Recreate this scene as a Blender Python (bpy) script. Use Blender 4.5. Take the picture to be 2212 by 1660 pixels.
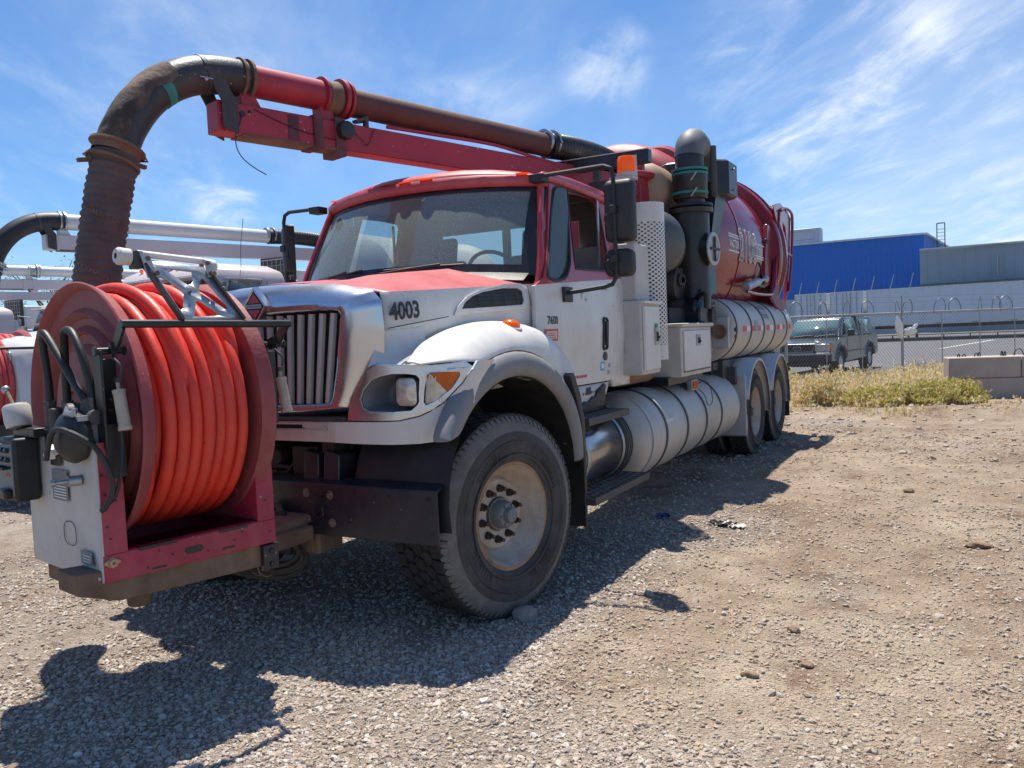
import bpy, bmesh, math, random
import numpy as np
from mathutils import Vector, Matrix, geometry
from math import sin, cos, pi, radians, atan2, sqrt

for o in list(bpy.data.objects): bpy.data.objects.remove(o)
sc = bpy.context.scene
col = sc.collection
rng = random.Random(7)

# ---------------------------------------------------------------- camera
CX, CY, CH, YAW, PIT, ROL = 3.39, -3.95, 1.543, .5020, -.0570, -.0432
fw = Vector((-sin(YAW)*cos(PIT), cos(YAW)*cos(PIT), sin(PIT)))
rt = Vector((cos(YAW), sin(YAW), 0))
up = rt.cross(fw)
r2 = rt*cos(ROL) + up*sin(ROL)
u2 = -rt*sin(ROL) + up*cos(ROL)
cam = bpy.data.objects.new('camera', bpy.data.cameras.new('camera'))
col.objects.link(cam)
cam.matrix_world = Matrix(((r2.x, u2.x, -fw.x, CX), (r2.y, u2.y, -fw.y, CY), (r2.z, u2.z, -fw.z, CH), (0, 0, 0, 1)))
cam.data.sensor_width = 36
cam.data.lens = 1780/2212*36
cam.data.clip_start = .05
cam.data.clip_end = 3000
sc.camera = cam

# ---------------------------------------------------------------- sky, sun, exposure
SUN = Vector((-.20, .29, 1)).normalized()
world = bpy.data.worlds.new('World'); sc.world = world; world.use_nodes = True
def build_world():
    nt = world.node_tree; N = nt.nodes; L = nt.links
    N.clear()
    out = N.new('ShaderNodeOutputWorld'); bg = N.new('ShaderNodeBackground')
    sky = N.new('ShaderNodeTexSky'); sky.sky_type = 'NISHITA'; sky.sun_disc = False
    sky.sun_elevation = math.asin(SUN.z); sky.sun_rotation = atan2(SUN.x, SUN.y)
    sky.altitude = 600; sky.air_density = 1.0; sky.dust_density = .5; sky.ozone_density = 1.6
    tc = N.new('ShaderNodeTexCoord')
    sep = N.new('ShaderNodeSeparateXYZ'); L.new(tc.outputs['Generated'], sep.inputs[0])
    # project the direction on a flat cloud layer: (x,y)/(z+.12)
    zz = N.new('ShaderNodeMath'); zz.operation = 'ADD'; zz.inputs[1].default_value = .13; L.new(sep.outputs[2], zz.inputs[0])
    zm = N.new('ShaderNodeMath'); zm.operation = 'MAXIMUM'; zm.inputs[1].default_value = .03; L.new(zz.outputs[0], zm.inputs[0])
    dx = N.new('ShaderNodeMath'); dx.operation = 'DIVIDE'; L.new(sep.outputs[0], dx.inputs[0]); L.new(zm.outputs[0], dx.inputs[1])
    dy = N.new('ShaderNodeMath'); dy.operation = 'DIVIDE'; L.new(sep.outputs[1], dy.inputs[0]); L.new(zm.outputs[0], dy.inputs[1])
    cb = N.new('ShaderNodeCombineXYZ'); L.new(dx.outputs[0], cb.inputs[0]); L.new(dy.outputs[0], cb.inputs[1])
    def layer(rot, scl, nscale, detail, rough, lo, hi, loc, dist=0.8):
        mp = N.new('ShaderNodeMapping'); mp.vector_type = 'TEXTURE'; mp.inputs['Rotation'].default_value = (0, 0, rot)
        mp.inputs['Scale'].default_value = scl; mp.inputs['Location'].default_value = loc
        L.new(cb.outputs[0], mp.inputs[0])
        ns = N.new('ShaderNodeTexNoise'); ns.inputs['Scale'].default_value = nscale
        ns.inputs['Detail'].default_value = detail; ns.inputs['Roughness'].default_value = rough
        ns.inputs['Distortion'].default_value = dist
        L.new(mp.outputs[0], ns.inputs['Vector'])
        r = N.new('ShaderNodeMapRange'); r.inputs[1].default_value = lo; r.inputs[2].default_value = hi
        r.interpolation_type = 'SMOOTHSTEP'; L.new(ns.outputs[0], r.inputs[0])
        return r.outputs[0]
    def mul(a, b):
        m = N.new('ShaderNodeMath'); m.operation = 'MULTIPLY'
        for i, v in ((0, a), (1, b)):
            if isinstance(v, (int, float)): m.inputs[i].default_value = v
            else: L.new(v, m.inputs[i])
        return m.outputs[0]
    def add(a, b):
        m = N.new('ShaderNodeMath'); m.operation = 'ADD'; m.use_clamp = True
        L.new(a, m.inputs[0]); L.new(b, m.inputs[1]); return m.outputs[0]
    RS = radians(-54)
    wisps = layer(RS, (1.6, .8, 1), 2.3, 9, .62, .44, .78, (4.3, .2, 0), .45)
    fine = layer(RS, (2.0, .7, 1), 3.6, 8, .64, .40, .85, (1.2, 7.7, 0), .5)
    patch = layer(.2, (1.6, 2, 1), .9, 3, .5, .52, .74, (5.3, 1.9, 0), .3)
    veil = layer(RS, (2.2, 1.2, 1), 1.6, 6, .6, .36, .80, (9.7, 4.2, 0), .6)
    def blob(d, a0, a1):       # soft region of sky round a direction
        dt_ = N.new('ShaderNodeVectorMath'); dt_.operation = 'DOT_PRODUCT'; L.new(tc.outputs['Generated'], dt_.inputs[0]); dt_.inputs[1].default_value = Vector(d).normalized()
        r = N.new('ShaderNodeMapRange'); r.interpolation_type = 'SMOOTHSTEP'; r.inputs[1].default_value = cos(radians(a1)); r.inputs[2].default_value = cos(radians(a0)); L.new(dt_.outputs['Value'], r.inputs[0]); return r.outputs[0]
    banks = add(blob((-.137, .957, .262), 3, 9), mul(blob((-.348, .888, .301), .3, 3.6), .6))
    banks = add(banks, mul(blob((-.03, .96, .30), 2, 8), .45)); banks = add(banks, mul(blob((-.52, .776, .33), 3, 13), .24)); banks = add(banks, mul(blob((-.727, .663, .178), .5, 3.0), .7))
    banks = add(banks, mul(blob((-.80, .543, .26), 3, 16), .30)); banks = add(banks, mul(blob((.03, .985, .12), 3, 12), .45)); banks = add(banks, mul(patch, .55))
    cl = add(mul(mul(wisps, banks), 1.0), add(mul(mul(fine, banks), .34), mul(veil, .15)))
    cl = add(cl, mul(blob((.05, .99, .10), 1, 17), .26))
    mix = N.new('ShaderNodeMix'); mix.data_type = 'RGBA'
    L.new(cl, mix.inputs['Factor'])
    tint = N.new('ShaderNodeMix'); tint.data_type = 'RGBA'; tint.blend_type = 'MULTIPLY'; tint.inputs['Factor'].default_value = 1
    L.new(sky.outputs[0], tint.inputs[6]); tint.inputs[7].default_value = (.60, .86, 1.12, 1)
    L.new(tint.outputs[2], mix.inputs[6]); mix.inputs[7].default_value = (7.4, 8.0, 8.8, 1)
    L.new(mix.outputs[2], bg.inputs['Color']); bg.inputs['Strength'].default_value = .086
    L.new(bg.outputs[0], out.inputs[0])
build_world()
sun = bpy.data.lights.new('sun', 'SUN'); sun.energy = 5.0; sun.angle = radians(.55); sun.color = (1, .94, .85)
so = bpy.data.objects.new('sun', sun); col.objects.link(so)
so.rotation_euler = SUN.to_track_quat('Z', 'Y').to_euler()
sc.view_settings.view_transform = 'Standard'; sc.view_settings.look = 'None'
sc.view_settings.exposure = .57; sc.view_settings.gamma = 1; sc.view_settings.use_curve_mapping = False

# ---------------------------------------------------------------- helpers
def meta(o, label=None, cat=None, group=None, kind=None):
    for k, v in (('label', label), ('category', cat), ('group', group), ('kind', kind)):
        if v: o[k] = v
    return o
def empty(name, loc=(0, 0, 0), rot=(0, 0, 0), **k):
    o = bpy.data.objects.new(name, None); col.objects.link(o); o.location = loc; o.rotation_euler = rot
    o.empty_display_size = .2
    return meta(o, **k)

class MB:
    """collects geometry for ONE mesh object"""
    def __init__(s): s.v = []; s.f = []; s.m = []
    def add(s, vs, fs, m=0):
        b = len(s.v); s.v += [tuple(p) for p in vs]
        for f in fs: s.f.append([b+i for i in f]); s.m.append(m)
        return s
    def box(s, x0, x1, y0, y1, z0, z1, m=0, M=None):
        vs = [(x, y, z) for z in (z0, z1) for y in (y0, y1) for x in (x0, x1)]
        if M: vs = [M @ Vector(p) for p in vs]
        return s.add(vs, [(0, 2, 3, 1), (4, 5, 7, 6), (0, 1, 5, 4), (2, 6, 7, 3), (0, 4, 6, 2), (1, 3, 7, 5)], m)
    def bar(s, a, b, w, h=None, m=0, upv=(0, 0, 1)):
        a = Vector(a); b = Vector(b); h = h or w; d = (b-a).normalized(); u = Vector(upv)
        if abs(d.dot(u)) > .95: u = Vector((0, 1, 0))
        r = d.cross(u).normalized(); u = r.cross(d)
        vs = [p + r*i*w/2 + u*j*h/2 for p in (a, b) for i, j in ((-1, -1), (1, -1), (1, 1), (-1, 1))]
        return s.add(vs, [(0, 3, 2, 1), (4, 5, 6, 7), (0, 1, 5, 4), (1, 2, 6, 5), (2, 3, 7, 6), (3, 0, 4, 7)], m)
    def loft(s, rings, closed=True, cap0=True, cap1=True, m=0):
        n = len(rings[0]); vs = [p for r in rings for p in r]; fs = []
        for k in range(len(rings)-1):
            for i in range(n if closed else n-1):
                j = (i+1) % n; fs.append((k*n+i, k*n+j, (k+1)*n+j, (k+1)*n+i))
        if cap0 and closed: fs.append(tuple(reversed(range(n))))
        if cap1 and closed: fs.append(tuple((len(rings)-1)*n+i for i in range(n)))
        return s.add(vs, fs, m)
    def tube(s, pts, r, n=8, m=0, cap=True):
        pts = [Vector(p) for p in pts]; R = r if isinstance(r, (list, tuple)) else [r]*len(pts)
        t = []
        for i in range(len(pts)):
            a = pts[max(i-1, 0)]; b = pts[min(i+1, len(pts)-1)]; t.append((b-a).normalized())
        u = Vector((0, 0, 1)) if abs(t[0].z) < .9 else Vector((1, 0, 0))
        u = (u - t[0]*u.dot(t[0])).normalized(); rings = []
        for i, p in enumerate(pts):
            u = (u - t[i]*u.dot(t[i]))
            u = u.normalized() if u.length > 1e-6 else t[i].orthogonal().normalized()
            w = t[i].cross(u)
            rings.append([p + (u*cos(2*pi*k/n) + w*sin(2*pi*k/n))*R[i] for k in range(n)])
        return s.loft(rings, cap0=cap, cap1=cap, m=m)
    def cyl(s, a, b, r, n=20, m=0, r1=None): return s.tube([a, b], [r, r if r1 is None else r1], n, m)
    def lathe(s, o, ax, prof, n=32, m=0, a0=0, a1=2*pi):
        """prof = [(along, radius)], about axis ax through o"""
        o = Vector(o); ax = Vector(ax).normalized(); u = ax.orthogonal().normalized()
        if abs(ax.z) < .5: u = Vector((0, 0, 1)); u = (u-ax*u.dot(ax)).normalized()
        w = ax.cross(u); full = abs(a1-a0-2*pi) < 1e-6; nn = n if full else n+1
        rings = [[o + ax*h + (u*cos(a0+(a1-a0)*k/n)+w*sin(a0+(a1-a0)*k/n))*max(r, 1e-4) for k in range(nn)] for h, r in prof]
        return s.loft(rings, closed=full, cap0=False, cap1=False, m=m)
    def sphere(s, c, r, n=10, m=0, sx=1, sy=1, sz=1):
        c = Vector(c); rings = []
        for i in range(n//2+1):
            a = pi*i/(n//2); rr = max(sin(a), .001)
            rings.append([c+Vector((r*rr*cos(2*pi*k/n)*sx, r*rr*sin(2*pi*k/n)*sy, r*cos(a)*sz)) for k in range(n)])
        return s.loft(rings, cap0=False, cap1=False, m=m)
    def prism(s, poly, axis, a, b, m=0):
        """poly 2D extruded along axis from a to b; axis x: (y,z), y: (x,z), z: (x,y)"""
        k = 'xyz'.index(axis)
        def P(p, h): q = list(p); q.insert(k, h); return q
        n = len(poly)
        fs = [tuple(reversed(range(n))), tuple(range(n, 2*n))] + [(i, (i+1) % n, n+(i+1) % n, n+i) for i in range(n)]
        return s.add([P(p, a) for p in poly]+[P(p, b) for p in poly], fs, m)
    def mesh(s, name, mats, smooth=True, ang=35, fix=True):
        me = bpy.data.meshes.new(name); me.from_pydata(s.v, [], s.f)
        for m_ in (mats if isinstance(mats, (list, tuple)) else [mats]): me.materials.append(m_)
        me.polygons.foreach_set('material_index', s.m)
        if fix:
            bm = bmesh.new(); bm.from_mesh(me); bmesh.ops.recalc_face_normals(bm, faces=bm.faces); bm.to_mesh(me); bm.free()
        if smooth:
            me.polygons.foreach_set('use_smooth', [True]*len(me.polygons)); me.set_sharp_from_angle(angle=radians(ang))
        me.update(); return me
    def build(s, name, mats, parent=None, bevel=0, smooth=True, ang=35, fix=True, **k):
        o = bpy.data.objects.new(name, s.mesh(name, mats, smooth, ang, fix)); col.objects.link(o)
        if parent: o.parent = parent
        if bevel:
            b = o.modifiers.new('bevel', 'BEVEL'); b.width = bevel; b.segments = 2; b.limit_method = 'ANGLE'; b.angle_limit = radians(40)
        return meta(o, **k)

def build_each(mb, name, mats, parent=None, bevel=0, **k):
    """one object per connected piece"""
    par = list(range(len(mb.v)))
    def fd(i):
        while par[i] != i: par[i] = par[par[i]]; i = par[i]
        return i
    for f in mb.f:
        a = fd(f[0])
        for i in f[1:]: par[fd(i)] = a
    gr = {}
    for f, m in zip(mb.f, mb.m): gr.setdefault(fd(f[0]), []).append((f, m))
    out = []
    for fs in gr.values():
        q = MB(); ix = {}
        for f, m in fs:
            g = []
            for i in f:
                if i not in ix: ix[i] = len(q.v); q.v.append(mb.v[i])
                g.append(ix[i])
            q.f.append(g); q.m.append(m)
        out.append(q.build(name, mats, parent, bevel=bevel, **k))
    return out

def inst(o, parent=None, loc=None, rot=None):
    c = o.copy(); col.objects.link(c); c.parent = parent or o.parent
    if loc is not None: c.location = loc
    if rot is not None: c.rotation_euler = rot
    return c
def copy_tree(o, parent=None):
    c = o.copy(); col.objects.link(c); c.parent = parent
    for ch in list(o.children): copy_tree(ch, c)
    return c

def panel(name, outline, mapf, mats, parent=None, holes=(), thick=.004, cu=(), cv=(), matf=None, out=(1, 0, 0), bevel=0, ang=35, lines=(), **k):
    """flat outline (u,v) with holes, sliced, then bent by mapf(u,v)->xyz and given thickness"""
    loops = [[Vector((p[0], p[1], 0)) for p in outline]] + [[Vector((p[0], p[1], 0)) for p in h] for h in holes]
    tri = geometry.tessellate_polygon(loops)
    bm = bmesh.new(); vs = [bm.verts.new(p) for l in loops for p in l]
    for t in tri:
        try: bm.faces.new([vs[i] for i in t])
        except ValueError: pass
    for ax, cs in ((0, cu), (1, cv)):
        for c_ in cs:
            co = [0, 0, 0]; no = [0, 0, 0]; co[ax] = c_; no[ax] = 1
            bmesh.ops.bisect_plane(bm, geom=bm.verts[:]+bm.edges[:]+bm.faces[:], plane_co=co, plane_no=no)
    for co, no in lines: bmesh.ops.bisect_plane(bm, geom=bm.verts[:]+bm.edges[:]+bm.faces[:], plane_co=co, plane_no=no)
    bmesh.ops.remove_doubles(bm, verts=bm.verts[:], dist=1e-6)
    if matf:
        for f_ in bm.faces:
            c_ = f_.calc_center_median(); f_.material_index = matf(c_.x, c_.y)
    for v_ in bm.verts: v_.co = Vector(mapf(v_.co.x, v_.co.y))
    bm.normal_update(); s = Vector((0, 0, 0))
    for f_ in bm.faces: s += f_.normal*f_.calc_area()
    if s.dot(Vector(out)) < 0: bmesh.ops.reverse_faces(bm, faces=bm.faces[:])
    me = bpy.data.meshes.new(name); bm.to_mesh(me); bm.free()
    for m_ in (mats if isinstance(mats, (list, tuple)) else [mats]): me.materials.append(m_)
    me.polygons.foreach_set('use_smooth', [True]*len(me.polygons)); me.set_sharp_from_angle(angle=radians(ang))
    o = bpy.data.objects.new(name, me); col.objects.link(o)
    if parent: o.parent = parent
    if thick:
        sm = o.modifiers.new('thickness', 'SOLIDIFY'); sm.thickness = thick; sm.offset = -1
    if bevel:
        b = o.modifiers.new('bevel', 'BEVEL'); b.width = bevel; b.segments = 2; b.limit_method = 'ANGLE'; b.angle_limit = radians(50)
    return meta(o, **k)

def ell(cx_, cy_, rx, ry, n=20, p=2.0, a0=0):
    return [(cx_+rx*abs(cos(t))**(2/p)*(1 if cos(t) >= 0 else -1), cy_+ry*abs(sin(t))**(2/p)*(1 if sin(t) >= 0 else -1))
            for t in (a0+2*pi*i/n for i in range(n))]
def rrect(x0, x1, y0, y1, r, n=4):
    o = []
    for cx_, cy_, a in ((x1-r, y1-r, 0), (x0+r, y1-r, 90), (x0+r, y0+r, 180), (x1-r, y0+r, 270)):
        for i in range(n+1):
            t = radians(a+90*i/n); o.append((cx_+r*cos(t), cy_+r*sin(t)))
    return o
def interp(x, xs, ys): return float(np.interp(x, xs, ys))
def smooth_path(pts, n=8):
    """Catmull-Rom through pts"""
    P = [Vector(p) for p in pts]; P = [2*P[0]-P[1]] + P + [2*P[-1]-P[-2]]; o = []
    for i in range(1, len(P)-2):
        a, b, c, d = P[i-1:i+3]
        for k in range(n):
            t = k/n; o.append(.5*((2*b)+(c-a)*t+(2*a-5*b+4*c-d)*t*t+(3*b-a-3*c+d)*t**3))
    o.append(P[-2]); return o

def text_mesh(name, txt, size, mapf, mat, parent=None, bold=0.0, sx=1.0, cuts=0, outline=False, shear=0, thick=0, **k):
    """text as mesh; mapf(u,v) -> xyz"""
    cu = bpy.data.curves.new(name, 'FONT'); cu.body = txt; cu.size = size; cu.align_x = 'CENTER'; cu.align_y = 'CENTER'
    cu.offset = bold; cu.shear = shear; cu.resolution_u = 3
    if outline: cu.fill_mode = 'NONE'; cu.bevel_depth = outline; cu.bevel_resolution = 0
    t = bpy.data.objects.new(name, cu); col.objects.link(t)
    dg = bpy.context.evaluated_depsgraph_get(); me = bpy.data.meshes.new_from_object(t.evaluated_get(dg))
    bpy.data.objects.remove(t); bpy.data.curves.remove(cu)
    bm = bmesh.new(); bm.from_mesh(me)
    if cuts:
        xs = [v.co.x for v in bm.verts]; lo, hi = min(xs), max(xs)
        ys = [v.co.y for v in bm.verts]; l2, h2 = min(ys), max(ys)
        for ax, a, b in ((0, lo, hi), (1, l2, h2)):
            for i in range(1, cuts):
                co = [0, 0, 0]; no = [0, 0, 0]; co[ax] = a+(b-a)*i/cuts; no[ax] = 1
                bmesh.ops.bisect_plane(bm, geom=bm.verts[:]+bm.edges[:]+bm.faces[:], plane_co=co, plane_no=no)
    for v in bm.verts:
        p = Vector(mapf(v.co.x*sx, v.co.y)); v.co = p
    bm.to_mesh(me); bm.free(); me.name = name
    me.materials.clear(); me.materials.append(mat)
    o = bpy.data.objects.new(name, me); col.objects.link(o)
    if parent: o.parent = parent
    return meta(o, **k)

# ---------------------------------------------------------------- materials
MATS = {}
def srgb(r, g, b):
    f_ = lambda c: (c/255/12.92) if c <= 10 else ((c/255+.055)/1.055)**2.4
    return (f_(r), f_(g), f_(b), 1)
def pm(name, c, rough=.5, metal=0, var=.25, vscale=6, c2=None, dirt=0, dirtc=(.30, .24, .17, 1), bump=0, bscale=60, coat=0, rvar=.15, dscale=3, speck=0, speckc=(.02, .018, .015, 1)):
    """principled paint / metal with blotchy colour change, dust patches, specks and fine relief"""
    m = bpy.data.materials.new(name); m.use_nodes = True; nt = m.node_tree; N = nt.nodes; L = nt.links
    p = N['Principled BSDF']
    tc = N.new('ShaderNodeTexCoord'); vec = tc.outputs['Object']
    if c2 is None: c2 = tuple(min(1, x*(1+var)+.01*var) for x in c[:3])+(1,); c1 = tuple(x*(1-var) for x in c[:3])+(1,)
    else: c1 = c
    n1 = N.new('ShaderNodeTexNoise'); n1.inputs['Scale'].default_value = vscale; n1.inputs['Detail'].default_value = 6; n1.inputs['Roughness'].default_value = .65
    L.new(vec, n1.inputs['Vector'])
    r1 = N.new('ShaderNodeMapRange'); r1.inputs[1].default_value = .3; r1.inputs[2].default_value = .7; L.new(n1.outputs[0], r1.inputs[0])
    mx = N.new('ShaderNodeMix'); mx.data_type = 'RGBA'; mx.inputs[6].default_value = c1; mx.inputs[7].default_value = c2
    L.new(r1.outputs[0], mx.inputs['Factor']); cur = mx.outputs[2]
    if dirt:
        n2 = N.new('ShaderNodeTexNoise'); n2.inputs['Scale'].default_value = dscale; n2.inputs['Detail'].default_value = 8; n2.inputs['Roughness'].default_value = .72
        mp = N.new('ShaderNodeMapping'); mp.inputs['Location'].default_value = (3, 7, 1); mp.inputs['Scale'].default_value = (1, 1, .55); L.new(vec, mp.inputs[0]); L.new(mp.outputs[0], n2.inputs['Vector'])
        r2_ = N.new('ShaderNodeMapRange'); r2_.inputs[1].default_value = .42; r2_.inputs[2].default_value = .78; r2_.inputs[4].default_value = dirt; L.new(n2.outputs[0], r2_.inputs[0])
        m2 = N.new('ShaderNodeMix'); m2.data_type = 'RGBA'; m2.inputs[7].default_value = dirtc
        L.new(cur, m2.inputs[6]); L.new(r2_.outputs[0], m2.inputs['Factor']); cur = m2.outputs[2]
    if speck:
        n3 = N.new('ShaderNodeTexNoise'); n3.inputs['Scale'].default_value = 38; n3.inputs['Detail'].default_value = 3; L.new(vec, n3.inputs['Vector'])
        r3 = N.new('ShaderNodeMapRange'); r3.inputs[1].default_value = .74-.1*speck; r3.inputs[2].default_value = .78-.1*speck; L.new(n3.outputs[0], r3.inputs[0])
        m3 = N.new('ShaderNodeMix'); m3.data_type = 'RGBA'; m3.inputs[7].default_value = speckc
        L.new(cur, m3.inputs[6]); L.new(r3.outputs[0], m3.inputs['Factor']); cur = m3.outputs[2]
    L.new(cur, p.inputs['Base Color'])
    rr = N.new('ShaderNodeMapRange'); rr.inputs[3].default_value = max(.03, rough-rvar/2); rr.inputs[4].default_value = min(1, rough+rvar)
    L.new(n1.outputs[0], rr.inputs[0]); L.new(rr.outputs[0], p.inputs['Roughness'])
    p.inputs['Metallic'].default_value = metal
    if coat: p.inputs['Coat Weight'].default_value = coat; p.inputs['Coat Roughness'].default_value = .12
    if bump:
        n4 = N.new('ShaderNodeTexNoise'); n4.inputs['Scale'].default_value = bscale; n4.inputs['Detail'].default_value = 5; L.new(vec, n4.inputs['Vector'])
        b = N.new('ShaderNodeBump'); b.inputs['Strength'].default_value = bump; b.inputs['Distance'].default_value = .01
        L.new(n4.outputs[0], b.inputs['Height']); L.new(b.outputs[0], p.inputs['Normal'])
    MATS[name] = m; return m
DUST = (.33, .26, .19, 1)
RUST = (.13, .055, .025, 1)
white = pm('white_paint', (.68, .665, .63, 1), .36, 0, .06, 3, dirt=.5, dirtc=(.44, .39, .31, 1), coat=.2, speck=.22)
white_dirty = pm('dirty_white_paint', (.60, .585, .55, 1), .45, 0, .08, 3, dirt=.6, dirtc=(.33, .28, .22, 1), speck=.35)
white_panel = pm('worn_white_panel', (.56, .53, .485, 1), .55, 0, .12, 4, dirt=.55, dirtc=(.40, .37, .35, 1), speck=.2)
red = pm('faded_red_paint', (.36, .028, .040, 1), .34, 0, .15, 2.5, c2=(.45, .065, .08, 1), dirt=.22, dirtc=(.5, .2, .19, 1), coat=.35)
hood_red = pm('chalky_glare_red_paint', (.40, .045, .06, 1), .40, 0, .1, 3, c2=(.48, .09, .10, 1), dirt=.35, dirtc=(.56, .22, .21, 1), dscale=6)  # chalked, faded hood red; on the roof its paleness also paints in glare
tank_red = pm('tank_red_paint', (.19, .006, .016, 1), .22, 0, .2, 1.5, c2=(.25, .010, .024, 1), dirt=.15, dirtc=(.30, .06, .06, 1), coat=.4)
boom_red = pm('boom_red_paint', (.32, .020, .040, 1), .45, 0, .2, 4, c2=(.42, .04, .06, 1), dirt=.35, dirtc=(.20, .04, .04, 1), speck=.35, speckc=(.55, .4, .36, 1))
frame_red = pm('reel_frame_red', (.35, .022, .055, 1), .45, 0, .15, 4, dirt=.35, dirtc=(.45, .22, .20, 1), speck=.25, speckc=(.5, .4, .36, 1), bump=.1)
flange_red = pm('worn_flange_red', (.24, .035, .045, 1), .55, 0, .2, 5, c2=(.31, .07, .07, 1), dirt=.6, dirtc=(.33, .17, .12, 1), bump=.2, bscale=40, speck=.15, speckc=(.55, .4, .2, 1))
hose_red = pm('orange_red_hose', (.66, .032, .018, 1), .45, 0, .1, 6, c2=(.80, .060, .030, 1), dirt=.55, dirtc=(.38, .07, .055, 1), bump=.08, bscale=90, dscale=5, speck=.3, speckc=(.12, .02, .02, 1))
brown = pm('rust_brown_pipe', (.070, .026, .026, 1), .62, 0, .2, 5, c2=(.12, .05, .038, 1), dirt=.3, dirtc=(.17, .09, .06, 1), bump=.15)
rusty = pm('rusty_tan_steel', (.16, .10, .065, 1), .85, 0, .35, 8, dirt=.6, dirtc=(.28, .21, .15, 1), bump=.5, bscale=40)
black = pm('black_plastic', (.018, .018, .019, 1), .48, 0, .3, 8, dirt=.25, dirtc=(.10, .09, .08, 1), bump=.08)
blackp = pm('black_paint', (.014, .015, .018, 1), .33, 0, .3, 5, dirt=.3, dirtc=(.13, .11, .09, 1), speck=.2, speckc=(.3, .25, .2, 1))
navy = pm('worn_black_steel', (.010, .013, .022, 1), .30, 0, .3, 4, dirt=.45, dirtc=(.10, .085, .075, 1), bump=.15, speck=.25, speckc=(.3, .22, .15, 1))
grey_dark = pm('dark_grey_steel', (.05, .05, .052, 1), .55, 0, .3, 6, dirt=.4, dirtc=(.16, .14, .12, 1), bump=.2)
under = pm('oily_underbody', (.030, .027, .025, 1), .7, 0, .4, 6, dirt=.5, dirtc=(.10, .08, .06, 1), bump=.4, bscale=30)
grey_flare = pm('grey_plastic_flare', (.20, .20, .205, 1), .6, 0, .08, 4, dirt=.35, dirtc=(.34, .32, .30, 1))
rubber = pm('tyre_rubber', (.040, .039, .039, 1), .8, 0, .2, 6, dirt=.7, dirtc=(.13, .12, .11, 1), dscale=5, bump=.2, bscale=80)
tread = pm('tread_rubber', (.028, .026, .025, 1), .9, 0, .3, 9, dirt=.5, dirtc=(.10, .085, .07, 1), bump=.3, bscale=70)
scuff = pm('scuffed_shoulder_rubber', (.17, .16, .148, 1), .9, 0, .25, 14, dirt=.5, dirtc=(.09, .085, .08, 1), bump=.4, bscale=90)
hose_blk = pm('corrugated_hose', (.09, .075, .072, 1), .78, 0, .3, 7, dirt=.6, dirtc=(.17, .12, .095, 1), bump=.3)
elbow_m = pm('worn_elbow_rubber', (.028, .034, .04, 1), .42, 0, .3, 4, dirt=.6, dirtc=(.12, .08, .055, 1), bump=.2, speck=.5, speckc=(.35, .27, .2, 1))
steel = pm('galvanised_steel', (.40, .42, .44, 1), .36, .7, .25, 14, dirt=.3, dirtc=(.3, .27, .23, 1), bump=.1)
alu = pm('dusty_aluminium_tank', (.50, .485, .455, 1), .46, .30, .08, 2, dirt=.75, dirtc=(.36, .31, .25, 1), bump=.06, rvar=.25, dscale=2)
alu_dull = pm('dull_aluminium', (.50, .50, .50, 1), .5, .55, .08, 3, dirt=.35, dirtc=(.40, .37, .33, 1))
alu_shiny = pm('polished_dark_aluminium', (.32, .33, .35, 1), .16, .95, .15, 2, dirt=.35, dirtc=(.2, .17, .14, 1))
chrome = pm('chrome', (.62, .65, .70, 1), .22, .95, .05, 3, dirt=.22, dirtc=(.40, .37, .35, 1), rvar=.16)
bar_m = pm('satin_grey_bar', (.50, .49, .47, 1), .42, .15, .05, 5, dirt=.2, dirtc=(.3, .27, .24, 1))
rimw = pm('rusty_white_rim', (.50, .44, .37, 1), .6, 0, .12, 6, dirt=.85, dirtc=(.30, .17, .09, 1), dscale=7, speck=.3, speckc=(.12, .05, .02, 1), bump=.15)
nutm = pm('brown_nut', (.06, .045, .035, 1), .6, .3, .3, 9)
tanp = pm('tan_paint', (.42, .27, .18, 1), .5, 0, .1, 4, dirt=.3)
teal = pm('teal_tape', (.012, .22, .20, 1), .5, 0, .2, 9, dirt=.2)
whitelet = pm('white_lettering', (.75, .74, .72, 1), .5, 0, .03)
dkgrey_letter = pm('faded_black_lettering', (.035, .038, .045, 1), .6, 0, .4, 30)
grey_letter = pm('faded_grey_sticker', (.33, .33, .34, 1), .6, 0, .25, 40)
red_letter = pm('red_sticker', (.60, .09, .10, 1), .5, 0, .2, 40)
blue_sticker = pm('blue_sticker', (.10, .32, .62, 1), .5, 0, .1, 20)
label_grey = pm('grey_instruction_plate', (.20, .21, .21, 1), .5, .2, .3, 60)
brass = pm('brass_fitting', (.45, .33, .20, 1), .45, .5, .25, 20)
khaki = pm('cream_cylinder', (.45, .38, .30, 1), .5, 0, .2, 14, dirt=.4)
rope = pm('tan_rope', (.28, .20, .12, 1), .9, 0, .2, 30)
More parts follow.
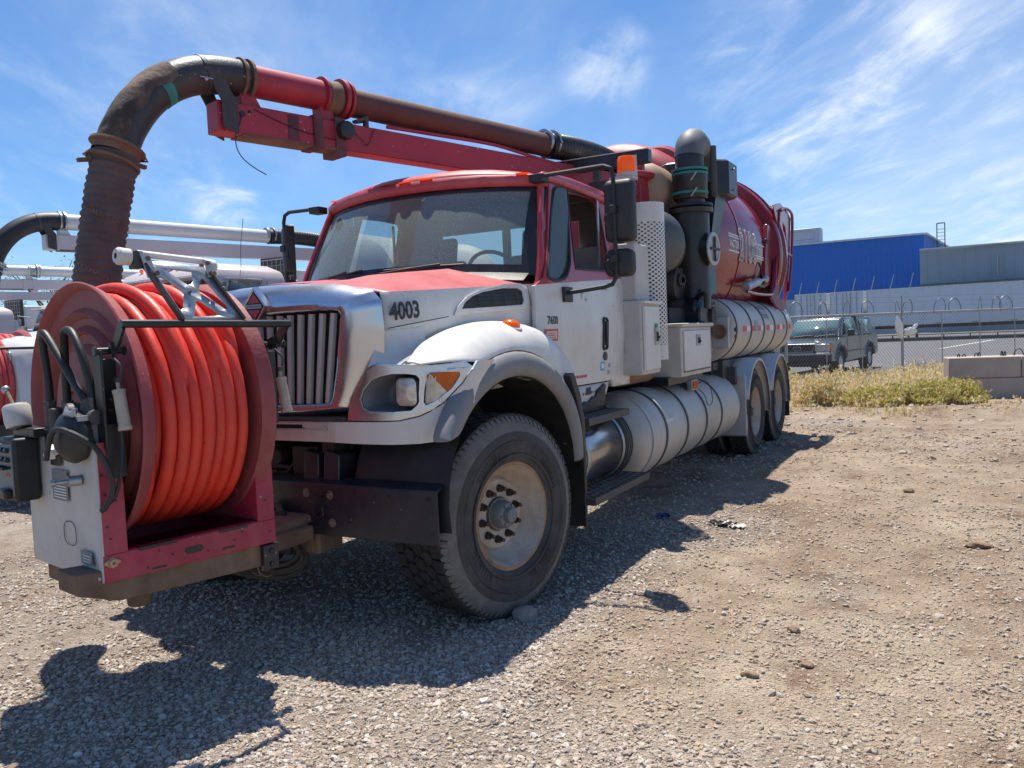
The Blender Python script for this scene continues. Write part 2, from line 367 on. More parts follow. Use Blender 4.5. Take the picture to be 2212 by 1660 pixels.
def glassy(name, tint, rough, alpha, spec=.5, dirt=0):
    m = bpy.data.materials.new(name); m.use_nodes = True; nt = m.node_tree; N = nt.nodes; L = nt.links
    N.remove(N['Principled BSDF']); out = N['Material Output']
    gl = N.new('ShaderNodeBsdfGlossy'); gl.inputs['Roughness'].default_value = rough; gl.inputs['Color'].default_value = (.9, .95, .95, 1) if spec > .8 else (.5, .53, .53, 1)
    tr = N.new('ShaderNodeBsdfTransparent'); tr.inputs[0].default_value = tint
    fr = N.new('ShaderNodeFresnel'); fr.inputs[0].default_value = 1.5
    mr = N.new('ShaderNodeMapRange'); mr.inputs[3].default_value = spec*.1; mr.inputs[4].default_value = 1; L.new(fr.outputs[0], mr.inputs[0])
    mx = N.new('ShaderNodeMixShader'); L.new(mr.outputs[0], mx.inputs[0]); L.new(tr.outputs[0], mx.inputs[1]); L.new(gl.outputs[0], mx.inputs[2]); last = mx
    if dirt:
        tc = N.new('ShaderNodeTexCoord')
        ns = N.new('ShaderNodeTexNoise'); ns.inputs['Scale'].default_value = 80; ns.inputs['Detail'].default_value = 5; L.new(tc.outputs['Object'], ns.inputs['Vector'])
        nb = N.new('ShaderNodeTexNoise'); nb.inputs['Scale'].default_value = 1.6; nb.inputs['Detail'].default_value = 2; L.new(tc.outputs['Object'], nb.inputs['Vector'])
        ra = N.new('ShaderNodeMapRange'); ra.inputs[1].default_value = .52; ra.inputs[2].default_value = .72; L.new(ns.outputs[0], ra.inputs[0])
        rb = N.new('ShaderNodeMapRange'); rb.inputs[1].default_value = .46; rb.inputs[2].default_value = .60; L.new(nb.outputs[0], rb.inputs[0])
        mu = N.new('ShaderNodeMath'); mu.operation = 'MULTIPLY'; L.new(ra.outputs[0], mu.inputs[0]); L.new(rb.outputs[0], mu.inputs[1])
        m3 = N.new('ShaderNodeMath'); m3.operation = 'MULTIPLY_ADD'; m3.inputs[1].default_value = dirt*.6; m3.inputs[2].default_value = dirt*.85; L.new(mu.outputs[0], m3.inputs[0])
        df = N.new('ShaderNodeBsdfDiffuse'); df.inputs[0].default_value = (.34, .40, .36, 1)
        m2 = N.new('ShaderNodeMixShader'); L.new(m3.outputs[0], m2.inputs[0]); L.new(mx.outputs[0], m2.inputs[1]); L.new(df.outputs[0], m2.inputs[2]); last = m2
    L.new(last.outputs[0], out.inputs[0]); MATS[name] = m; return m
wglass = glassy('dusty_windshield_glass', (.62, .74, .68, 1), .03, .3, .9, .42)
sglass = glassy('side_window_glass', (.45, .58, .54, 1), .03, .3, .7, .25)
dglass = glassy('dark_glass', (.12, .15, .16, 1), .03, .3, 1.0, .1)
lens = pm('lamp_lens', (.60, .57, .50, 1), .12, .25, .3, 30, coat=1)
amber = pm('amber_lens', (.90, .24, .012, 1), .22, 0, .15, 20, coat=1)
def glow_through(m, c, t=.55):
    nt = m.node_tree; N = nt.nodes; L = nt.links; tr = N.new('ShaderNodeBsdfTranslucent'); tr.inputs[0].default_value = c; mx = N.new('ShaderNodeMixShader'); mx.inputs[0].default_value = t
    L.new(N['Principled BSDF'].outputs[0], mx.inputs[1]); L.new(tr.outputs[0], mx.inputs[2]); L.new(mx.outputs[0], N['Material Output'].inputs[0])
glow_through(amber, (1, .30, .01, 1))
interior = pm('dark_interior', (.07, .07, .07, 1), .8, 0, .2, 5)
interior_lt = pm('grey_interior', (.20, .19, .18, 1), .8, 0, .2, 5)
# ================================================================ the main truck
truck = empty('vacuum_truck', (0, 0, 0), label='big red and white vacuum sewer truck with a red tank and full orange-red hose reel', cat='vacuum truck')

# ---------------------------------------------------------------- wheels
bolt_m = pm('dusty_bolt', (.22, .17, .13, 1), .6, .3, .3, 30)
rim_rust = pm('rusty_rim_lip', (.30, .17, .10, 1), .8, 0, .4, 12, dirt=.5, dirtc=(.50, .42, .34, 1), bump=.3)
dark_grate = pm('worn_dark_grating', (.10, .105, .11, 1), .45, .5, .3, 14, dirt=.4)
hub_m = pm('grey_green_hub', (.15, .17, .17, 1), .45, .2, .2, 9, dirt=.4)
def arc(n, a0=0, a1=2*pi): return [a0+(a1-a0)*i/n for i in range(n)]
def make_wheel(name, parent, loc, rot, R, W, dish, studs=10, lugs=True, hub=True, n=64, steer=False):
    """outer face towards +x of the wheel's own frame"""
    rr = .285
    b = MB()   # rim
    b.lathe((0, 0, 0), (1, 0, 0), [(W/2-.035, rr+.012), (W/2-.015, rr+.014), (W/2-.012, rr-.006)], n, m=1)
    b.lathe((0, 0, 0), (1, 0, 0), [(W/2-.012, rr-.006), (W/2-.05, rr-.02), (W/2-.07, rr-.03), (W/2-dish+.03, rr-.045), (W/2-dish, rr-.075),
            (W/2-dish-.005, .215), (W/2-dish+.028, .19), (W/2-dish+.03, .10), (W/2-dish+.012, .085), (W/2-dish-.02, .085)], n)
    b.lathe((0, 0, 0), (1, 0, 0), [(-W/2+.02, rr+.01), (-W/2+.03, rr-.02), (W/2-dish-.02, rr-.06)], n)
    rim = b.build('wheel', [rimw, rim_rust], parent, ang=50); rim.location = loc; rim.rotation_euler = rot
    # tyre
    b = MB(); h = R-rr
    prof = [(W/2-.03, rr), (W/2-.004, rr+h*.10), (W/2+.012, rr+h*.34), (W/2+.012, rr+h*.50), (W/2+.004, rr+h*.66), (W/2-.012, rr+h*.80)]
    sh = [(W/2-.012, rr+h*.80), (W/2-.024, rr+h*.905), (W/2-.045, R-.014)]
    full = prof+[(-x, r) for x, r in reversed(sh+prof[:1])]
    b.lathe((0, 0, 0), (1, 0, 0), prof[:5], n)
    b.lathe((0, 0, 0), (1, 0, 0), prof[3:], n, m=3)
    b.lathe((0, 0, 0), (1, 0, 0), [(W/2+.0125, rr+h*.42), (W/2+.0165, rr+h*.44), (W/2+.0165, rr+h*.47), (W/2+.0125, rr+h*.49)], n)
    b.lathe((0, 0, 0), (1, 0, 0), [(W/2+.006, rr+h*.16), (W/2+.0105, rr+h*.18), (W/2+.0125, rr+h*.20), (W/2+.0125, rr+h*.215)], n)
    b.lathe((0, 0, 0), (1, 0, 0), sh, n, m=2)
    b.lathe((0, 0, 0), (1, 0, 0), [(W/2-.045, R-.014), (0, R-.010), (-W/2+.045, R-.014), (-W/2+.012, rr+h*.8), (-W/2-.01, rr+h*.4), (-W/2+.03, rr)], n, m=1)
    if steer:
        q = MB(); rgs = random.Random(8)
        for a0_ in (.3, 1.9, 3.5, 5.0):
            for k in range(9):
                a = a0_+k*.065; r_ = rr+h*.30; hh_ = h*.075; wd = rgs.uniform(.008, .014)
                for t_ in ((0, 1), (1, 1)) if rgs.random() < .6 else ((0, 1),):
                    aa = a+t_[0]*wd/r_
                    q.bar((W/2+.0125, (r_-hh_)*cos(aa), (r_-hh_)*sin(aa)), (W/2+.0125, (r_+hh_)*cos(aa), (r_+hh_)*sin(aa)), .004, .003, upv=(1, 0, 0))
                q.bar((W/2+.0125, (r_+hh_)*cos(a), (r_+hh_)*sin(a)), (W/2+.0125, (r_+hh_)*cos(a+wd/r_), (r_+hh_)*sin(a+wd/r_)), .004, .003, upv=(1, 0, 0))
        q.build('sidewall_marking', rubber, rim, kind='stuff')
    if lugs:
        rg = random.Random(3); rows = 5; cnt = 42
        for k in range(rows):
            xc = (k-(rows-1)/2)*(W-.06)/rows; hw = (W-.06)/rows/2-.004; edge = k in (0, rows-1)
            for i in range(cnt):
                a = 2*pi*(i+(.5 if k % 2 else 0))/cnt; da = 2*pi/cnt*.42
                pts = []
                for r_ in (R-.02, R+.004):
                    if edge: o2 = [(-hw, -1), (hw, -1), (hw, 1), (-hw, 1)]
                    else: o2 = [(-hw, -.55), (0, -1), (hw, -.55), (hw, .55), (0, 1), (-hw, .55)]
                    pts.append([(xc+px, r_*cos(a+da*py), r_*sin(a+da*py)) for px, py in o2])
                b.loft(pts, m=1, cap0=False)
        for i in range(cnt*2):       # shoulder ribs
            a = 2*pi*i/(cnt*2); da = 2*pi/cnt*.17
            ringp = [[(x_, r_*cos(a+s*da), r_*sin(a+s*da)) for x_, r_ in ((W/2-.040, R-.004), (W/2-.021, R-.024), (W/2-.012, R-.040))] for s in (-1, 1)]
            b.loft(ringp, closed=False, m=2)
    ty = b.build('tyre', [rubber, tread, scuff, scuff if steer else rubber], rim, ang=30)
    if hub:
        x0 = W/2-dish+.03
        b = MB(); b.lathe((0, 0, 0), (1, 0, 0), [(x0-.02, .088), (x0+.01, .088), (x0+.012, .079), (x0+.06, .076), (x0+.075, .066), (x0+.078, .045), (x0+.105, .040), (x0+.112, .030), (x0+.113, .001)], 28)
        for i in range(6):
            a = i*pi/3; b.cyl((x0+.073, .058*cos(a), .058*sin(a)), (x0+.084, .058*cos(a), .058*sin(a)), .007, 6)
        b.build('hub_cap', hub_m, rim)
        b = MB(); b.cyl((0, 0, 0), (.026, 0, 0), .021, 6); b.cyl((.026, 0, 0), (.052, 0, 0), .012, 8); b.cyl((-.004, 0, 0), (.004, 0, 0), .023, 12)
        nut = b.build('lug_nut', nutm, rim)
        for i in range(studs):
            a = 2*pi*i/studs+.2; o = nut if i == 0 else inst(nut, rim)
            o.location = (x0-.003, .142*cos(a), .142*sin(a))
        # hand holes: dark ovals let through the disc
        b = MB()
        for i in range(2 if steer else 5):
            a = (radians(128)+i*radians(104)) if steer else i*2*pi/5+.5
            e = ell(0, 0, .034, .022, 14); M = Matrix.Rotation(a, 4, 'X')
            ring = [M @ Vector((W/2-dish+.012-.012*(1 if True else 0), y_, .215+z_)) for y_, z_ in e]
            ring2 = [p+Vector((-.0, 0, 0)) for p in ring]
            b.loft([[p+Vector((.006, 0, 0)) for p in ring2], [p+Vector((.002, 0, 0)) for p in ring]], cap1=True)
        build_each(b, 'hand_hole', blackp, rim)
    return rim

wf = make_wheel('wheel', truck, (1.025, .015, .56), (0, 0, radians(-12)), .56, .40, .155, steer=True)
make_wheel('wheel', truck, (-1.02, 0, .56), (0, 0, radians(171)), .56, .40, .155, hub=False, n=40)
for y in (6.14, 7.50):
    for sx in (1, -1):
        w = make_wheel('wheel', truck, (sx*1.07, y, .52), (0, 0, 0 if sx > 0 else pi), .52, .26, .17, hub=(sx > 0), lugs=(sx > 0), n=44)
        make_wheel('wheel', truck, (sx*.75, y, .52), (0, 0, 0), .52, .26, .10, hub=False, lugs=(sx > 0), n=36)

# ---------------------------------------------------------------- chassis and underbody
b = MB()
for s in (-1, 1):
    b.box(s*.43-.04, s*.43+.04, -.62, 9.1, .78, 1.04)
for y in (0.9, 2.2, 3.8, 5.2, 6.8, 8.2, 9.05): b.box(-.42, .42, y, y+.1, .82, 1.0)
ch = b.build('chassis_frame', under, truck, bevel=.006)
b = MB()   # front axle, springs, steering gear
b.tube([(-1.0, 0, .56), (-.75, 0, .46), (.75, 0, .46), (1.0, 0, .56)], .065, 10)
for s in (-1, 1):
    for k in range(4): b.bar((s*.43, -.62, .72-.02*k), (s*.43, .75, .72-.02*k), .08, .014)
    b.bar((s*.43, -.1, .44), (s*.43, .1, .72), .10, .1)
b.build('front_axle', under, truck)
b = MB(); b.cyl((.62, -.30, .92), (.62, -.05, .80), .13, 20); b.cyl((.66, -.36, .80), (.66, -.30, .80), .075, 18); b.cyl((.66, -.40, .80), (.66, -.36, .80), .035, 12)
b.bar((.60, -.36, .98), (.60, -.36, .70), .05, .05); b.tube([(.50, -.48, 1.02), (.44, -.50, .90), (.46, -.49, .78), (.55, -.46, .70)], .016, 8)
b.build('steering_gear', under, truck)
b = MB(); b.box(-.6, .62, -.30, -.20, .84, 1.12); b.box(-.35, .35, .0, .9, .62, 1.05); b.box(.16, .34, -.60, -.35, .78, 1.0); b.box(.38, .50, -.62, -.5, .74, .98)
for x in (.0, .2): b.cyl((x, -.57, .93), (x, -.45, .93), .045, 12)
b.tube([(-.3, -.5, .95), (0, -.56, .88), (.3, -.55, .86), (.6, -.45, .92)], .014, 8); b.tube([(-.2, -.55, .8), (.1, -.58, .85), (.22, -.57, .98)], .012, 8)
for x in (-.25, -.05): b.box(x-.05, x+.05, -.56, -.42, .86, 1.0)
b.build('engine_underside', under, truck, bevel=.006)
b = MB()
for x0, z0 in ((.28, .80), (.42, .80)):
    b.prism([(x0, z0), (x0+.11, z0), (x0+.12, z0+.17), (x0+.02, z0+.19)], 'y', -.66, -.52)
b.build('tow_bracket', navy, truck, bevel=.008)
b = MB()   # rear axles, driveshaft, suspension
for y in (6.14, 7.50):
    b.cyl((-1.0, y, .52), (1.0, y, .52), .08, 14); b.sphere((0, y, .54), .22, 14, sy=1.1)
b.cyl((0, 1.5, .78), (0, 6.0, .60), .05, 10); b.box(.40, .52, 5.6, 8.0, .55, .68)
b.build('rear_axle', under, truck)

# frame extension carrying the reel, and the black cross beam in front
b = MB(); b.prism([(-.70, .50), (.02, .50), (-.0, .66), (-.70, .66)], 'x', .12, .36); b.box(.06, .40, -.69, -.50, .44, .60); b.box(.10, .38, -1.0, -.7, .52, .60)
b.prism([(-1.12, .545), (-.68, .50), (-.68, .66), (-1.12, .60)], 'x', .10, .34)
b.build('reel_support_arm', rusty, truck, bevel=.01)
b = MB(); b.prism([(.07, .44), (.25, .44), (.26, .60), (.20, .71), (.10, .715), (.07, .60)], 'y', -.755, -.735)
for x, z in ((.16, .68), (.12, .57), (.20, .57)): b.cyl((x, -.735, z), (x, -.755, z), .014, 6)
b.build('bolted_plate', navy, truck, bevel=.004)
b = MB()
prof = [(0, .56), (0, .82), (.06, .845), (.10, .845), (.10, .835), (.012, .81), (.012, .57), (.08, .56), (.08, .55), (.0, .55)]
b.loft([[(x, -.70+p[0]+dy, p[1]+dz) for p in prof] for x, dy, dz in ((.02, 0, .005), (.5, 0, 0), (.9, 0, -.003), (1.155, .02, -.006))], cap0=True, cap1=True)
fcb = b.build('front_cross_beam', navy, truck, bevel=.004); b = MB()
for x, z in ((.34, .77), (.50, .765), (.34, .63), (.51, .62)):
    b.lathe((x, -.70, z), (0, -1, 0), [(.001, .024), (.003, .024), (.003, .015), (.014, .013), (.014, .001)], 12)
build_each(b, 'beam_bolt', bolt_m, fcb); b = MB()
for x, z in ((.66, .785), (.80, .785), (.88, .78), (1.10, .77), (1.12, .60), (.62, .63)): b.lathe((x, -.70, z), (0, -1, 0), [(.0005, .009), (.003, .009), (.003, .005)], 10)
b.tube(smooth_path([(.50, -.705, .78), (.43, -.72, .75), (.40, -.73, .69), (.43, -.725, .65), (.46, -.72, .66), (.46, -.72, .70)], 5), .006, 6)
b.build('beam_hole', blackp, fcb, kind='stuff')
b = MB(); b.box(-1.1, -.1, -.70, -.60, .56, .83); b.build('front_cross_beam', navy, truck, bevel=.006)
b = MB()   # bundle of hoses tied under the arm
for i in range(7):
    a = i*.9; r0 = .05
    P = [(-.10, -1.02, .50), (.0, -.95, .42), (.12, -.85, .37), (.24, -.76, .36), (.29, -.70, .41), (.24, -.70, .47), (.1, -.74, .52)]
    b.tube([Vector(p)+Vector((.018*cos(a), .03*sin(a), .038*sin(a*1.7))) for p in smooth_path(P, 5)], .013, 7)
b.build('tied_hose_bundle', pm('muddy_hose', (.07, .055, .04, 1), .8, 0, .3, 12), truck)
b = MB()
for x in (.12, .17):
    b.tube([(x+.06*cos(t)*.3, -.83+.06*cos(t), .40+.06*sin(t)) for t in arc(14, 0, 2*pi)+[2*pi]], .004, 5)
build_each(b, 'rope_tie', rope, truck)

# ---------------------------------------------------------------- hood
def HX(y): return interp(y, [-.6, -.45, .1, .5, .9], [.70, .755, .86, .93, .985])          # half width at paint line
def HZ(y): return interp(y, [-.6, -.4, .1, .5, .9], [1.80, 1.81, 1.838, 1.858, 1.885])      # paint line height
def hood_section(t):
    """t 0..1 front to rear; returns points centre -> side bottom"""
    pts = []
    yf = -.50; 
    def Yr(x): return .50+.42*(abs(x)/.98)**2.2
    for fx, dz in ((0, 1.0), (.18, .995), (.36, .97), (.52, .955), (.66, .80), (.78, .58), (.88, .36), (.955, .14), (1, 0)):
        x_ = fx*(.755+(.985-.755)*t); ye = yf+(Yr(x_)-yf)*t - .05*(1-t)*(1-fx*fx)
        x = fx*HX(ye); crown = interp(t, [0, .3, 1], [.055, .09, .125]); rid = .022*math.exp(-((fx-.50)/.09)**2)*min(1, t*3)
        pts.append((x, ye, HZ(ye)+crown*dz+rid))
    xe = HX(ye)
    for dz, ox in ((-.03, .008), (-.10, .018), (-.2, .02), (-.32, .012), (-.48, -.01), (-.62, -.03)):
        pts.append((xe+ox+.0*t, ye, HZ(ye)+dz))
    return pts
b = MB(); NS = 16; secs = [hood_section(i/NS) for i in range(NS+1)]
for sg in (1, -1):
    base = len(b.v); n = len(secs[0])
    b.v += [(sg*x, y, z) for s_ in secs for x, y, z in s_]
    for i in range(NS):
        for j in range(n-1):
            q = [base+i*n+j, base+(i+1)*n+j, base+(i+1)*n+j+1, base+i*n+j+1]
            b.f.append(q if sg > 0 else q[::-1]); b.m.append(0 if j < 8 else 1)
hood = b.build('hood', [hood_red, white], truck, fix=False, ang=45)
bm_ = bmesh.new(); bm_.from_mesh(hood.data); bmesh.ops.remove_doubles(bm_, verts=bm_.verts[:], dist=1e-5); bmesh.ops.recalc_face_normals(bm_, faces=bm_.faces[:]); bm_.to_mesh(hood.data); bm_.free()
sm = hood.modifiers.new('thickness', 'SOLIDIFY'); sm.thickness = .008; sm.offset = -1
def hood_side(y, z, off=0):
    d = z-HZ(y); return (HX(y)+interp(-d, [0, .03, .10, .2, .32, .48, .62], [0, .008, .018, .02, .012, -.01, -.03])+off, y, z)
for sg in (1, -1):
    mp = lambda u, v, o_: (sg*hood_side(u, v, o_)[0], u, v)
    ventout = [(.06, 1.715), (.09, 1.752), (.16, 1.788), (.26, 1.815), (.45, 1.842), (.60, 1.846), (.645, 1.83), (.645, 1.77), (.625, 1.742), (.35, 1.728)]
    big = [(.0+(y-.35)*1.20+.345, 1.775+(z-1.78)*1.5) for y, z in ventout]
    cuy = [i*.05 for i in range(-14, 20)]; cvz = [1.2+.04*i for i in range(20)]
    panel('hood_vent', big, lambda u, v: mp(u, v, .014), white, hood, holes=[ventout], thick=.012, cu=cuy, cv=cvz, bevel=.004)
    vb = panel('hood_vent_mesh', ventout, lambda u, v: mp(u, v, .004), blackp, hood, thick=.003, cu=cuy, cv=cvz)
    vs = MB()
    for k in range(5):
        z = 1.735+.021*k
        vs.tube([mp(y, z+(y-.35)*.03, .010) for y in (.12+.03*k*(k > 2), .25, .4, .55, .63)], .0022, 4)
    for k in range(4): vs.tube([mp(.22+.12*k, z, .010) for z in (1.73, 1.80+.008*k)], .0025, 4)
    vs.build('hood_vent_slat', grey_dark, hood, kind='stuff')
    sl = MB(); sl.tube([mp(y, z, .0215) for y, z in ((-.50, 1.615), (-.3, 1.642), (-.06, 1.672))], .0026, 4)   # seam under the number
    sl.tube([mp(y, z, .0215) for y, z in ((.70, 1.865), (.70, 1.74), (.79, 1.735))], .0022, 4)
    build_each(sl, 'hood_seam', blackp, hood)
text_mesh('unit_number', '4003', .125, lambda u, v: hood_side(-.385+u, 1.703+v*1.0+u*.07, .0265), dkgrey_letter, hood, bold=.0045, sx=.84, cuts=4, label='black unit number 4003')

# ---------------------------------------------------------------- grille surround
ctr = 0
def sym(h): return h+[(-x, z) for x, z in reversed(h)]
inn = [(0, 1.715), (.2, 1.722), (.45, 1.722), (.575, 1.716), (.592, 1.69), (.578, 1.60), (.548, 1.42), (.512, 1.27), (.49, 1.238), (.3, 1.232), (0, 1.23)]
mid = [(x+(X-x)*.5, z+(Z-z)*.5) for (x, z), (X, Z) in zip(inn, [(0, 1.795), (.2, 1.80), (.48, 1.797), (.655, 1.782), (.675, 1.72), (.648, 1.60), (.602, 1.42), (.562, 1.26), (.545, 1.20), (.3, 1.185), (0, 1.18)])]
outr = [(0, 1.862), (.2, 1.862), (.5, 1.846), (.715, 1.812), (.765, 1.755), (.765, 1.62), (.735, 1.46), (.665, 1.30), (.605, 1.19), (.3, 1.15), (0, 1.145)]
back = [(0, 1.885), (.2, 1.882), (.5, 1.862), (.725, 1.815), (.775, 1.76), (.785, 1.62), (.775, 1.46), (.74, 1.35), (.655, 1.22), (.3, 1.13), (0, 1.125)]
def ringc(h, yy, dens=4):
    pts = []
    for (xa, za), (xb, zb) in zip(h[:-1], h[1:]): pts += [(xa+(xb-xa)*k/dens, za+(zb-za)*k/dens) for k in range(dens)]
    pts.append(h[-1])
    f = [(x, z) for x, z in pts]; g = [(-x, z) for x, z in reversed(pts[1:-1])]
    return [(x, yy(x, z), z) for x, z in f+g]
b = MB()
b.loft([ringc(inn, lambda x, z: -.575), ringc(inn, lambda x, z: -.655+.02*abs(x)), ringc([(x*1.012, z+(.006 if z > 1.5 else -.006)) for x, z in inn], lambda x, z: -.668+.02*abs(x)), ringc(mid, lambda x, z: -.675+.03*abs(x)),
        ringc([((a[0]*.45+c[0]*.55), (a[1]*.45+c[1]*.55)) for a, c in zip(mid, outr)], lambda x, z: -.655+.04*abs(x)),
        ringc(outr, lambda x, z: -.625+.07*abs(x)), ringc(back, lambda x, z: -.555+.02*abs(x))], cap0=False, cap1=False)
gs = b.build('grille_surround', chrome, truck, ang=60)
b = MB(); b.box(-.62, .62, -.545, -.53, 1.16, 1.80); b.build('radiator_screen', blackp, gs)
b = MB()
for k in range(46):
    z = 1.235+.0105*k; b.box(-.58, .58, -.556, -.552, z, z+.0035)
b.build('radiator_fin', grey_dark, gs, kind='stuff')
gb = None
for k in range(-7, 8):
    tx = k*.0755; bx = k*.0655
    if gb is None:
        gb = MB(); gb.loft([[(-.017, -.01, 0), (-.0145, -.030, 0), (.0, -.038, 0), (.0145, -.030, 0), (.017, -.01, 0), (0, 0, 0)],
                            [(-.017, -.01, 1), (-.0145, -.030, 1), (.0, -.038, 1), (.0145, -.030, 1), (.017, -.01, 1), (0, 0, 1)]])
        o = gb.build('grille_bar', bar_m, gs, ang=30); gb = o
    else: o = inst(gb, gs)
    o.location = (bx, -.605, 1.236); h_ = .475
    o.scale = (1, 1, h_); o.rotation_euler = (0, atan2(tx-bx, h_), 0)
# diamond badge
def dia(rx, rz, y): return [(.045+rx*c_, y, 1.765+rz*s_) for c_, s_ in ((1, 0), (0, 1), (-1, 0), (0, -1))]
b = MB(); b.loft([dia(.086, .108, -.66), dia(.084, .105, -.702), dia(.076, .096, -.708), dia(.068, .086, -.698)], cap0=False, cap1=False)
b.loft([dia(.067, .085, -.700)], cap0=True, cap1=False, m=1)
em = b.build('diamond_badge', [chrome, dkgrey_letter], gs, smooth=False)
b = MB()
for s1 in (1, -1):
    b.add([(.045, -.703, 1.765+s1*.070), (0, -.703, 1.765+s1*.018), (.09, -.703, 1.765+s1*.018)], [(0, 1, 2)])
build_each(b, 'badge_red', red_letter, gs); b = MB(); b.box(-.010, .100, -.706, -.70, 1.754, 1.776); b.build('badge_band', steel, gs)
text_mesh('badge_text', 'INTERNATIONAL', .0125, lambda u, v: (u+.045, -.7075, 1.765+v), dkgrey_letter, gs)

# ---------------------------------------------------------------- front bumper skin, headlight bezels
def YP(x): return interp(abs(x), [0, .52, .66, .8, .9, 1.0, 1.08, 1.15, 1.19, 1.22, 1.24], [-.672, -.662, -.652, -.632, -.612, -.58, -.545, -.50, -.46, -.40, -.34])
cux = [round(-1.3+.04*i, 3) for i in range(66)]
bez = [(.612, 1.150), (.629, 1.228), (.672, 1.312), (.720, 1.375), (.745, 1.42), (.80, 1.440), (.887, 1.430), (1.0, 1.424), (1.072, 1.421), (1.16, 1.427), (1.205, 1.430), (1.222, 1.405), (1.191, 1.325), (1.12, 1.235), (1.06, 1.195), (1.005, 1.170), (.905, 1.150), (.805, 1.147)]
rec = [(.700, 1.256), (.717, 1.302), (.765, 1.353), (.817, 1.374), (.884, 1.384), (.95, 1.382), (1.00, 1.374), (1.016, 1.355), (1.011, 1.290), (1.002, 1.225), (.968, 1.197), (.874, 1.192), (.749, 1.197), (.712, 1.215)]
sig = [(1.053, 1.375), (1.071, 1.384), (1.13, 1.385), (1.185, 1.381), (1.187, 1.361), (1.155, 1.30), (1.093, 1.246), (1.041, 1.220), (1.030, 1.236), (1.036, 1.30)]
bump = [(.527, 1.036), (.70, 1.030), (.865, 1.027), (1.0, 1.030), (1.115, 1.042), (1.135, 1.08), (1.16, 1.20), (1.20, 1.31), (1.235, 1.432), (1.228, 1.405), (1.195, 1.318), (1.124, 1.229), (1.064, 1.189), (1.007, 1.164), (.907, 1.1445), (.805, 1.1415), (.53, 1.1435)]
for sg in (1, -1):
    F = lambda o_: (lambda u, v: (sg*u, YP(u)+o_, v))
    bz = panel('headlight_bezel', bez, F(-.006), chrome, truck, holes=[rec, sig], thick=.012, cu=cux, cv=[1.2, 1.25, 1.3, 1.35, 1.4], out=(0, -1, 0), bevel=.004, ang=50)
    # housing bowl
    b = MB(); c0 = Vector((.905, 0, 1.285))
    def shrink(k, dy, cc=(.92, 1.29)): return [(sg*(cc[0]+(x-cc[0])*k), YP(x)+dy if k > .9 else YP(.93)+dy, cc[1]+(z-cc[1])*k) for x, z in rec]
    b.loft([shrink(1.02, .002), shrink(.96, .03), shrink(.86, .07), shrink(.75, .105)], cap0=False, cap1=True)
    b.build('headlight_housing', pm('grey_lamp_housing', (.17, .18, .20, 1), .45, .2, .1, 8) if sg > 0 else grey_dark, bz)
    b = MB(); lamp = rrect(.868, 1.010, 1.212, 1.368, .035, 4)
    def lr(k, y): return [(sg*(.939+(x-.939)*k), y, 1.29+(z-1.29)*k) for x, z in lamp]
    b.loft([lr(1, -.53), lr(1, -.580), lr(.97, -.592), lr(.9, -.592)], cap0=False, cap1=False)
    b.loft([lr(.9, -.590), lr(.6, -.606), lr(.2, -.612)], cap0=False, cap1=True, m=1)
    hl = b.build('headlight', [blackp, lens], bz, ang=50)
    panel('turn_signal', sig, F(.004), [amber, lens], bz, thick=.006, cu=cux+[1.05+.0125*i for i in range(10)], cv=[1.25, 1.3, 1.35], lines=[((1.15, 1.255, 0), (1.375, 1, 0))], matf=lambda u, v: 0 if (v-1.255)+1.375*(u-1.15) > 0 else 1, out=(0, -1, 0))
    b = MB()
    for k in range(7):
        x = 1.045+.013*k; z0 = 1.232+.006*k; z1 = 1.375-.004*k-(.03*k if k > 3 else 0)
        b.tube([(sg*x, YP(x)-.004, z0), (sg*(x+.006), YP(x)-.004, z1)], .0028, 5)
    b.build('signal_rib', lens, bz, kind='stuff')
    bp = panel('front_bumper_skin', bump, F(-.010), white, truck, thick=.02, cu=cux, cv=[1.08, 1.14, 1.2, 1.25, 1.3, 1.35], out=(0, -1, 0), bevel=.004, ang=50)
    # side of the fender nose between bezel and flare
    b = MB(); rows = []
    for z in (1.22, 1.26, 1.32, 1.38, 1.43):
        xa = interp(z, [1.04, 1.2, 1.31, 1.43], [1.11, 1.158, 1.198, 1.232]); rows.append([(sg*xa, YP(xa)-.006, z), (sg*(xa+.02), YP(xa)+.03, z), (sg*1.225, YP(xa)+.07, z), (sg*1.205, YP(xa)+interp(z, [1.05, 1.2, 1.43], [.09, .13, .22]), z)])
    b.loft(rows, closed=False, cap0=False, cap1=False); b.build('fender_nose', white, bp)
slot = [(.02, 1.104), (.31, 1.106), (.316, 1.112), (.312, 1.128), (.02, 1.128)]
fb = panel('front_bumper_skin', [(-.524, 1.045), (.524, 1.037), (.531, 1.1435), (-.531, 1.1435)], lambda u, v: (u, YP(u)-.008, v), white_dirty, truck, holes=[slot], thick=.02, cu=cux, out=(0, -1, 0), bevel=.004)
b = MB(); b.box(.01, .33, -.66, -.65, 1.10, 1.135); b.build('bumper_slot', blackp, fb)
b = MB()
b.tube([(.01, -.684, 1.135), (.49, -.678, 1.1345), (.50, -.677, 1.13), (.50, -.677, 1.102), (.49, -.678, 1.098), (.01, -.684, 1.098)], .003, 5)
b.cyl((.475, -.672, 1.11), (.475, -.684, 1.11), .008, 8); b.build('bumper_bead', white_dirty, fb)
b = MB(); b.box(-.60, .60, -.676, -.60, 1.146, 1.168); b.build('lower_grille_lip', grey_dark, gs, bevel=.004)

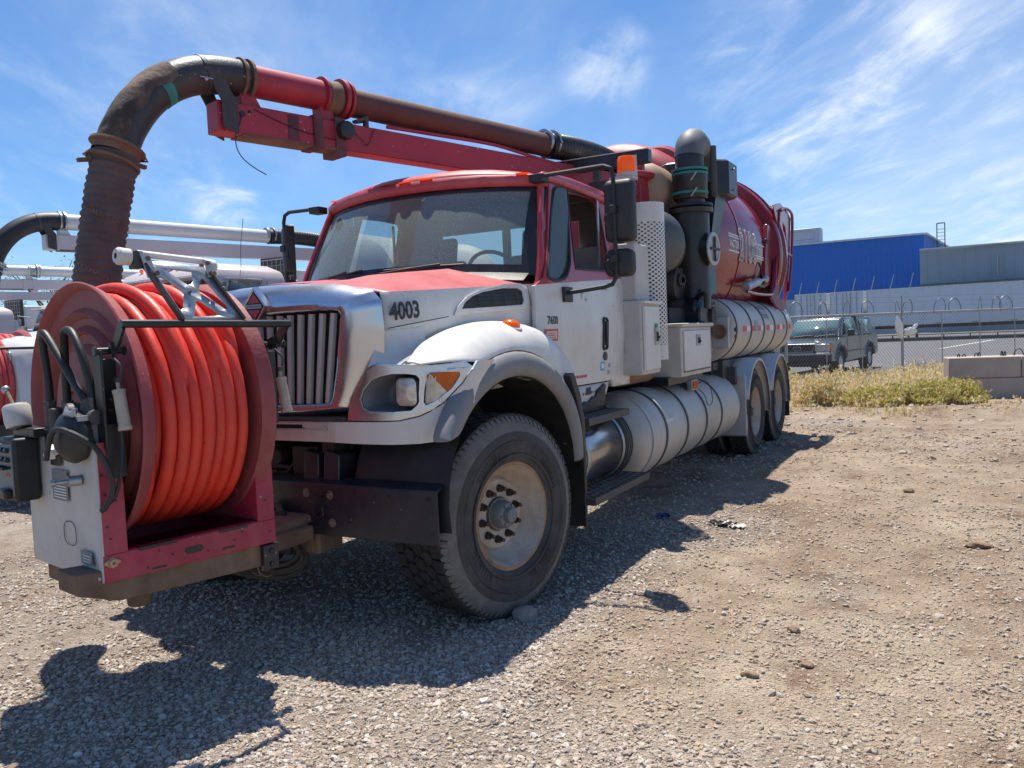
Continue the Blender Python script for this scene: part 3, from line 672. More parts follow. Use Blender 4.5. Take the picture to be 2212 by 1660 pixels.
# ---------------------------------------------------------------- fenders and flares
Ys = [-.62, -.60, -.55, -.45, -.35, -.25, -.15, -.05, .1, .25, .4, .55, .7, .8, .9, .98, 1.04]
def FT(y): return interp(y, [-.66, -.62, -.58, -.52, -.42, -.3, -.14, .1, .3, .45, .6, .74, .88, .97, 1.04], [1.435, 1.442, 1.455, 1.485, 1.527, 1.567, 1.607, 1.642, 1.646, 1.640, 1.625, 1.592, 1.525, 1.465, 1.40])
def FB(y):
    t = max(0, 1-((y-.12)/.86)**2); return .70+.80*sqrt(t)
for sg in (1, -1):
    b = MB(); rows = []
    for y in Ys:
        T = FT(y); B = max(min(FB(y)-.03, T-.10), 1.04); B = max(B, interp(y, [-.62, -.40, -.24, -.16], [1.435, 1.432, 1.415, 1.0])); B = min(B, T-.02); xi = hood_side(min(y, .9), 1.45)[0]-.02; w = interp(y, [-.62, -.55, -.45, -.35, -.2, .6, 1.04], [.88, .95, 1.0, 1.01, 1, 1, .97]); yo = interp(y, [-.62, -.3, 0], [.04, .02, 0])
        x0 = interp(y, [-.62, -.5, -.35, -.1, .2, .9], [.97, .92, .875, .865, .875, .90]); xo = 1.185*w
        prof = [(x0+(xo-x0)*q, T-d*min(1, (T-B)/.16)) for q, d in ((0, .02), (.10, .004), (.27, .0), (.45, .010), (.68, .034), (.84, .078), (.95, .12))]+[(xo, B)]
        rows.append([(sg*x, y, max(z, B)) for x, z in prof])
    b.loft(rows, closed=False)
    nb = MB(); top = []; bot = []
    for k in range(9):
        t = k/8; y = -.555+.33*t; xb = .742+.235*t; zb_ = interp(xb, [.742, .80, .887, 1.0], [1.418, 1.442, 1.432, 1.428]); h0 = hood_side(y, 1.60+.02*t, .004); b0 = (xb, YP(xb)-.002+.02*t, zb_)
        rw = []
        for q in range(7):
            s_ = q/6; e_ = s_*s_; b0 = (b0[0]-.004*t, b0[1]+.022*t, b0[2]-.006*t); rw.append((sg*(h0[0]+(b0[0]-h0[0])*e_), h0[1]+(b0[1]-h0[1])*e_, h0[2]+(b0[2]-h0[2])*s_))
        top.append(rw)
    nb.loft(top, closed=False); nb.build('hood_flank', white, truck, ang=60)
    fe = b.build('fender', white, truck, ang=60)
    s_ = fe.modifiers.new('thickness', 'SOLIDIFY'); s_.thickness = .01; s_.offset = -1
    ss = fe.modifiers.new('smooth', 'SUBSURF'); ss.levels = 1; ss.render_levels = 1
    # flare
    b = MB(); rows = []
    A = [radians(a) for a in (157, 154, 150, 143, 135, 120, 105, 90, 75, 60, 45, 32, 22, 14, 8)]
    for a in A:
        cy_, cz_ = .115, .80
        def pt(ry, rz): return cy_+ry*cos(a), cz_+rz*sin(a)
        o1 = pt(.86, .675); o2 = pt(.845, .655); o3 = pt(.80, .60); o4 = pt(.745, .545); o5 = pt(.72, .52)
        rows.append([(sg*x, max(y, -.685), z) for x, (y, z) in ((1.135, o1), (1.18, o1), (1.212, o2), (1.228, o3), (1.22, o4), (1.18, o5), (1.10, o5))])
    # front foot
    for q in range(2):
        rows[q] = [(p[0], p[1] if i < 3 else p[1]-(.03, .05, .07, .07)[min(i-3, 3)]*(1-q*.5), 1.05+.002*i if q == 0 else max(p[2], 1.062)) for i, p in enumerate(rows[q])]
    last = rows[-1]; rows.append([(p[0]-sg*.01, p[1]+.03, p[2]-.16) for p in last])
    b.loft(rows, closed=False); fl = b.build('fender_flare', grey_flare, truck, ang=60)
    s_ = fl.modifiers.new('thickness', 'SOLIDIFY'); s_.thickness = .008; s_.offset = -1
    ss = fl.modifiers.new('smooth', 'SUBSURF'); ss.levels = 1; ss.render_levels = 1
    # inner arch liner
    b = MB(); b.loft([[(sg*x, .11+.74*cos(a), .72+.60*sin(a)) for x in (1.19, .9, .60)] for a in [radians(-12+12*i) for i in range(18)]], closed=False)
    b.loft([[(sg*.60, .11+.74*cos(a), .72+.60*sin(a)), (sg*.58, .11+.3*cos(a), .9+.2*sin(a))] for a in [radians(0+12*i) for i in range(16)]], closed=False)
    b.build('arch_liner', black, truck)
    # rear flap behind the front wheel
    b = MB(); b.prism([(.84, 1.30), (.93, 1.16), (.985, .98), (.99, .75), (.975, .28), (.945, .28), (.95, .75), (.93, .98), (.86, 1.15), (.78, 1.28)], 'x', sg*.72, sg*1.215)
    b.build('splash_flap', black, truck, bevel=.006)
    b = MB(); b.lathe((sg*1.06, .31, FT(.31)-.048), (sg*.28, -.05, 1), [(0, .068), (.010, .066), (.016, .050)], 20, m=1); b.lathe((sg*1.06, .31, FT(.31)-.048), (sg*.28, -.05, 1), [(.012, .055), (.030, .05), (.045, .034), (.050, .001)], 20)
    b.build('fender_marker_light', [amber, white], fe)

# ---------------------------------------------------------------- cab
def SX(z):
    return 1.07-abs(z-1.6)*.06-max(0, z-1.92)*.13
def line_z(y): return 1.864+.066*(y-.7)
RL = [((.7, 1.864, 0), (-.066, 1, 0))]
mside = lambda o_, sg=1: (lambda u, v: (sg*(SX(v)+o_-max(0, .90-u)**1.5*.5), u, v))
cvz = [1.06+.06*i for i in range(28)]; cvy = [.7+.1*i for i in range(18)]
redcut = lambda u, v: 0 if v > line_z(u) else 1
door_o = [(.70, 1.60), (.72, 1.86), (.81, 1.92), (.875, 2.02), (1.04, 2.32), (1.17, 2.575), (1.21, 2.60), (1.95, 2.615), (2.045, 2.57), (2.065, 2.45), (2.06, 2.15), (2.055, 1.93), (2.035, 1.75), (1.99, 1.52), (1.93, 1.33), (1.87, 1.205), (1.84, 1.185), (1.10, 1.19), (1.02, 1.20), (.72, 1.45)]
ventw = [(1.205, 2.525), (1.25, 2.552), (1.34, 2.562), (1.405, 2.555), (1.375, 2.40), (1.30, 2.18), (1.235, 2.03), (1.13, 1.935), (1.02, 1.905), (.93, 1.90), (.865, 1.915), (.855, 1.935), (.92, 2.06), (1.06, 2.30)]
mainw = [(1.455, 2.565), (1.72, 2.575), (1.93, 2.572), (1.985, 2.55), (2.00, 2.50), (1.985, 2.30), (1.965, 2.06), (1.945, 2.025), (1.90, 2.01), (1.36, 1.995), (1.325, 2.01), (1.33, 2.08), (1.41, 2.38)]
cutl = [line_z(1.0)]
cabp = empty('_tmp')
bpy.data.objects.remove(cabp)
# cab shell: roof, back, firewall
b = MB()
def roofring(f):   # f 0 front..1 rear: half-profile across
    y0 = None; P = []
    for fx in (1, .97, .90, .78, .6, .4, .2, 0, -.2, -.4, -.6, -.78, -.90, -.97, -1):
        ax = abs(fx); ytop = .83+.30*ax**2.4
        y = ytop+(2.30-ytop)*f
        zed = 2.615+.125*(1-ax**3.0)*interp(f, [0, .03, .08, .16, .35, 1], [.20, .52, .78, .92, 1.0, .9])-(.03*f if ax > .95 else 0)
        x = fx*interp(f, [0, .3, 1], [.945, .965, .95])
        P.append((x, y, zed))
    return P
b.loft([roofring(f) for f in (0, .03, .08, .16, .28, .45, .65, .85, .96, 1)], closed=False)
# header lip in front of roof, down to glass top
def WT(x): return (x, .835+.27*abs(x/.9)**2.4, 2.555+.018*(1-abs(x/.9)**2))
def WB(x): return (x, .50+.31*abs(x/.98)**2.4, 1.950+.042*(1-abs(x/.98)**2))
xs_ = [.945*k for k in (1, .97, .90, .78, .6, .4, .2, 0, -.2, -.4, -.6, -.78, -.90, -.97, -1)]
b.loft([[p for p in roofring(0)], [(x*.995, WT(x)[1]-.008, WT(x)[2]+.028) for x in xs_], [(x*.99, WT(x)[1]+.0, WT(x)[2]-.002) for x in xs_]], closed=False)
cab = b.build('cab_roof', hood_red, truck, ang=50)  # pale pinkish glare on the roof is put into the paint colour
s_ = cab.modifiers.new('thickness', 'SOLIDIFY'); s_.thickness = .03; s_.offset = -1
b = MB()
b.box(-.98, .98, 2.27, 2.30, 1.15, 2.08, 0); b.box(-.95, .95, 2.265, 2.295, 2.46, 2.66); b.box(-.80, .80, 2.2, 2.27, 2.60, 2.70)
for x0, x1 in ((-.96, -.68), (.66, .96)): b.box(x0, x1, 2.271, 2.299, 2.08, 2.46)
b.box(-.95, .95, .80, 2.27, 1.12, 1.16, 2)   # floor
b.box(-.97, .97, .74, .78, 1.1, 1.85, 2)
b.build('cab_back_wall', [interior_lt, glass_ := sglass, interior], truck)
for sg in (1, -1):
    # roof edge rail and rear corner post, in body red
    b = MB()
    path = [(.70, 1.86), (.80, 1.97), (.98, 2.29), (1.14, 2.59), (1.22, 2.625), (1.6, 2.645), (2.0, 2.64), (2.12, 2.60), (2.16, 2.50), (2.17, 2.2), (2.165, 1.95), (2.15, 1.75), (2.10, 1.5), (2.04, 1.3), (1.96, 1.12)]
    inn_ = [(.80, 1.90), (.865, 2.01), (1.03, 2.31), (1.165, 2.575), (1.21, 2.604), (1.6, 2.618), (1.95, 2.62), (2.05, 2.58), (2.072, 2.47), (2.068, 2.17), (2.063, 1.93), (2.043, 1.75), (1.998, 1.52), (1.938, 1.33), (1.878, 1.20)]
    outp = path+[(2.3, 1.12), (2.3, 2.60), (1.8, 2.66), (1.15, 2.66), (.9, 2.3), (.66, 1.92)]
    side_o = [(.77, 1.90), (.80, 1.97), (.93, 2.26), (1.07, 2.58), (1.14, 2.655), (1.6, 2.675), (2.2, 2.66), (2.28, 2.60), (2.30, 2.3), (2.30, 1.13), (1.95, 1.13), (1.885, 1.205)] + [p for p in reversed(inn_[:-1])] + [(.72, 1.80)]
    panel('cab_side', side_o, mside(-.006, sg), [red, white], truck, lines=RL, thick=.03, cu=cvy, cv=cvz, matf=redcut, out=(sg, 0, 0), ang=50)
    dr = panel('door', door_o, mside(.006, sg), [red, white], truck, lines=RL, holes=[ventw, mainw], thick=.035, cu=cvy, cv=cvz, matf=redcut, out=(sg, 0, 0), bevel=.006, ang=50)
    gv = panel('vent_window', ventw, lambda u, v: (sg*(SX(1.9)-.012-(v-1.9)*.13), u, v), sglass, dr, thick=.004, out=(sg, 0, 0), ang=5)
    for m_ in gv.data.polygons: m_.use_smooth = False
    def seal(loop, name, r=.010, o_=.004):
        s2 = MB(); f_ = mside(o_, sg); pts = [f_(*p) for p in smooth_path([(p[0], p[1], 0) for p in loop+[loop[0]]], 3) for p in [(p[0], p[1])]]
        s2.tube(pts, r, 6, cap=False); s2.build(name, black, dr)
    seal(ventw, 'window_seal', .012); seal(mainw, 'window_seal', .009)
    w = MB(); w.box(sg*.955, sg*.965, 1.93, 1.96, 2.02, 2.55); w.build('window_channel', steel, dr)
    hd = MB(); pts = rrect(1.685, 1.775, 1.415, 1.660, .03, 4); f1 = mside(.010, sg); f2 = mside(.022, sg)
    hd.loft([[mside(.006, sg)(*p) for p in pts], [f2(1.73+(p[0]-1.73)*.94, 1.5375+(p[1]-1.5375)*.97) for p in pts], [f2(1.73+(p[0]-1.73)*.80, 1.5375+(p[1]-1.5375)*.91) for p in pts], [mside(-.01, sg)(1.73+(p[0]-1.73)*.62, 1.5375+(p[1]-1.5375)*.84) for p in pts]], cap0=False)
    hd.build('door_handle', black, dr)
    pd = MB(); pd.box(sg*(SX(1.5)+.012), sg*(SX(1.5)+.032), 1.715, 1.745, 1.45, 1.63); pd.build('handle_paddle', black, dr, bevel=.005)
    lk = MB(); lk.cyl(mside(.006, sg)(1.735, 1.372), mside(.016, sg)(1.735, 1.372), .032, 20); lk.build('door_lock', grey_dark, dr)
    # sill under the door, corroded away at the rear
    panel('rocker_panel', [(1.02, 1.178), (1.86, 1.175), (1.80, 1.08), (1.74, 1.10), (1.70, 1.06), (1.64, 1.075), (1.58, 1.03), (1.52, 1.045), (1.46, 1.02), (1.40, 1.035), (1.34, 1.01), (1.24, 1.02), (1.08, 1.09)], mside(-.004, sg), white_dirty, truck, thick=.02, out=(sg, 0, 0), cv=cvz, cu=cvy)
    panel('torn_rocker_flap', [(1.10, 1.06), (1.22, 1.045), (1.30, 1.03), (1.38, 1.065), (1.45, 1.06), (1.52, 1.09), (1.57, 1.085), (1.61, 1.13), (1.68, 1.15), (1.72, 1.17), (1.76, 1.15), (1.74, 1.11), (1.76, 1.05), (1.70, .99), (1.45, .985), (1.2, .985)], mside(.012, sg), black, truck, thick=.012, out=(sg, 0, 0), cv=[.98+.03*i for i in range(8)], cu=cvy)
D = [o for o in truck.children if o.name.startswith('door')][0]
ms = lambda o_, cy_, cz_, sl=0: (lambda u, v: mside(o_)(cy_+u, cz_+v+u*sl))
text_mesh('model_number', '7600', .075, ms(.0085, .865, 1.637), dkgrey_letter, D, bold=.001, sx=.85, cuts=2)
text_mesh('fire_extinguisher_sign', 'FIRE EXTINGUISHER INSIDE', .026, ms(.0085, 1.28, 1.245), red_letter, D, bold=.0012, sx=.80, cuts=2)
def sticker(name, y0, y1, z0, z1, m, parent, o_=.0075):
    s2 = MB(); f = mside(o_); s2.add([f(y0, z0), f(y1, z0), f(y1, z1), f(y0, z1)], [(0, 1, 2, 3)]); s2.build(name, m, parent)
sticker('red_sticker', .77, .918, 1.505, 1.583, red_letter, D, .010)
sticker('red_sticker', .785, .90, 1.52, 1.57, white, D, .0115)
for k in range(3): sticker('sticker_line', .80, .885, 1.526+.014*k, 1.531+.014*k, red_letter, D, .0125)
sticker('blue_sticker', 1.655, 1.735, 1.268, 1.332, blue_sticker, D); sticker('blue_sticker', 1.668, 1.722, 1.282, 1.318, whitelet, D, .0085)
for k, (y0, z0) in enumerate(((1.80, 1.285), (1.79, 1.235))): sticker('small_sticker', y0, y0+.05, z0, z0+.03, grey_letter, D)
text_mesh('faded_door_logo', 'P', .10, ms(.0085, 1.36, 1.82), grey_letter, D, bold=.002, cuts=2)
text_mesh('faded_door_logo', '+', .11, ms(.0085, 1.42, 1.78), grey_letter, D, bold=-.002, cuts=2)
text_mesh('faded_door_lettering', 'ILUMINAR', .035, ms(.0085, 1.76, 1.87), grey_letter, D, bold=.001, cuts=2)
b = MB()
for k in range(9):
    y = 1.36+.045*k; b.add([mside(-.001)(y, 1.10+rng.random()*.02), mside(-.001)(y+.02+rng.random()*.03, 1.10+rng.random()*.015), mside(-.001)(y+.03, 1.118+rng.random()*.03), mside(-.001)(y+.005, 1.12+rng.random()*.02)], [(0, 1, 2, 3)])
b.build('paint_chips', blackp, truck, kind='stuff')
sticker('sill_decal', 1.42, 1.50, 1.11, 1.16, dkgrey_letter, truck, .0)

# windshield
def WG(u, v):   # u -1..1, v 0..1
    a = Vector(WB(u*.975)); c = Vector(WT(u*.915)); p = a.lerp(c, v); p.y -= .02*sin(pi*v); return p
b = MB(); NU, NV = 28, 6
b.loft([[WG(-1+2*i/NU, j/NV) for i in range(NU+1)] for j in range(NV+1)], closed=False)
wsd = b.build('windshield', wglass, truck)
b = MB(); lo = [WG(-1+2*i/40, 0) for i in range(41)]+[WG(1, v/8) for v in range(1, 9)]+[WG(1-2*i/40, 1) for i in range(1, 41)]+[WG(-1, 1-v/8) for v in range(1, 8)]
def inset(k):
    o = []
    for i in range(41): o.append(WG((-1+2*i/40)*(1-k*.9), k))
    for v in range(1, 9): o.append(WG(1-k*.9, k+(1-2*k)*v/8))
    for i in range(1, 41): o.append(WG((1-2*i/40)*(1-k*.9), 1-k))
    for v in range(1, 8): o.append(WG(-1+k*.9, 1-k-(1-2*k)*v/8))
    return [p+Vector((0, -.004, .003)) for p in o]
b.loft([inset(-.035), inset(.075)], cap0=False, cap1=False); b.build('windshield_border', blackp, wsd, ang=60)
b = MB()
for (x0, dx) in ((.02, .48), (-.70, .42)):
    p0 = WG(x0+.0, -.03)+Vector((0, -.05, .02)); q = WG(x0+dx*.9, .045)+Vector((0, -.03, .02)); m_ = WG(x0+.25, .02)+Vector((0, -.045, .015))
    b.tube([p0, m_, q], .008, 6); e0 = WG(x0-.05+.0, .03)+Vector((0, -.02, .01)); e1_ = WG(x0+dx+.1, .06)+Vector((0, -.02, .01))
    b.tube([e0, (e0+e1_)/2+Vector((0, -.01, .004)), e1_], .006, 5)
build_each(b, 'wiper', black, truck)
b = MB(); b.loft([[(x*1.01, WB(x)[1]-.09, WB(x)[2]-.055) for x in xs_], [(x*1.01, WB(x)[1]-.01, WB(x)[2]-.006) for x in xs_], [(x, WB(x)[1]+.05, WB(x)[2]-.004) for x in xs_], [(x, WB(x)[1]+.12, WB(x)[2]-.06) for x in xs_]], closed=False); b.build('cowl_strip', black, truck)
for k, x in enumerate((.0, .17, -.17, .80, -.80)):
    y = .83+.30*(abs(x)/.945)**2.4-.004; z = 2.648 if abs(x) < .5 else 2.634
    if k == 0:
        b = MB(); b.sphere((0, 0, 0), 1, 14, sx=.065, sy=.045, sz=.03); b.v = [(p[0], p[1], p[2]*.032) for p in b.v]
        ml = b.build('marker_light', amber, truck); o = ml
    else: o = inst(ml, truck)
    o.location = (x, y, z)
# interior
b = MB(); b.box(-.92, .92, .92, 1.12, 1.55, 1.90); b.loft([[(x, WB(x)[1]+.03, 1.90) for x in xs_], [(x, 1.12, 1.93) for x in xs_]], closed=False)
b.build('dashboard', interior, truck, bevel=.02)
b = MB()
for sx in (.45, -.45):
    b.prism([(1.55, 1.45), (2.05, 1.45), (2.0, 1.6), (1.55, 1.6)], 'x', sx-.26, sx+.26); b.prism([(1.73, 1.55), (1.86, 1.55), (1.96, 2.18), (1.88, 2.20)], 'x', sx-.24, sx+.24); b.prism([(1.87, 2.15), (1.95, 2.15), (1.99, 2.38), (1.92, 2.40)], 'x', sx-.14, sx+.14)
st = b.build('seat', interior, truck, bevel=.04)
b = MB(); t_ = [(.45+.21*cos(a), 1.22-.10*sin(a), 1.98+.17*sin(a)) for a in arc(28)]+[(.66, 1.22, 1.98)]
b.tube(t_, .014, 8); b.bar((.25, 1.22, 1.98), (.65, 1.22, 1.98), .03, .02); b.cyl((.45, 1.22, 1.97), (.45, 1.02, 1.75), .03, 8)
b.build('steering_wheel', interior, truck)
b = MB(); b.loft([[(.33+.10*cos(a)*k, 1.02+.07*sin(a)*k, z) for a in arc(9)] for k, z in ((1, 1.90), (.9, 1.96), (.5, 1.985))]); b.build('dash_clutter', white_panel, truck)

# ---------------------------------------------------------------- mirrors
def mirror(sg):
    b = MB(); x = 1.425
    P = [(.93, .98, 2.585), (1.0, 1.02, 2.60), (1.15, 1.06, 2.610), (1.36, 1.10, 2.622), (1.41, 1.10, 2.60), (x, 1.10, 2.55), (x, 1.10, 2.3), (x, 1.10, 2.0), (x, 1.095, 1.90), (1.40, 1.09, 1.855), (1.34, 1.08, 1.842), (1.15, 1.08, 1.825), (1.07, 1.08, 1.82)]
    b.tube([(sg*p[0], p[1], p[2]) for p in P], .0145, 10)
    b.bar((sg*(x), 1.085, 2.36), (sg*(x), 1.085, 2.31), .045, .045); b.bar((sg*(x), 1.085, 2.045), (sg*(x), 1.085, 1.995), .045, .045)
    b.box(*sorted((sg*.90, sg*1.0)), .93, 1.03, 2.55, 2.60); b.box(*sorted((sg*1.065, sg*1.085)), 1.03, 1.16, 1.76, 1.86)
    arm = b.build('mirror_arm', black, truck, bevel=.003)
    for (x0, x1, z0, z1, r) in ((1.345, 1.545, 2.13, 2.53, .035), (1.335, 1.53, 1.905, 2.085, .045)):
        b = MB(); L_ = rrect(x0, x1, z0, z1, r, 5); cx_, cz_ = (x0+x1)/2, (z0+z1)/2
        rg = lambda k, y: [(sg*(cx_+(p[0]-cx_)*k), y, cz_+(p[1]-cz_)*k) for p in L_]
        b.loft([rg(.80, 1.105), rg(.93, 1.115), rg(1, 1.14), rg(1, 1.185)], cap1=False); b.loft([rg(1, 1.185), rg(.95, 1.182)], cap0=False, cap1=False); b.loft([rg(.95, 1.18)], cap1=False, m=1)
        if sg < 0:
            RMt = Matrix.Translation((-1.435, 1.14, 0)) @ Matrix.Rotation(radians(-38), 4, 'Z') @ Matrix.Translation((1.435, -1.14, 0)); b.v = [tuple(RMt @ Vector(p)) for p in b.v]
        b.build('mirror_head', [black, chrome], arm, ang=50)
    b = MB()
    for z0, z1 in ((2.33, 2.22), (2.02, 1.95)): b.tube(smooth_path([(sg*1.41, 1.09, z0), (sg*1.37, 1.07, (z0+z1)/2+.02), (sg*1.375, 1.075, (z0+z1)/2-.03), (sg*1.40, 1.10, z1-.02)], 4), .004, 5)
    build_each(b, 'mirror_wire', blackp, arm)
mirror(1); mirror(-1)

# ---------------------------------------------------------------- steps, small tank
def grate(name, x0, x1, y0, y1, z, nx, ny, parent):
    holes = []
    dy = (y1-y0)/ny; dx = (x1-x0)/nx
    for i in range(nx):
        for j in range(ny):
            cx_, cy_ = x0+dx*(i+.5), y0+dy*(j+.5); holes.append(ell(cx_, cy_, dx*.33, dy*.33, 8))
    o = panel(name, [(x0-.008, y0-.01), (x1+.008, y0-.01), (x1+.008, y1+.01), (x0-.008, y1+.01)], lambda u, v: (u, v, z), dark_grate, parent, holes=holes, thick=.006, out=(0, 0, 1))
    b = MB(); b.box(x0-.012, x0, y0-.012, y1+.012, z-.05, z); b.box(x1, x1+.012, y0-.012, y1+.012, z-.045, z+.004); b.box(x0, x1, y0-.014, y0-.002, z-.045, z+.002); b.box(x0, x1, y1+.002, y1+.014, z-.045, z+.002)
    b.build('step_frame', grey_dark, o); return o
g1 = grate('step', .92, 1.20, 1.07, 1.80, .975, 4, 11, truck); g2 = grate('step', .98, 1.26, .99, 2.03, .46, 4, 14, truck)
b = MB()
for y in (1.0, 1.98): b.bar((.95, y, .98), (.98, y, .42), .04, .06)
build_each(b, 'step_bracket', grey_dark, g2)
b = MB(); yc0, yc1 = 1.08, 1.93; c_ = (.90, .70)
b.lathe((c_[0], yc0, c_[1]), (0, 1, 0), [(-.02, .001), (-.015, .15), (0, .235), (.03, .262), (.83, .262), (.86, .24), (.88, .15), (.885, .001)], 40)
ft = b.build('fuel_tank', alu_shiny, truck, ang=40)
b = MB()
for y in (1.14, 1.80): b.lathe((c_[0], y, c_[1]), (0, 1, 0), [(-.02, .263), (-.02, .268), (.02, .268), (.02, .263)], 40)
build_each(b, 'tank_strap', steel, ft)
b = MB()
for y in (1.86, 1.90, 1.94): b.lathe((c_[0]+.0, y, c_[1]), (0, 1, 0), [(-.012, .262), (-.006, .285), (.006, .285), (.012, .262)], 30)
build_each(b, 'tank_end_rib', grey_dark, ft)

# ---------------------------------------------------------------- long water tanks
def tank(name, cx_, cz_, r, y0, y1, bands, parent, domes=(.10, .08), mat=alu, r_x=1.0):
    b = MB(); d0, d1 = domes
    prof = [(y0-d0, .001)]+[(y0-d0*cos(a), r*sin(a)) for a in [radians(k) for k in (15, 30, 45, 60, 75)]]+[(y0, r), (y1, r)]+[(y1+d1*cos(a), r*sin(a)) for a in [radians(k) for k in (75, 60, 45, 30, 15)]]+[(y1+d1, .001)]
    b.lathe((cx_, 0, cz_), (0, 1, 0), prof, 56); t = b.build(name, mat, parent, ang=40)
    first = None
    for y in bands:
        if first is None:
            q = MB(); q.lathe((0, 0, 0), (0, 1, 0), [(-.022, r), (-.022, r+.006), (-.012, r+.010), (.012, r+.010), (.022, r+.006), (.022, r)], 56); first = q.build('tank_band', grey_dark, t); o = first
        else: o = inst(first, t)
        o.location = (cx_, y, cz_)
    b = MB()
    for y in list(bands): b.lathe((cx_, y-.06, cz_), (0, 1, 0), [(-.004, r), (0, r+.004), (.004, r)], 56)
    build_each(b, 'weld_seam', alu, t)
    return t
lt = tank('lower_water_tank', .835, .675, .37, 2.36, 5.25, [2.70, 3.30, 3.93, 4.50], truck, (.20, .06))
b = MB(); b.lathe((.835, 2.36, .675), (0, 1, 0), [(-.02, .36), (-.02, .377), (.01, .377), (.02, .371)], 56); b.lathe((.835, 5.25, .675), (0, 1, 0), [(-.02, .366), (0, .374), (.01, .366)], 56)
build_each(b, 'tank_rim', alu_dull, lt)
b = MB(); b.box(1.08, 1.13, 3.72, 3.90, .96, 1.06); bx = b.build('marker_box', steel, lt, bevel=.004)
b = MB(); b.box(1.131, 1.145, 3.74, 3.80, .975, 1.045); b.box(1.131, 1.145, 3.82, 3.88, .975, 1.045); build_each(b, 'side_reflector', amber, lt, bevel=.004)
b = MB(); b.tube(smooth_path([(1.12, 3.88, 1.0), (1.18, 3.98, 1.04), (1.21, 4.08, .95), (1.215, 4.1, .82), (1.20, 4.0, .80), (1.19, 3.92, .90), (1.14, 3.88, .97)], 5), .004, 5); b.build('hanging_wire', blackp, lt)
b = MB(); b.cyl((.60, 2.6, .32), (.60, 2.6, .22), .03, 8); b.box(.8, .86, 3.1, 3.5, .28, .315); b.cyl((1.0, 3.4, .36), (1.0, 3.4, .28), .02, 8); b.tube([(.7, 2.7, .30), (.7, 3.6, .29), (.8, 4.6, .30)], .015, 6)
b.build('tank_drain', grey_dark, lt)
ut = tank('upper_water_tank', .895, 1.525, .352, 4.98, 8.40, [5.05, 5.76, 6.46, 7.12, 7.96], truck, (.03, .12), mat=alu)
def cylp(cx_, cz_, r): return lambda y, a, o_=0: (cx_+(r+o_)*cos(a), y, cz_+(r+o_)*sin(a))
cp = cylp(.895, 1.525, .352)
b = MB(); b2 = MB()
for (y0, y1) in ((5.34, 5.54), (5.80, 6.04), (6.10, 6.28), (6.60, 6.80), (7.24, 7.46), (7.62, 7.80), (8.1, 8.25)):
    b.loft([[cp(y0, a, .002) for a in (-.10, .0, .08)], [cp(y1, a, .002) for a in (-.10, 0, .08)]], closed=False)
for (y0, y1) in ((5.54, 5.70), (6.28, 6.40), (6.80, 7.0), (7.46, 7.62)):
    b2.loft([[cp(y0, a, .0015) for a in (-.10, .0, .08)], [cp(y1, a, .0015) for a in (-.10, 0, .08)]], closed=False)
build_each(b, 'reflective_tape', red_letter, ut); build_each(b2, 'white_tape', whitelet, ut)
b = MB(); b.loft([[cp(5.94, a, .004) for a in (-.06, .1, .25)], [cp(6.14, a, .004) for a in (-.06, .1, .25)]], closed=False); b.loft([[cp(6.5, a, .004) for a in (.45, .6)], [cp(6.85, a, .004) for a in (.45, .6)]], closed=False); build_each(b, 'faded_decal', grey_letter, ut)
text_mesh('caution_lettering', 'CAUTION', .10, lambda u, v: cp(6.70+u, .75+v/.352, .005), dkgrey_letter, ut, cuts=5)
text_mesh('caution_lettering', 'WATER', .09, lambda u, v: cp(6.70+u, .38+v/.352, .005), dkgrey_letter, ut, cuts=5)
b = MB(); b.box(.60, 1.0, 4.93, 4.952, 1.22, 1.60); b.box(1.02, 1.20, 4.88, 4.95, 1.33, 1.66); b.box(1.0, 1.02, 4.86, 4.95, 1.3, 1.68)
b.build('tank_front_plate', alu_dull, ut, bevel=.006)
b = MB(); b.lathe((1.11, 4.87, 1.50), (0, -1, 0), [(0, .075), (.02, .08), (.022, .06), (.005, .05), (.005, .001)], 20); b.build('rusty_port', rusty, ut)
b = MB(); b.cyl((1.215, 5.0, 1.52), (1.26, 5.0, 1.52), .03, 6); b.cyl((1.215, 5.0, 1.45), (1.25, 5.0, 1.45), .02, 6); build_each(b, 'tank_valve', under, ut)
b = MB(); b.box(.55, 1.0, 4.98, 8.3, 1.08, 1.17); b.box(.5, 1.05, 5.2, 5.5, .95, 1.18); b.box(.5, 1.0, 8.1, 8.3, .95, 1.2); b.box(.35, .95, 5.1, 8.6, 1.04, 1.12); b.box(.8, 1.15, 5.35, 5.42, .90, 1.1)
b.build('tank_cradle', grey_dark, truck, bevel=.008)

# ---------------------------------------------------------------- tool boxes, shield
def latch(x, y, z, parent, dy=.035, dz=.06):
    b = MB(); b.box(x, x+.012, y-dy, y+dy, z-dz, z+dz); b.box(x+.012, x+.02, y-dy*.5, y+dy*.5, z-dz*.6, z+dz*.5, 1); b.cyl((x+.02, y, z-.01), (x+.032, y, z-.01), .012, 8, 1)
    b.build('box_latch', [steel, grey_dark], parent, bevel=.002)
b = MB(); b.box(.50, 1.20, 2.16, 2.60, 1.20, 1.785)
tb = b.build('tall_tool_box', white_panel, truck, bevel=.012)
b = MB(); b.box(.50, 1.16, 2.19, 2.50, 1.785, 2.235); b.build('tool_box_top', white_panel, tb, bevel=.012)
b = MB(); b.box(1.201, 1.215, 2.19, 2.575, 1.235, 1.74); td = b.build('tool_box_door', white, tb, bevel=.005); latch(1.215, 2.47, 1.50, tb, .04, .07)
b = MB(); b.box(1.20, 1.235, 2.16, 2.60, 1.76, 1.78); b.cyl((1.216, 2.205, 1.24), (1.216, 2.205, 1.73), .006, 6); b.build('tool_box_hinge', white, tb)
b = MB(); b.box(1.216, 1.222, 2.44, 2.50, 1.56, 1.60); b.build('teal_patch', teal, tb)
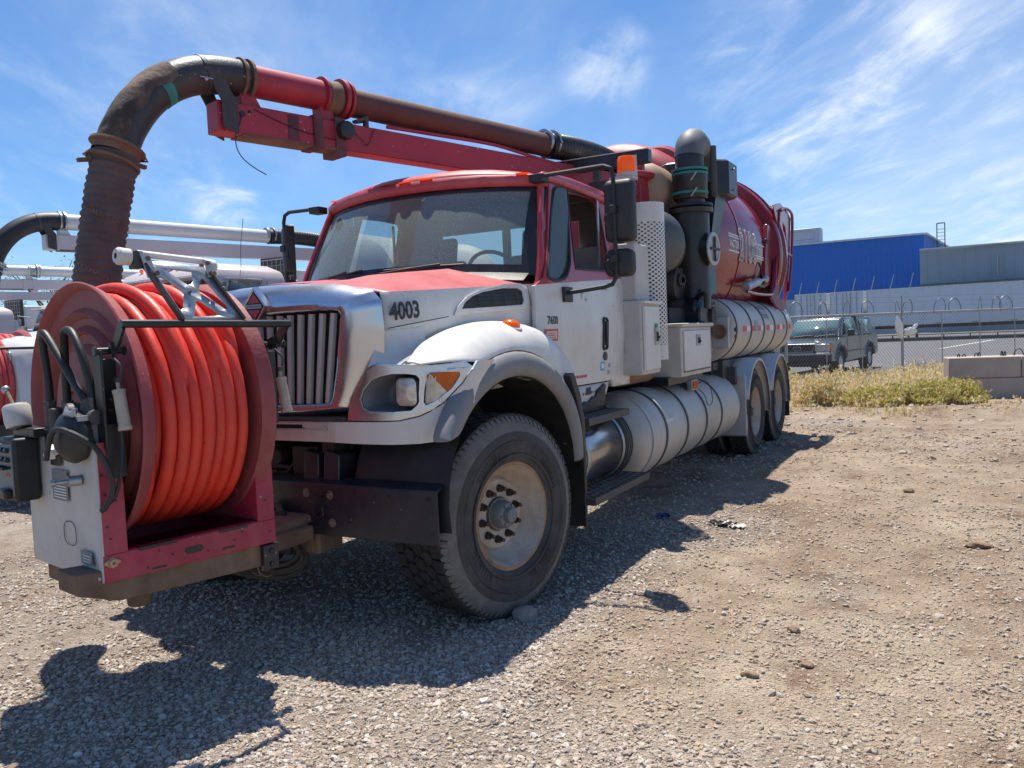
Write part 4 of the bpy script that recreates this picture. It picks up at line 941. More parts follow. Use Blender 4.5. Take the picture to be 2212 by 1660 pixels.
b = MB(); b.add([(.86, 2.158, 1.40), (1.06, 2.158, 1.38), (1.06, 2.158, 1.47), (.86, 2.158, 1.49)], [(0, 1, 2, 3)]); b.build('faded_decal', grey_letter, tb)
b = MB(); b.add([(.90, 2.156, 1.475), (.98, 2.156, 1.468), (.935, 2.156, 1.43)], [(0, 1, 2)]); b.add([(.87, 2.157, 1.385), (.95, 2.157, 1.378), (.95, 2.157, 1.395), (.87, 2.157, 1.402)], [(0, 1, 2, 3)]); b.build('decal_triangle', whitelet, tb)
b = MB(); b.cyl((.70, 2.12, 1.20), (.70, 3.1, 1.20), .10, 28); b.lathe((.70, 2.12, 1.20), (0, -1, 0), [(0, .10), (.03, .09), (.035, .001)], 28); b.cyl((.92, 2.3, 1.2), (.92, 3.0, 1.2), .10, 24)
b.build('muffler', pm('rusty_brown_muffler', (.20, .11, .07, 1), .6, .3, .3, 6, dirt=.5), truck)
b = MB(); b.box(.45, 1.20, 3.18, 4.16, 1.12, 1.565)
lb = b.build('low_tool_box', white_panel, truck, bevel=.01)
b = MB(); b.box(.44, 1.225, 3.16, 4.20, 1.566, 1.60); b.build('tool_box_lid', white_panel, lb, bevel=.008)
b = MB(); b.box(1.201, 1.216, 3.24, 4.10, 1.17, 1.53); b.build('tool_box_door', white, lb, bevel=.005); latch(1.216, 3.66, 1.44, lb, .06, .05)
b = MB(); b.box(1.201, 1.212, 3.24, 4.10, 1.158, 1.167); b.build('tool_box_hinge', rusty, lb)
b = MB(); b.box(.3, 1.1, 3.1, 4.2, 1.05, 1.118); b.build('box_shelf', navy, truck)
# perforated exhaust shield
b = MB(); cx_, cy_, R_ = 1.07, 2.72, .155; z0, z1 = 1.30, 2.60
def sp(a, z): return (cx_+R_*cos(a), cy_+R_*sin(a), z)
a0, a1 = radians(-175), radians(20); nc = 20; nr = 58; zb, zt = 1.42, 2.44
b.loft([[sp(a0+(a1-a0)*i/24, z) for i in range(25)] for z in (zt, z1)], closed=False); b.loft([[sp(a0+(a1-a0)*i/24, z) for i in range(25)] for z in (z0, zb)], closed=False)
da = (a1-a0)/nc; dz = (zt-zb)/nr
for i in range(nc):
    for j in range(nr):
        aa = a0+da*i; z = zb+dz*j
        if (i+j) % 2:
            b.add([sp(aa, z), sp(aa+da, z), sp(aa+da, z+dz), sp(aa, z+dz)], [(0, 1, 2, 3)])
        else:
            o_ = [(0, 0), (1, 0), (1, 1), (0, 1)]; i_ = [(.14, .02), (.86, .02), (.86, .98), (.14, .98)]; i_ = [(.5, -.18), (.86, .2), (.86, .8), (.5, 1.18), (.14, .8), (.14, .2)]
            i_ = [(.13, .10), (.87, .10), (.87, .90), (.13, .90)]
            b.add([sp(aa+da*u, z+dz*v) for u, v in o_+i_], [(0, 1, 5, 4), (1, 2, 6, 5), (2, 3, 7, 6), (3, 0, 4, 7)])
sh_ = b.build('perforated_shield', white, truck, fix=False, ang=30)
b = MB(); b.cyl((cx_, cy_, 1.25), (cx_, cy_, 2.50), .095, 24); b.build('exhaust_stack', grey_dark, sh_)

# rear fenders
for yc in (6.14, 7.50):
    for sg in (1, -1):
        b = MB(); A = [radians(a) for a in range(-6, 176, 13)]; 
        b.loft([[(sg*x, yc+.635*cos(a), .535+.635*sin(a)) for x in (.56, 1.24)] for a in A], closed=False)
        b.loft([[(sg*x, yc+r_*cos(a), .535+r_*sin(a)) for x, r_ in ((1.24, .635), (1.245, .60))] for a in A], closed=False)
        if yc < 7: b.loft([[(sg*x, yc-.64, z) for x in (.6, 1.235)] for z in (.55, .42, .30, 1.0)][:3], closed=False); b.loft([[(sg*x, y, .98) for x in (.56, .95)] for y in (5.2, 5.75)], closed=False)
        q = b.build('rear_fender', alu_dull, truck, ang=40); s_ = q.modifiers.new('thickness', 'SOLIDIFY'); s_.thickness = .006
b = MB(); b.box(.72, 1.235, 5.44, 5.46, .32, 1.0); b.build('mud_guard', alu_dull, truck, bevel=.004)
b = MB()
for s in (1, -1): b.box(*sorted((s*.6, s*1.2)), 8.25, 8.27, .25, 1.0)
build_each(b, 'mud_flap', black, truck)
# ================================================================ debris tank
TR, TZ = 1.10, 2.50
b = MB(); Y0, Y1 = 4.85, 7.95
b.lathe((0, 0, TZ), (0, 1, 0), [(Y0-.26, .001), (Y0-.25, .30), (Y0-.20, .60), (Y0-.11, .88), (Y0-.04, 1.02), (Y0+.03, TR-.03), (Y0+.08, TR), (Y1, TR)], 72)
dt = b.build('debris_tank', tank_red, truck, ang=40)
b = MB(); b.lathe((0, 0, TZ), (0, 1, 0), [(5.9, TR), (5.9, TR+.012), (5.93, TR+.012), (5.93, TR)], 72); b.build('weld_ring', tank_red, dt)
b = MB(); b.lathe((0, 0, TZ), (0, 1, 0), [(7.72, TR), (7.72, 1.22), (7.76, 1.24), (7.84, 1.24), (7.86, 1.19), (7.98, 1.19), (8.0, 1.26), (8.08, 1.26), (8.10, TR)], 72)
b.build('tank_rear_flange', tank_red, dt)
b = MB(); b.lathe((0, 0, TZ), (0, 1, 0), [(8.12, 1.24), (8.18, 1.24), (8.20, 1.12), (8.45, .9), (8.62, .5), (8.66, .001)], 60)
dd = b.build('tank_rear_door', tank_red, truck, ang=40)
b = MB()
for sg in (1, -1):
    b.prism([(7.60, 3.16), (8.10, 3.25), (8.65, 3.19), (8.9, 3.12), (8.72, 2.6), (8.60, 2.60), (8.45, 2.95), (8.25, 3.0), (8.02, 2.2), (7.80, 1.95), (8.3, 1.85), (8.45, 2.05), (8.62, 2.62), (8.74, 2.6), (8.50, 1.98), (8.2, 1.72), (7.7, 1.80), (7.35, 1.92), (7.55, 2.15), (7.80, 2.6), (7.9, 2.9)], 'x', sg*1.13, sg*1.17)
build_each(b, 'door_side_plate', tank_red, dd, bevel=.006)
b = MB()
P = [(8.00, 3.12), (7.78, 2.60), (7.56, 2.10), (7.44, 1.99), (7.25, 1.95), (6.5, 1.94), (5.9, 1.955)]
b.tube(smooth_path([(1.175, y, z) for y, z in P], 4), .018, 8)
P = [(8.02, 3.13), (8.35, 3.20), (8.75, 3.20), (8.90, 3.12), (8.84, 2.8), (8.76, 2.55), (8.62, 2.25), (8.48, 2.02)]
b.tube(smooth_path([(1.19, y, z) for y, z in P], 4), .021, 8); b.tube([(1.19, 8.76, 2.55), (1.18, 7.80, 2.60)], .02, 8)
b.build('door_guard_rail', tank_red, dd)
b = MB(); b.cyl((1.15, 5.95, 2.005), (1.15, 6.65, 2.10), .05, 14); b.cyl((1.15, 6.65, 2.10), (1.15, 7.05, 2.15), .022, 10); b.sphere((1.15, 7.08, 2.15), .05, 10); b.build('hydraulic_ram', steel, dt)
b = MB(); b.tube([(1.10, 6.92, 2.36), (1.12, 6.95, 2.30), (1.13, 7.02, 2.12)], .012, 6); b.box(1.06, 1.13, 6.8, 7.15, 2.04, 2.08); b.sphere((1.11, 7.35, 2.66), .04, 8); b.sphere((1.11, 7.45, 2.33), .03, 8)
b.build('tank_hose_stub', blackp, dt)
b = MB()
for s in (1, -1): b.prism([(7.2, 2.05), (7.9, 2.15), (7.9, 2.85), (7.45, 2.9), (7.25, 2.5)], 'x', s*1.07, s*1.125)
build_each(b, 'stiffener_plate', tank_red, dt, bevel=.01)
b = MB(); b.lathe((.42, 0, 3.25), (0, 1, 0), [(4.95, .001), (4.95, .2), (5.0, .32), (5.1, .36), (6.4, .36), (6.5, .33), (6.56, .22), (6.58, .001)], 36)
b.build('top_plenum', pm('orange_red_paint', (.40, .035, .022, 1), .3, 0, .15, 2, dirt=.2, coat=.4), dt)
b = MB()   # boom pedestal on the tank head
b.lathe((.28, 4.20, 0), (0, 0, 1), [(2.6, .34), (3.06, .34), (3.08, .40), (3.14, .40), (3.15, .27), (3.34, .27), (3.36, .10)], 32); b.box(-.55, .62, 3.9, 4.75, 2.3, 3.0)
b.lathe((.0, 0, 2.62), (0, 1, 0), [(4.60, .001), (4.62, .5), (4.68, .85), (4.76, .98), (4.86, 1.02), (5.5, 1.02)], 48)
b.build('boom_pedestal', boom_red, truck, bevel=.012, ang=40)
LC = Vector((6.32, -.01, 0))
tm = lambda cy_, ca, o_: (lambda u, v: ((TR+o_)*cos(ca+v/TR), cy_+u, TZ+(TR+o_)*sin(ca+v/TR)))
text_mesh('tank_number', '2100', .54, tm(6.34, -.005, .014), whitelet, dt, cuts=14, outline=.0115, sx=.90, shear=.0, label='white outlined number 2100')
text_mesh('tank_lettering', 'VACTOR', .125, tm(5.66, -.005, .004), whitelet, dt, bold=.003, sx=.92, cuts=5)
text_mesh('tank_lettering', 'SERIES', .115, tm(7.05, -.01, .004), whitelet, dt, bold=.002, sx=.72, cuts=5)
for (y0, y1, a) in ((5.40, 5.98, .085), (5.40, 5.98, .060), (5.40, 5.95, -.085), (6.68, 7.30, .070), (6.72, 7.30, -.09), (6.72, 7.30, -.065)):
    b = MB(); b.loft([[tm(0, 0, .004)(y0, (a+k)*TR) for k in (0, .014)], [tm(0, 0, .004)(y1, (a+k)*TR) for k in (0, .014)]], closed=False); b.build('lettering_rule', whitelet, dt)

# ---------------------------------------------------------------- blower, stack, fan housing between cab and tank
b = MB(); b.lathe((1.0, 4.30, 0), (0, 0, 1), [(1.72, .14), (1.74, .175), (2.70, .18), (2.70, .215), (2.73, .22), (2.745, .22), (2.75, .19), (2.765, .22), (2.79, .215), (2.79, .155)], 36)
stk = b.build('air_stack', blackp, truck, ang=35)
b = MB(); P = [(1.0, 4.30, 2.78), (1.0, 4.30, 3.0), (1.0, 4.30, 3.20), (1.0, 4.31, 3.30), (1.0, 4.36, 3.385), (1.0, 4.46, 3.43), (1.0, 4.58, 3.41), (1.0, 4.66, 3.34), (1.0, 4.70, 3.2), (1.0, 4.70, 3.05)]
b.tube(smooth_path(P, 4), .142, 28); b.lathe((1.0, 4.30, 0), (0, 0, 1), [(2.84, .165), (2.85, .172), (3.10, .175), (3.11, .16)], 30)
b.build('stack_elbow', blackp, stk)
b = MB()
for z in (2.90, 3.09, 3.13): b.lathe((1.0, 4.30, 0), (0, 0, 1), [(z-.012, .150), (z-.012, .180), (z+.012, .180), (z+.012, .150)], 30)
build_each(b, 'teal_band', teal, stk)
b = MB(); P = [(1.0, 4.30, 3.26), (1.0, 4.315, 3.33), (1.0, 4.36, 3.392), (1.0, 4.46, 3.432), (1.0, 4.58, 3.412)]; b.tube(smooth_path(P, 4), .147, 28); b.build('worn_grey_cap', pm('worn_grey_rubber', (.11, .12, .125, 1), .55, 0, .2, 6, dirt=.5, dirtc=(.30, .31, .30, 1)), stk)
for z in (2.99, 3.145):
    b = MB(); b.tube([(1.06, 4.12, z-.14), (1.12, 4.12, z-.06)], .008, 6); b.build('clamp_handle', steel, stk)
b = MB(); b.tube([(1.13, 4.68, 2.9), (1.13, 4.66, 3.42)], .05, 14); b.build('breather_pipe', grey_dark, stk)
b = MB(); ox, oy = .84, 5.0
oc = lambda r: [(ox+r*cos(radians(22.5+45*i)), oy+r*sin(radians(22.5+45*i))) for i in range(8)]
b.loft([[(x, y, 2.93) for x, y in oc(.43)], [(x, y, 2.95) for x, y in oc(.46)], [(x, y, 3.28) for x, y in oc(.46)], [(x, y, 3.30) for x, y in oc(.43)]])
fh = b.build('fan_housing', blackp, truck, ang=20)
b = MB()
for i in range(8):
    a = radians(45*i); 
    for z in (3.0, 3.22): b.cyl((ox+.42*cos(a), oy+.42*sin(a), z), (ox+.445*cos(a), oy+.445*sin(a), z), .012, 6)
b.build('housing_bolt', steel, fh, kind='stuff')
b = MB(); b.loft([[(x, y, 2.94) for x, y in ((.90, 4.65), (1.17, 4.65), (1.17, 5.05), (.90, 5.05))], [(x, y, 2.35) for x, y in ((.95, 4.60), (1.10, 4.60), (1.10, 4.85), (.95, 4.85))], [(x, y, 1.9) for x, y in ((.95, 4.5), (1.12, 4.5), (1.12, 4.75), (.95, 4.75))]])
b.build('tapered_duct', blackp, fh, ang=20)
b = MB(); b.box(.35, .62, 4.45, 4.75, 2.95, 3.24); b.build('fan_side_box', blackp, fh, bevel=.02)
b = MB(); q = Vector((.62, -.78, 0)).normalized(); o0 = Vector((1.0, 4.3, 2.33))
n_ = Vector((.995, -.10, 0)); b.cyl(o0+n_*.10, o0+n_*.215, .135, 28); b.build('port_neck', blackp, stk)
b = MB(); b.lathe(o0+n_*.215, n_, [(0, .165), (.012, .168), (.022, .16), (.022, .135), (.012, .13), (.012, .001)], 32); pc = b.build('port_cover', alu_dull, stk)
b = MB(); u_ = n_.cross(Vector((0, 0, 1)))
b.bar(o0+n_*.242-Vector((0, 0, .12)), o0+n_*.242+Vector((0, 0, .12)), .02); b.bar(o0+n_*.242-u_*.12, o0+n_*.242+u_*.12, .02); b.build('cover_cross', grey_dark, pc)
b = MB()   # dished silencer behind the shield
b.lathe((.80, 3.62, 2.37), (.25, -1, 0), [(-.9, .30), (-.02, .315), (.0, .32), (.02, .31), (.07, .25), (.105, .15), (.12, .001)], 40)
b.build('air_silencer', pm('grey_green_drum', (.10, .115, .115, 1), .35, .1, .15, 3, dirt=.3), truck, ang=40)
b = MB(); b.lathe((.50, 4.25, 2.98), (0, -1, 0), [(-.6, .30), (0, .30), (.04, .28), (.10, .18), (.12, .001)], 36); b.build('tan_drum', tanp, truck)
b = MB(); b.box(.45, .85, 2.72, 3.02, 1.55, 2.62); b.box(.35, .95, 3.1, 3.4, 1.7, 2.1); b.build('hydraulic_oil_tank', tanp, truck, bevel=.02)
rg = random.Random(11); b = MB()   # blower drive, gearbox, hoses
b.lathe((.80, 4.15, 1.72), (1, -.25, 0), [(-.2, .10), (-.18, .17), (.1, .18), (.16, .13), (.2, .05)], 24); b.cyl((.5, 3.7, 2.0), (1.0, 3.75, 1.98), .12, 16); b.box(.4, 1.0, 3.5, 4.3, 1.6, 1.75)
b.cyl((.85, 4.1, 1.9), (.95, 4.3, 2.2), .10, 14); b.box(.55, .95, 3.9, 4.4, 1.85, 2.15); b.cyl((1.0, 4.4, 1.67), (1.18, 4.4, 1.67), .09, 16)
for i in range(18):
    p = Vector((.5+.5*rg.random(), 3.5+.9*rg.random(), 1.62+.6*rg.random())); q = p+Vector((rg.uniform(-.3, .3), rg.uniform(-.4, .3), rg.uniform(-.3, .3)))
    b.tube(smooth_path([p, (p+q)/2+Vector((.1, -.1, rg.uniform(-.1, .15))), q], 4), rg.uniform(.012, .03), 7)
for i in range(10):
    c_ = (rg.uniform(.5, 1.05), rg.uniform(3.5, 4.4), rg.uniform(1.62, 2.2)); b.lathe(c_, (1, -.3, 0), [(-.05, .03), (-.04, .06), (.04, .06), (.05, .03)], 12)
b.build('blower_drive', under, truck, ang=40)
b = MB(); b.box(.85, 1.15, 4.0, 4.62, 1.60, 1.76); b.lathe((1.05, 4.1, 1.75), (1, -.4, 0), [(0, .10), (.08, .095), (.10, .06), (.11, .001)], 20); b.build('gear_case', navy, truck, bevel=.02)
b = MB()
for k in range(6): b.lathe((.82, 3.25, 1.66+.03*k), (0, 0, 1), [(0, .08), (.012, .1), (.024, .08)], 16)
b.build('bellows_stack', khaki, truck)
b = MB(); b.loft([[(1.10+.055*cos(a)*k+.01*sin(3*a), 4.45+.07*sin(a)*k, z) for a in arc(10)] for k, z in ((.5, 1.86), (.9, 1.90), (1.1, 1.97), (.9, 2.04), (.8, 2.09), (.3, 2.14))]); b.build('teal_wrapped_valve', teal, truck)
b = MB(); b.tube(smooth_path([(1.05, 4.45, 2.1), (1.1, 4.4, 2.2), (1.0, 4.3, 2.3)], 5), .02, 8); b.cyl((.9, 4.75, 1.80), (.9, 4.75, 1.93), .035, 10); b.build('rusty_fitting', rusty, truck)
# boom rest across the frame behind the cab
b = MB(); b.box(-.55, 1.03, 2.96, 3.06, 3.0, 3.11); br = b.build('boom_rest', navy, truck, bevel=.008)
b = MB(); b.box(-.55, 1.03, 2.955, 3.06, 3.111, 3.118); b.build('rest_strip', whitelet, br)
b = MB(); b.box(.5, .56, 2.98, 3.04, 1.2, 3.0); b.box(-.45, -.39, 2.98, 3.04, 1.2, 3.0); b.build('rest_post', grey_dark, br)
b = MB(); b.box(.80, .93, 2.94, 2.955, 2.86, 3.07); b.build('rest_plate', white_dirty, br)
b = MB(); b.box(.66, .92, 2.5, 2.6, 1.785, 2.80); b.build('beacon_post', blackp, truck)
b = MB(); b.cyl((1.03, 2.42, 2.79), (1.03, 2.42, 2.82), .08, 20); b.box(.90, 1.10, 2.36, 2.48, 2.765, 2.79); bb = b.build('beacon_base', alu_dull, truck)
b = MB(); b.lathe((1.03, 2.42, 2.82), (0, 0, 1), [(0, .073), (.01, .077), (.11, .073), (.13, .062), (.136, .03), (.137, .001)], 24); b.build('beacon_lens', amber, bb)

# ================================================================ boom
BA = Vector((-.58, -.05, 0)); BD = Vector((.80, 2.88, 0)).normalized(); BN = Vector((BD.y, -BD.x, 0))
def BP(s, z, off=0): return BA+BD*s+BN*off+Vector((0, 0, z))
def flange(b, s, r0, r1, t, m=0, z=3.24): b.lathe(BP(s, z), BD, [(-t/2, r0), (-t/2, r1), (t/2, r1), (t/2, r0)], 32, m)
def build_boom(root, mats, T=Vector((0, 0, 0)), tail=4.6):
    red_, dark_, beam_, flex_ = mats
    b = MB(); b.box(-.12, 4.35, -.075, .075, 2.875, 3.065); 
    M = Matrix.Translation(BA) @ Matrix.Rotation(atan2(BD.y, BD.x), 4, 'Z')
    b.v = [tuple(M @ Vector((p[0]-.12, p[1], p[2]))) for p in b.v]
    beam = b.build('boom_beam', beam_, root, bevel=.008)
    b = MB(); b.box(-.085, .62, -.08, .08, 2.868, 2.88); b.v = [tuple(M @ Vector(p)) for p in b.v]; b.build('beam_wear_plate', rusty, beam)
    b = MB()
    b.box(.43, .50, -.09, .09, 2.86, 3.08); b.box(.60, .68, -.088, .088, 2.83, 3.085); b.box(.24, .32, -.079, .081, 2.89, 3.05)
    b.v = [tuple(M @ Vector(p)) for p in b.v]; b.build('beam_collar', pm('chipped_dark_red', (.10, .02, .03, 1), .6, 0, .4, 12, dirt=.5, dirtc=(.35, .26, .2, 1)) if not T.length else beam_, beam, bevel=.003)
    b = MB(); b.tube([BP(0.0, 3.24), BP(.56, 3.24)], .100, 32); p1 = b.build('front_boom_pipe', red_, root)
    b = MB(); b.tube([BP(.6, 3.235), BP(2.84, 3.215)], .098, 32); p2 = b.build('rear_boom_pipe', dark_, root)
    b = MB(); flange(b, .005, .09, .128, .02); flange(b, -.05, .09, .128, .018); b.build('pipe_flange', rusty if not T.length else steel, p1)
    b = MB(); flange(b, .55, .09, .125, .016); flange(b, .70, .09, .135, .03); flange(b, .75, .09, .128, .02); b.build('pipe_flange', red_, p2)
    b = MB(); b.lathe(BP(.62, 3.235), BD, [(-.06, .10), (-.04, .115), (0, .108), (.04, .118), (.06, .11)], 32); b.build('swivel_joint', rusty if not T.length else steel, p2)
    b = MB()
    for s, wz in ((-.045, 3.14), (.535, 3.16)):
        b.prism([(s-.02, 3.06), (s+.12 if s < .1 else s+.09, 3.06), (s+.06, wz+.02), (s-.03, wz+.02)], 'y', -.05, .05)
    b.v = [tuple(M @ Vector((p[0], p[1], p[2]))) for p in b.v]; build_each(b, 'pipe_saddle', red_, beam, bevel=.004)
    b = MB(); b.prism([(-.22, 2.90), (-.12, 2.86), (-.12, 3.07), (-.16, 3.12), (-.20, 3.24), (-.30, 3.27), (-.33, 3.24), (-.28, 3.16), (-.22, 3.05)], 'y', -.105, -.09); v0 = list(b.v)
    b.prism([(-.22, 2.90), (-.12, 2.86), (-.12, 3.07), (-.16, 3.12), (-.20, 3.24), (-.30, 3.27), (-.33, 3.24), (-.28, 3.16), (-.22, 3.05)], 'y', .09, .105)
    b.v = [tuple(M @ Vector(p)) for p in b.v]; build_each(b, 'elbow_bracket', grey_dark, beam, bevel=.004)
    # elbow
    C_ = [(-.02, 3.24), (-.14, 3.237), (-.28, 3.218), (-.42, 3.170), (-.56, 3.085), (-.67, 2.975), (-.755, 2.85), (-.80, 2.755), (-.828, 2.68)]
    P = smooth_path([BP(s, z) for s, z in C_], 5)
    b = MB(); b.tube(P, [.114 if i % 1 == 0 else .11 for i in range(len(P))], 32); el = b.build('boom_elbow', elbow_m if not T.length else flex_, root)
    def band(i0, i1, r, m, name):
        q = MB(); q.tube(P[i0:i1], r, 32, cap=False); return q.build(name, m, el)
    band(10, 12, .118, grey_dark, 'elbow_clamp')
    if not T.length:
        band(19, 22, .1165, teal, 'teal_tape_band')
        # worn outer sleeve: partial shell on the outer bend
        q = MB(); rings = []
        for i in range(17, len(P)-1):
            t_ = (P[i+1]-P[i-1]).normalized(); w = BN; u_ = t_.cross(w).normalized()
            if u_.z < 0: u_ = -u_
            jag0 = -1.5+.10*sin(i*.9); jag1 = interp(i, [17, 20, 23, 26, 30, 34, 40], [.25, .45, .30, .75, .55, .85, 1.0])+.10*sin(i*1.7)
            rings.append([P[i]+(u_*cos(a)-w*sin(a)*-1)*(.121+.002*sin(5*a+i)) for a in [-jag1+(jag1-jag0)*k/14 for k in range(15)]])
        q.loft(rings, closed=False); q.build('peeling_sleeve', pm('peeling_tan_rubber', (.05, .04, .035, 1), .8, 0, .3, 7, dirt=.95, dirtc=(.36, .23, .16, 1), bump=.5, bscale=35), el)
    # lower clamp rings
    q = MB(); d_ = (P[-1]-P[-3]).normalized(); e_ = P[-1]
    q.lathe(e_-d_*.03, d_, [(-.01, .11), (-.008, .150), (.008, .153), (.012, .13), (.03, .128), (.05, .128)], 32); q.lathe(e_+d_*.065, d_, [(-.008, .12), (-.008, .146), (.006, .146), (.006, .12)], 32)
    for sg in (1, -1): q.bar(e_+d_*.06+BD*sg*.13, e_+d_*.07+BD*sg*.185, .035, .02); q.tube([e_-d_*.0+BD*sg*.14+BN*.03, e_+d_*.04+BD*sg*.175+BN*.03, e_+d_*.03+BD*sg*.14-BN*.03], .006, 5)
    cl = q.build('hose_coupling', rusty if not T.length else steel, root)
    # corrugated drop hose
    H = smooth_path([BP(-.83, 2.66), BP(-.872, 2.50), BP(-.925, 2.25), BP(-.975, 1.98), BP(-1.02, 1.7), BP(-1.05, 1.4), BP(-1.05, 1.1)], 14)
    L_ = [0]
    for i in range(1, len(H)): L_.append(L_[-1]+(H[i]-H[i-1]).length)
    pts = []; rad = []; nst = int(L_[-1]/.0085)
    for k in range(nst+1):
        s = L_[-1]*k/nst; i = min(max(int(np.searchsorted(L_, s))-1, 0), len(H)-2); t = (s-L_[i])/max(1e-6, L_[i+1]-L_[i])
        pts.append(H[i].lerp(H[i+1], t)); rad.append(.1235+.0042*cos(2*pi*s/.040)+.0015*sin(s*37)+.001*sin(s*91))
    q = MB(); q.tube(pts, rad, 30); q.build('corrugated_drop_hose', hose_blk if not T.length else flex_, root, ang=80)
    # flexible section at the rear
    pts = []; rad = []
    for k in range(130):
        t = k/129; pts.append(BP(2.86+1.2*t, 3.215+.03*sin(pi*t)-.03*t, -.12*t*t)); rad.append(.108+.006*cos(2*pi*t*26))
    q = MB(); q.tube(pts, rad, 24); q.build('flexible_boom_hose', blackp if not T.length else flex_, root, ang=80)
    q = MB(); flange(q, 2.83, .09, .112, .03); flange(q, 2.93, .09, .118, .02); q.bar(BP(2.93, 3.29, .09), BP(2.93, 3.22, .12), .02); q.build('hose_clamp', steel, root)
    return beam, el
bmx, elx = build_boom(truck, (boom_red, brown, boom_red, hose_blk))
# work lamp, clip, cable on the boom
b = MB(); b.lathe(BP(.66, 3.0, .09), BN, [(0, .06), (.03, .064), (.055, .058), (.058, .045), (.060, .001)], 24); b.build('work_lamp', blackp, truck)
b = MB(); b.bar(BP(.78, 3.09, .05), BP(.86, 3.12, .05), .04, .02); b.bar(BP(.88, 3.05, .05), BP(.88, 3.14, .05), .03); b.bar(BP(.92, 3.13, -.03), BP(.78, 3.08, .07), .03, .02)
b.build('pipe_clip', grey_dark, bmx)
b = MB(); b.tube(smooth_path([BP(1.05, 3.09, .07), BP(1.5, 3.10, .07), BP(2.1, 3.11, .07), BP(2.5, 3.08, .07), BP(2.9, 3.05, .07)], 5), .014, 6); b.build('hydraulic_pipe', boom_red, bmx)
b = MB(); b.tube(smooth_path([BP(-.08, 3.0, .08), BP(-.11, 2.93, .09), BP(-.135, 2.86, .08), BP(-.13, 2.78, .08), BP(-.09, 2.72, .08), BP(-.02, 2.675, .08), BP(.06, 2.64, .08)], 5), .0035, 5)
b.tube(smooth_path([BP(.0, 3.04, .08), BP(.3, 2.96, .082), BP(.6, 2.93, .09)], 4), .003, 4); b.tube(smooth_path([BP(.72, 3.02, .08), BP(.80, 2.97, .09), BP(.86, 2.93, .085), BP(.9, 3.0, .085), BP(.93, 3.05, .08)], 4), .003, 4); b.build('loose_wire', blackp, bmx)
b = MB()
for s, z, r_ in ((.02, 3.0, .018), (.36, 2.975, .012), (.07, 3.02, .010)): b.cyl(BP(s-.1, z, .077), BP(s-.1, z, .084), r_, 12)
b.build('beam_hole', blackp, bmx, kind='stuff')
b = MB(); b.sphere(BP(-.32, 3.16, .118), .014, 8); b.bar(BP(-.36, 3.165, .12), BP(-.28, 3.165, .12), .006); b.build('bracket_pin', steel, elx)
# faded print on the hose
for z, tx in ((2.28, 'EXHAUST-DUCT VAC'), (1.97, 'EXHAUST-VAC')):
    def hf(u, v, z=z):
        s = -.925-.19*(2.25-z)*1.0; a = u/.132; zz_ = z+v-u*.42
        s = interp(zz_, [1.4, 1.7, 1.98, 2.25, 2.5], [-1.05, -1.02, -.975, -.925, -.872]); return BP(s+.132*sin(a), zz_, .132*cos(a))
    text_mesh('hose_print', tx, .042, hf, pm('faded_orange_print', (.19, .115, .085, 1), .8, 0, .4, 30), truck, cuts=3)

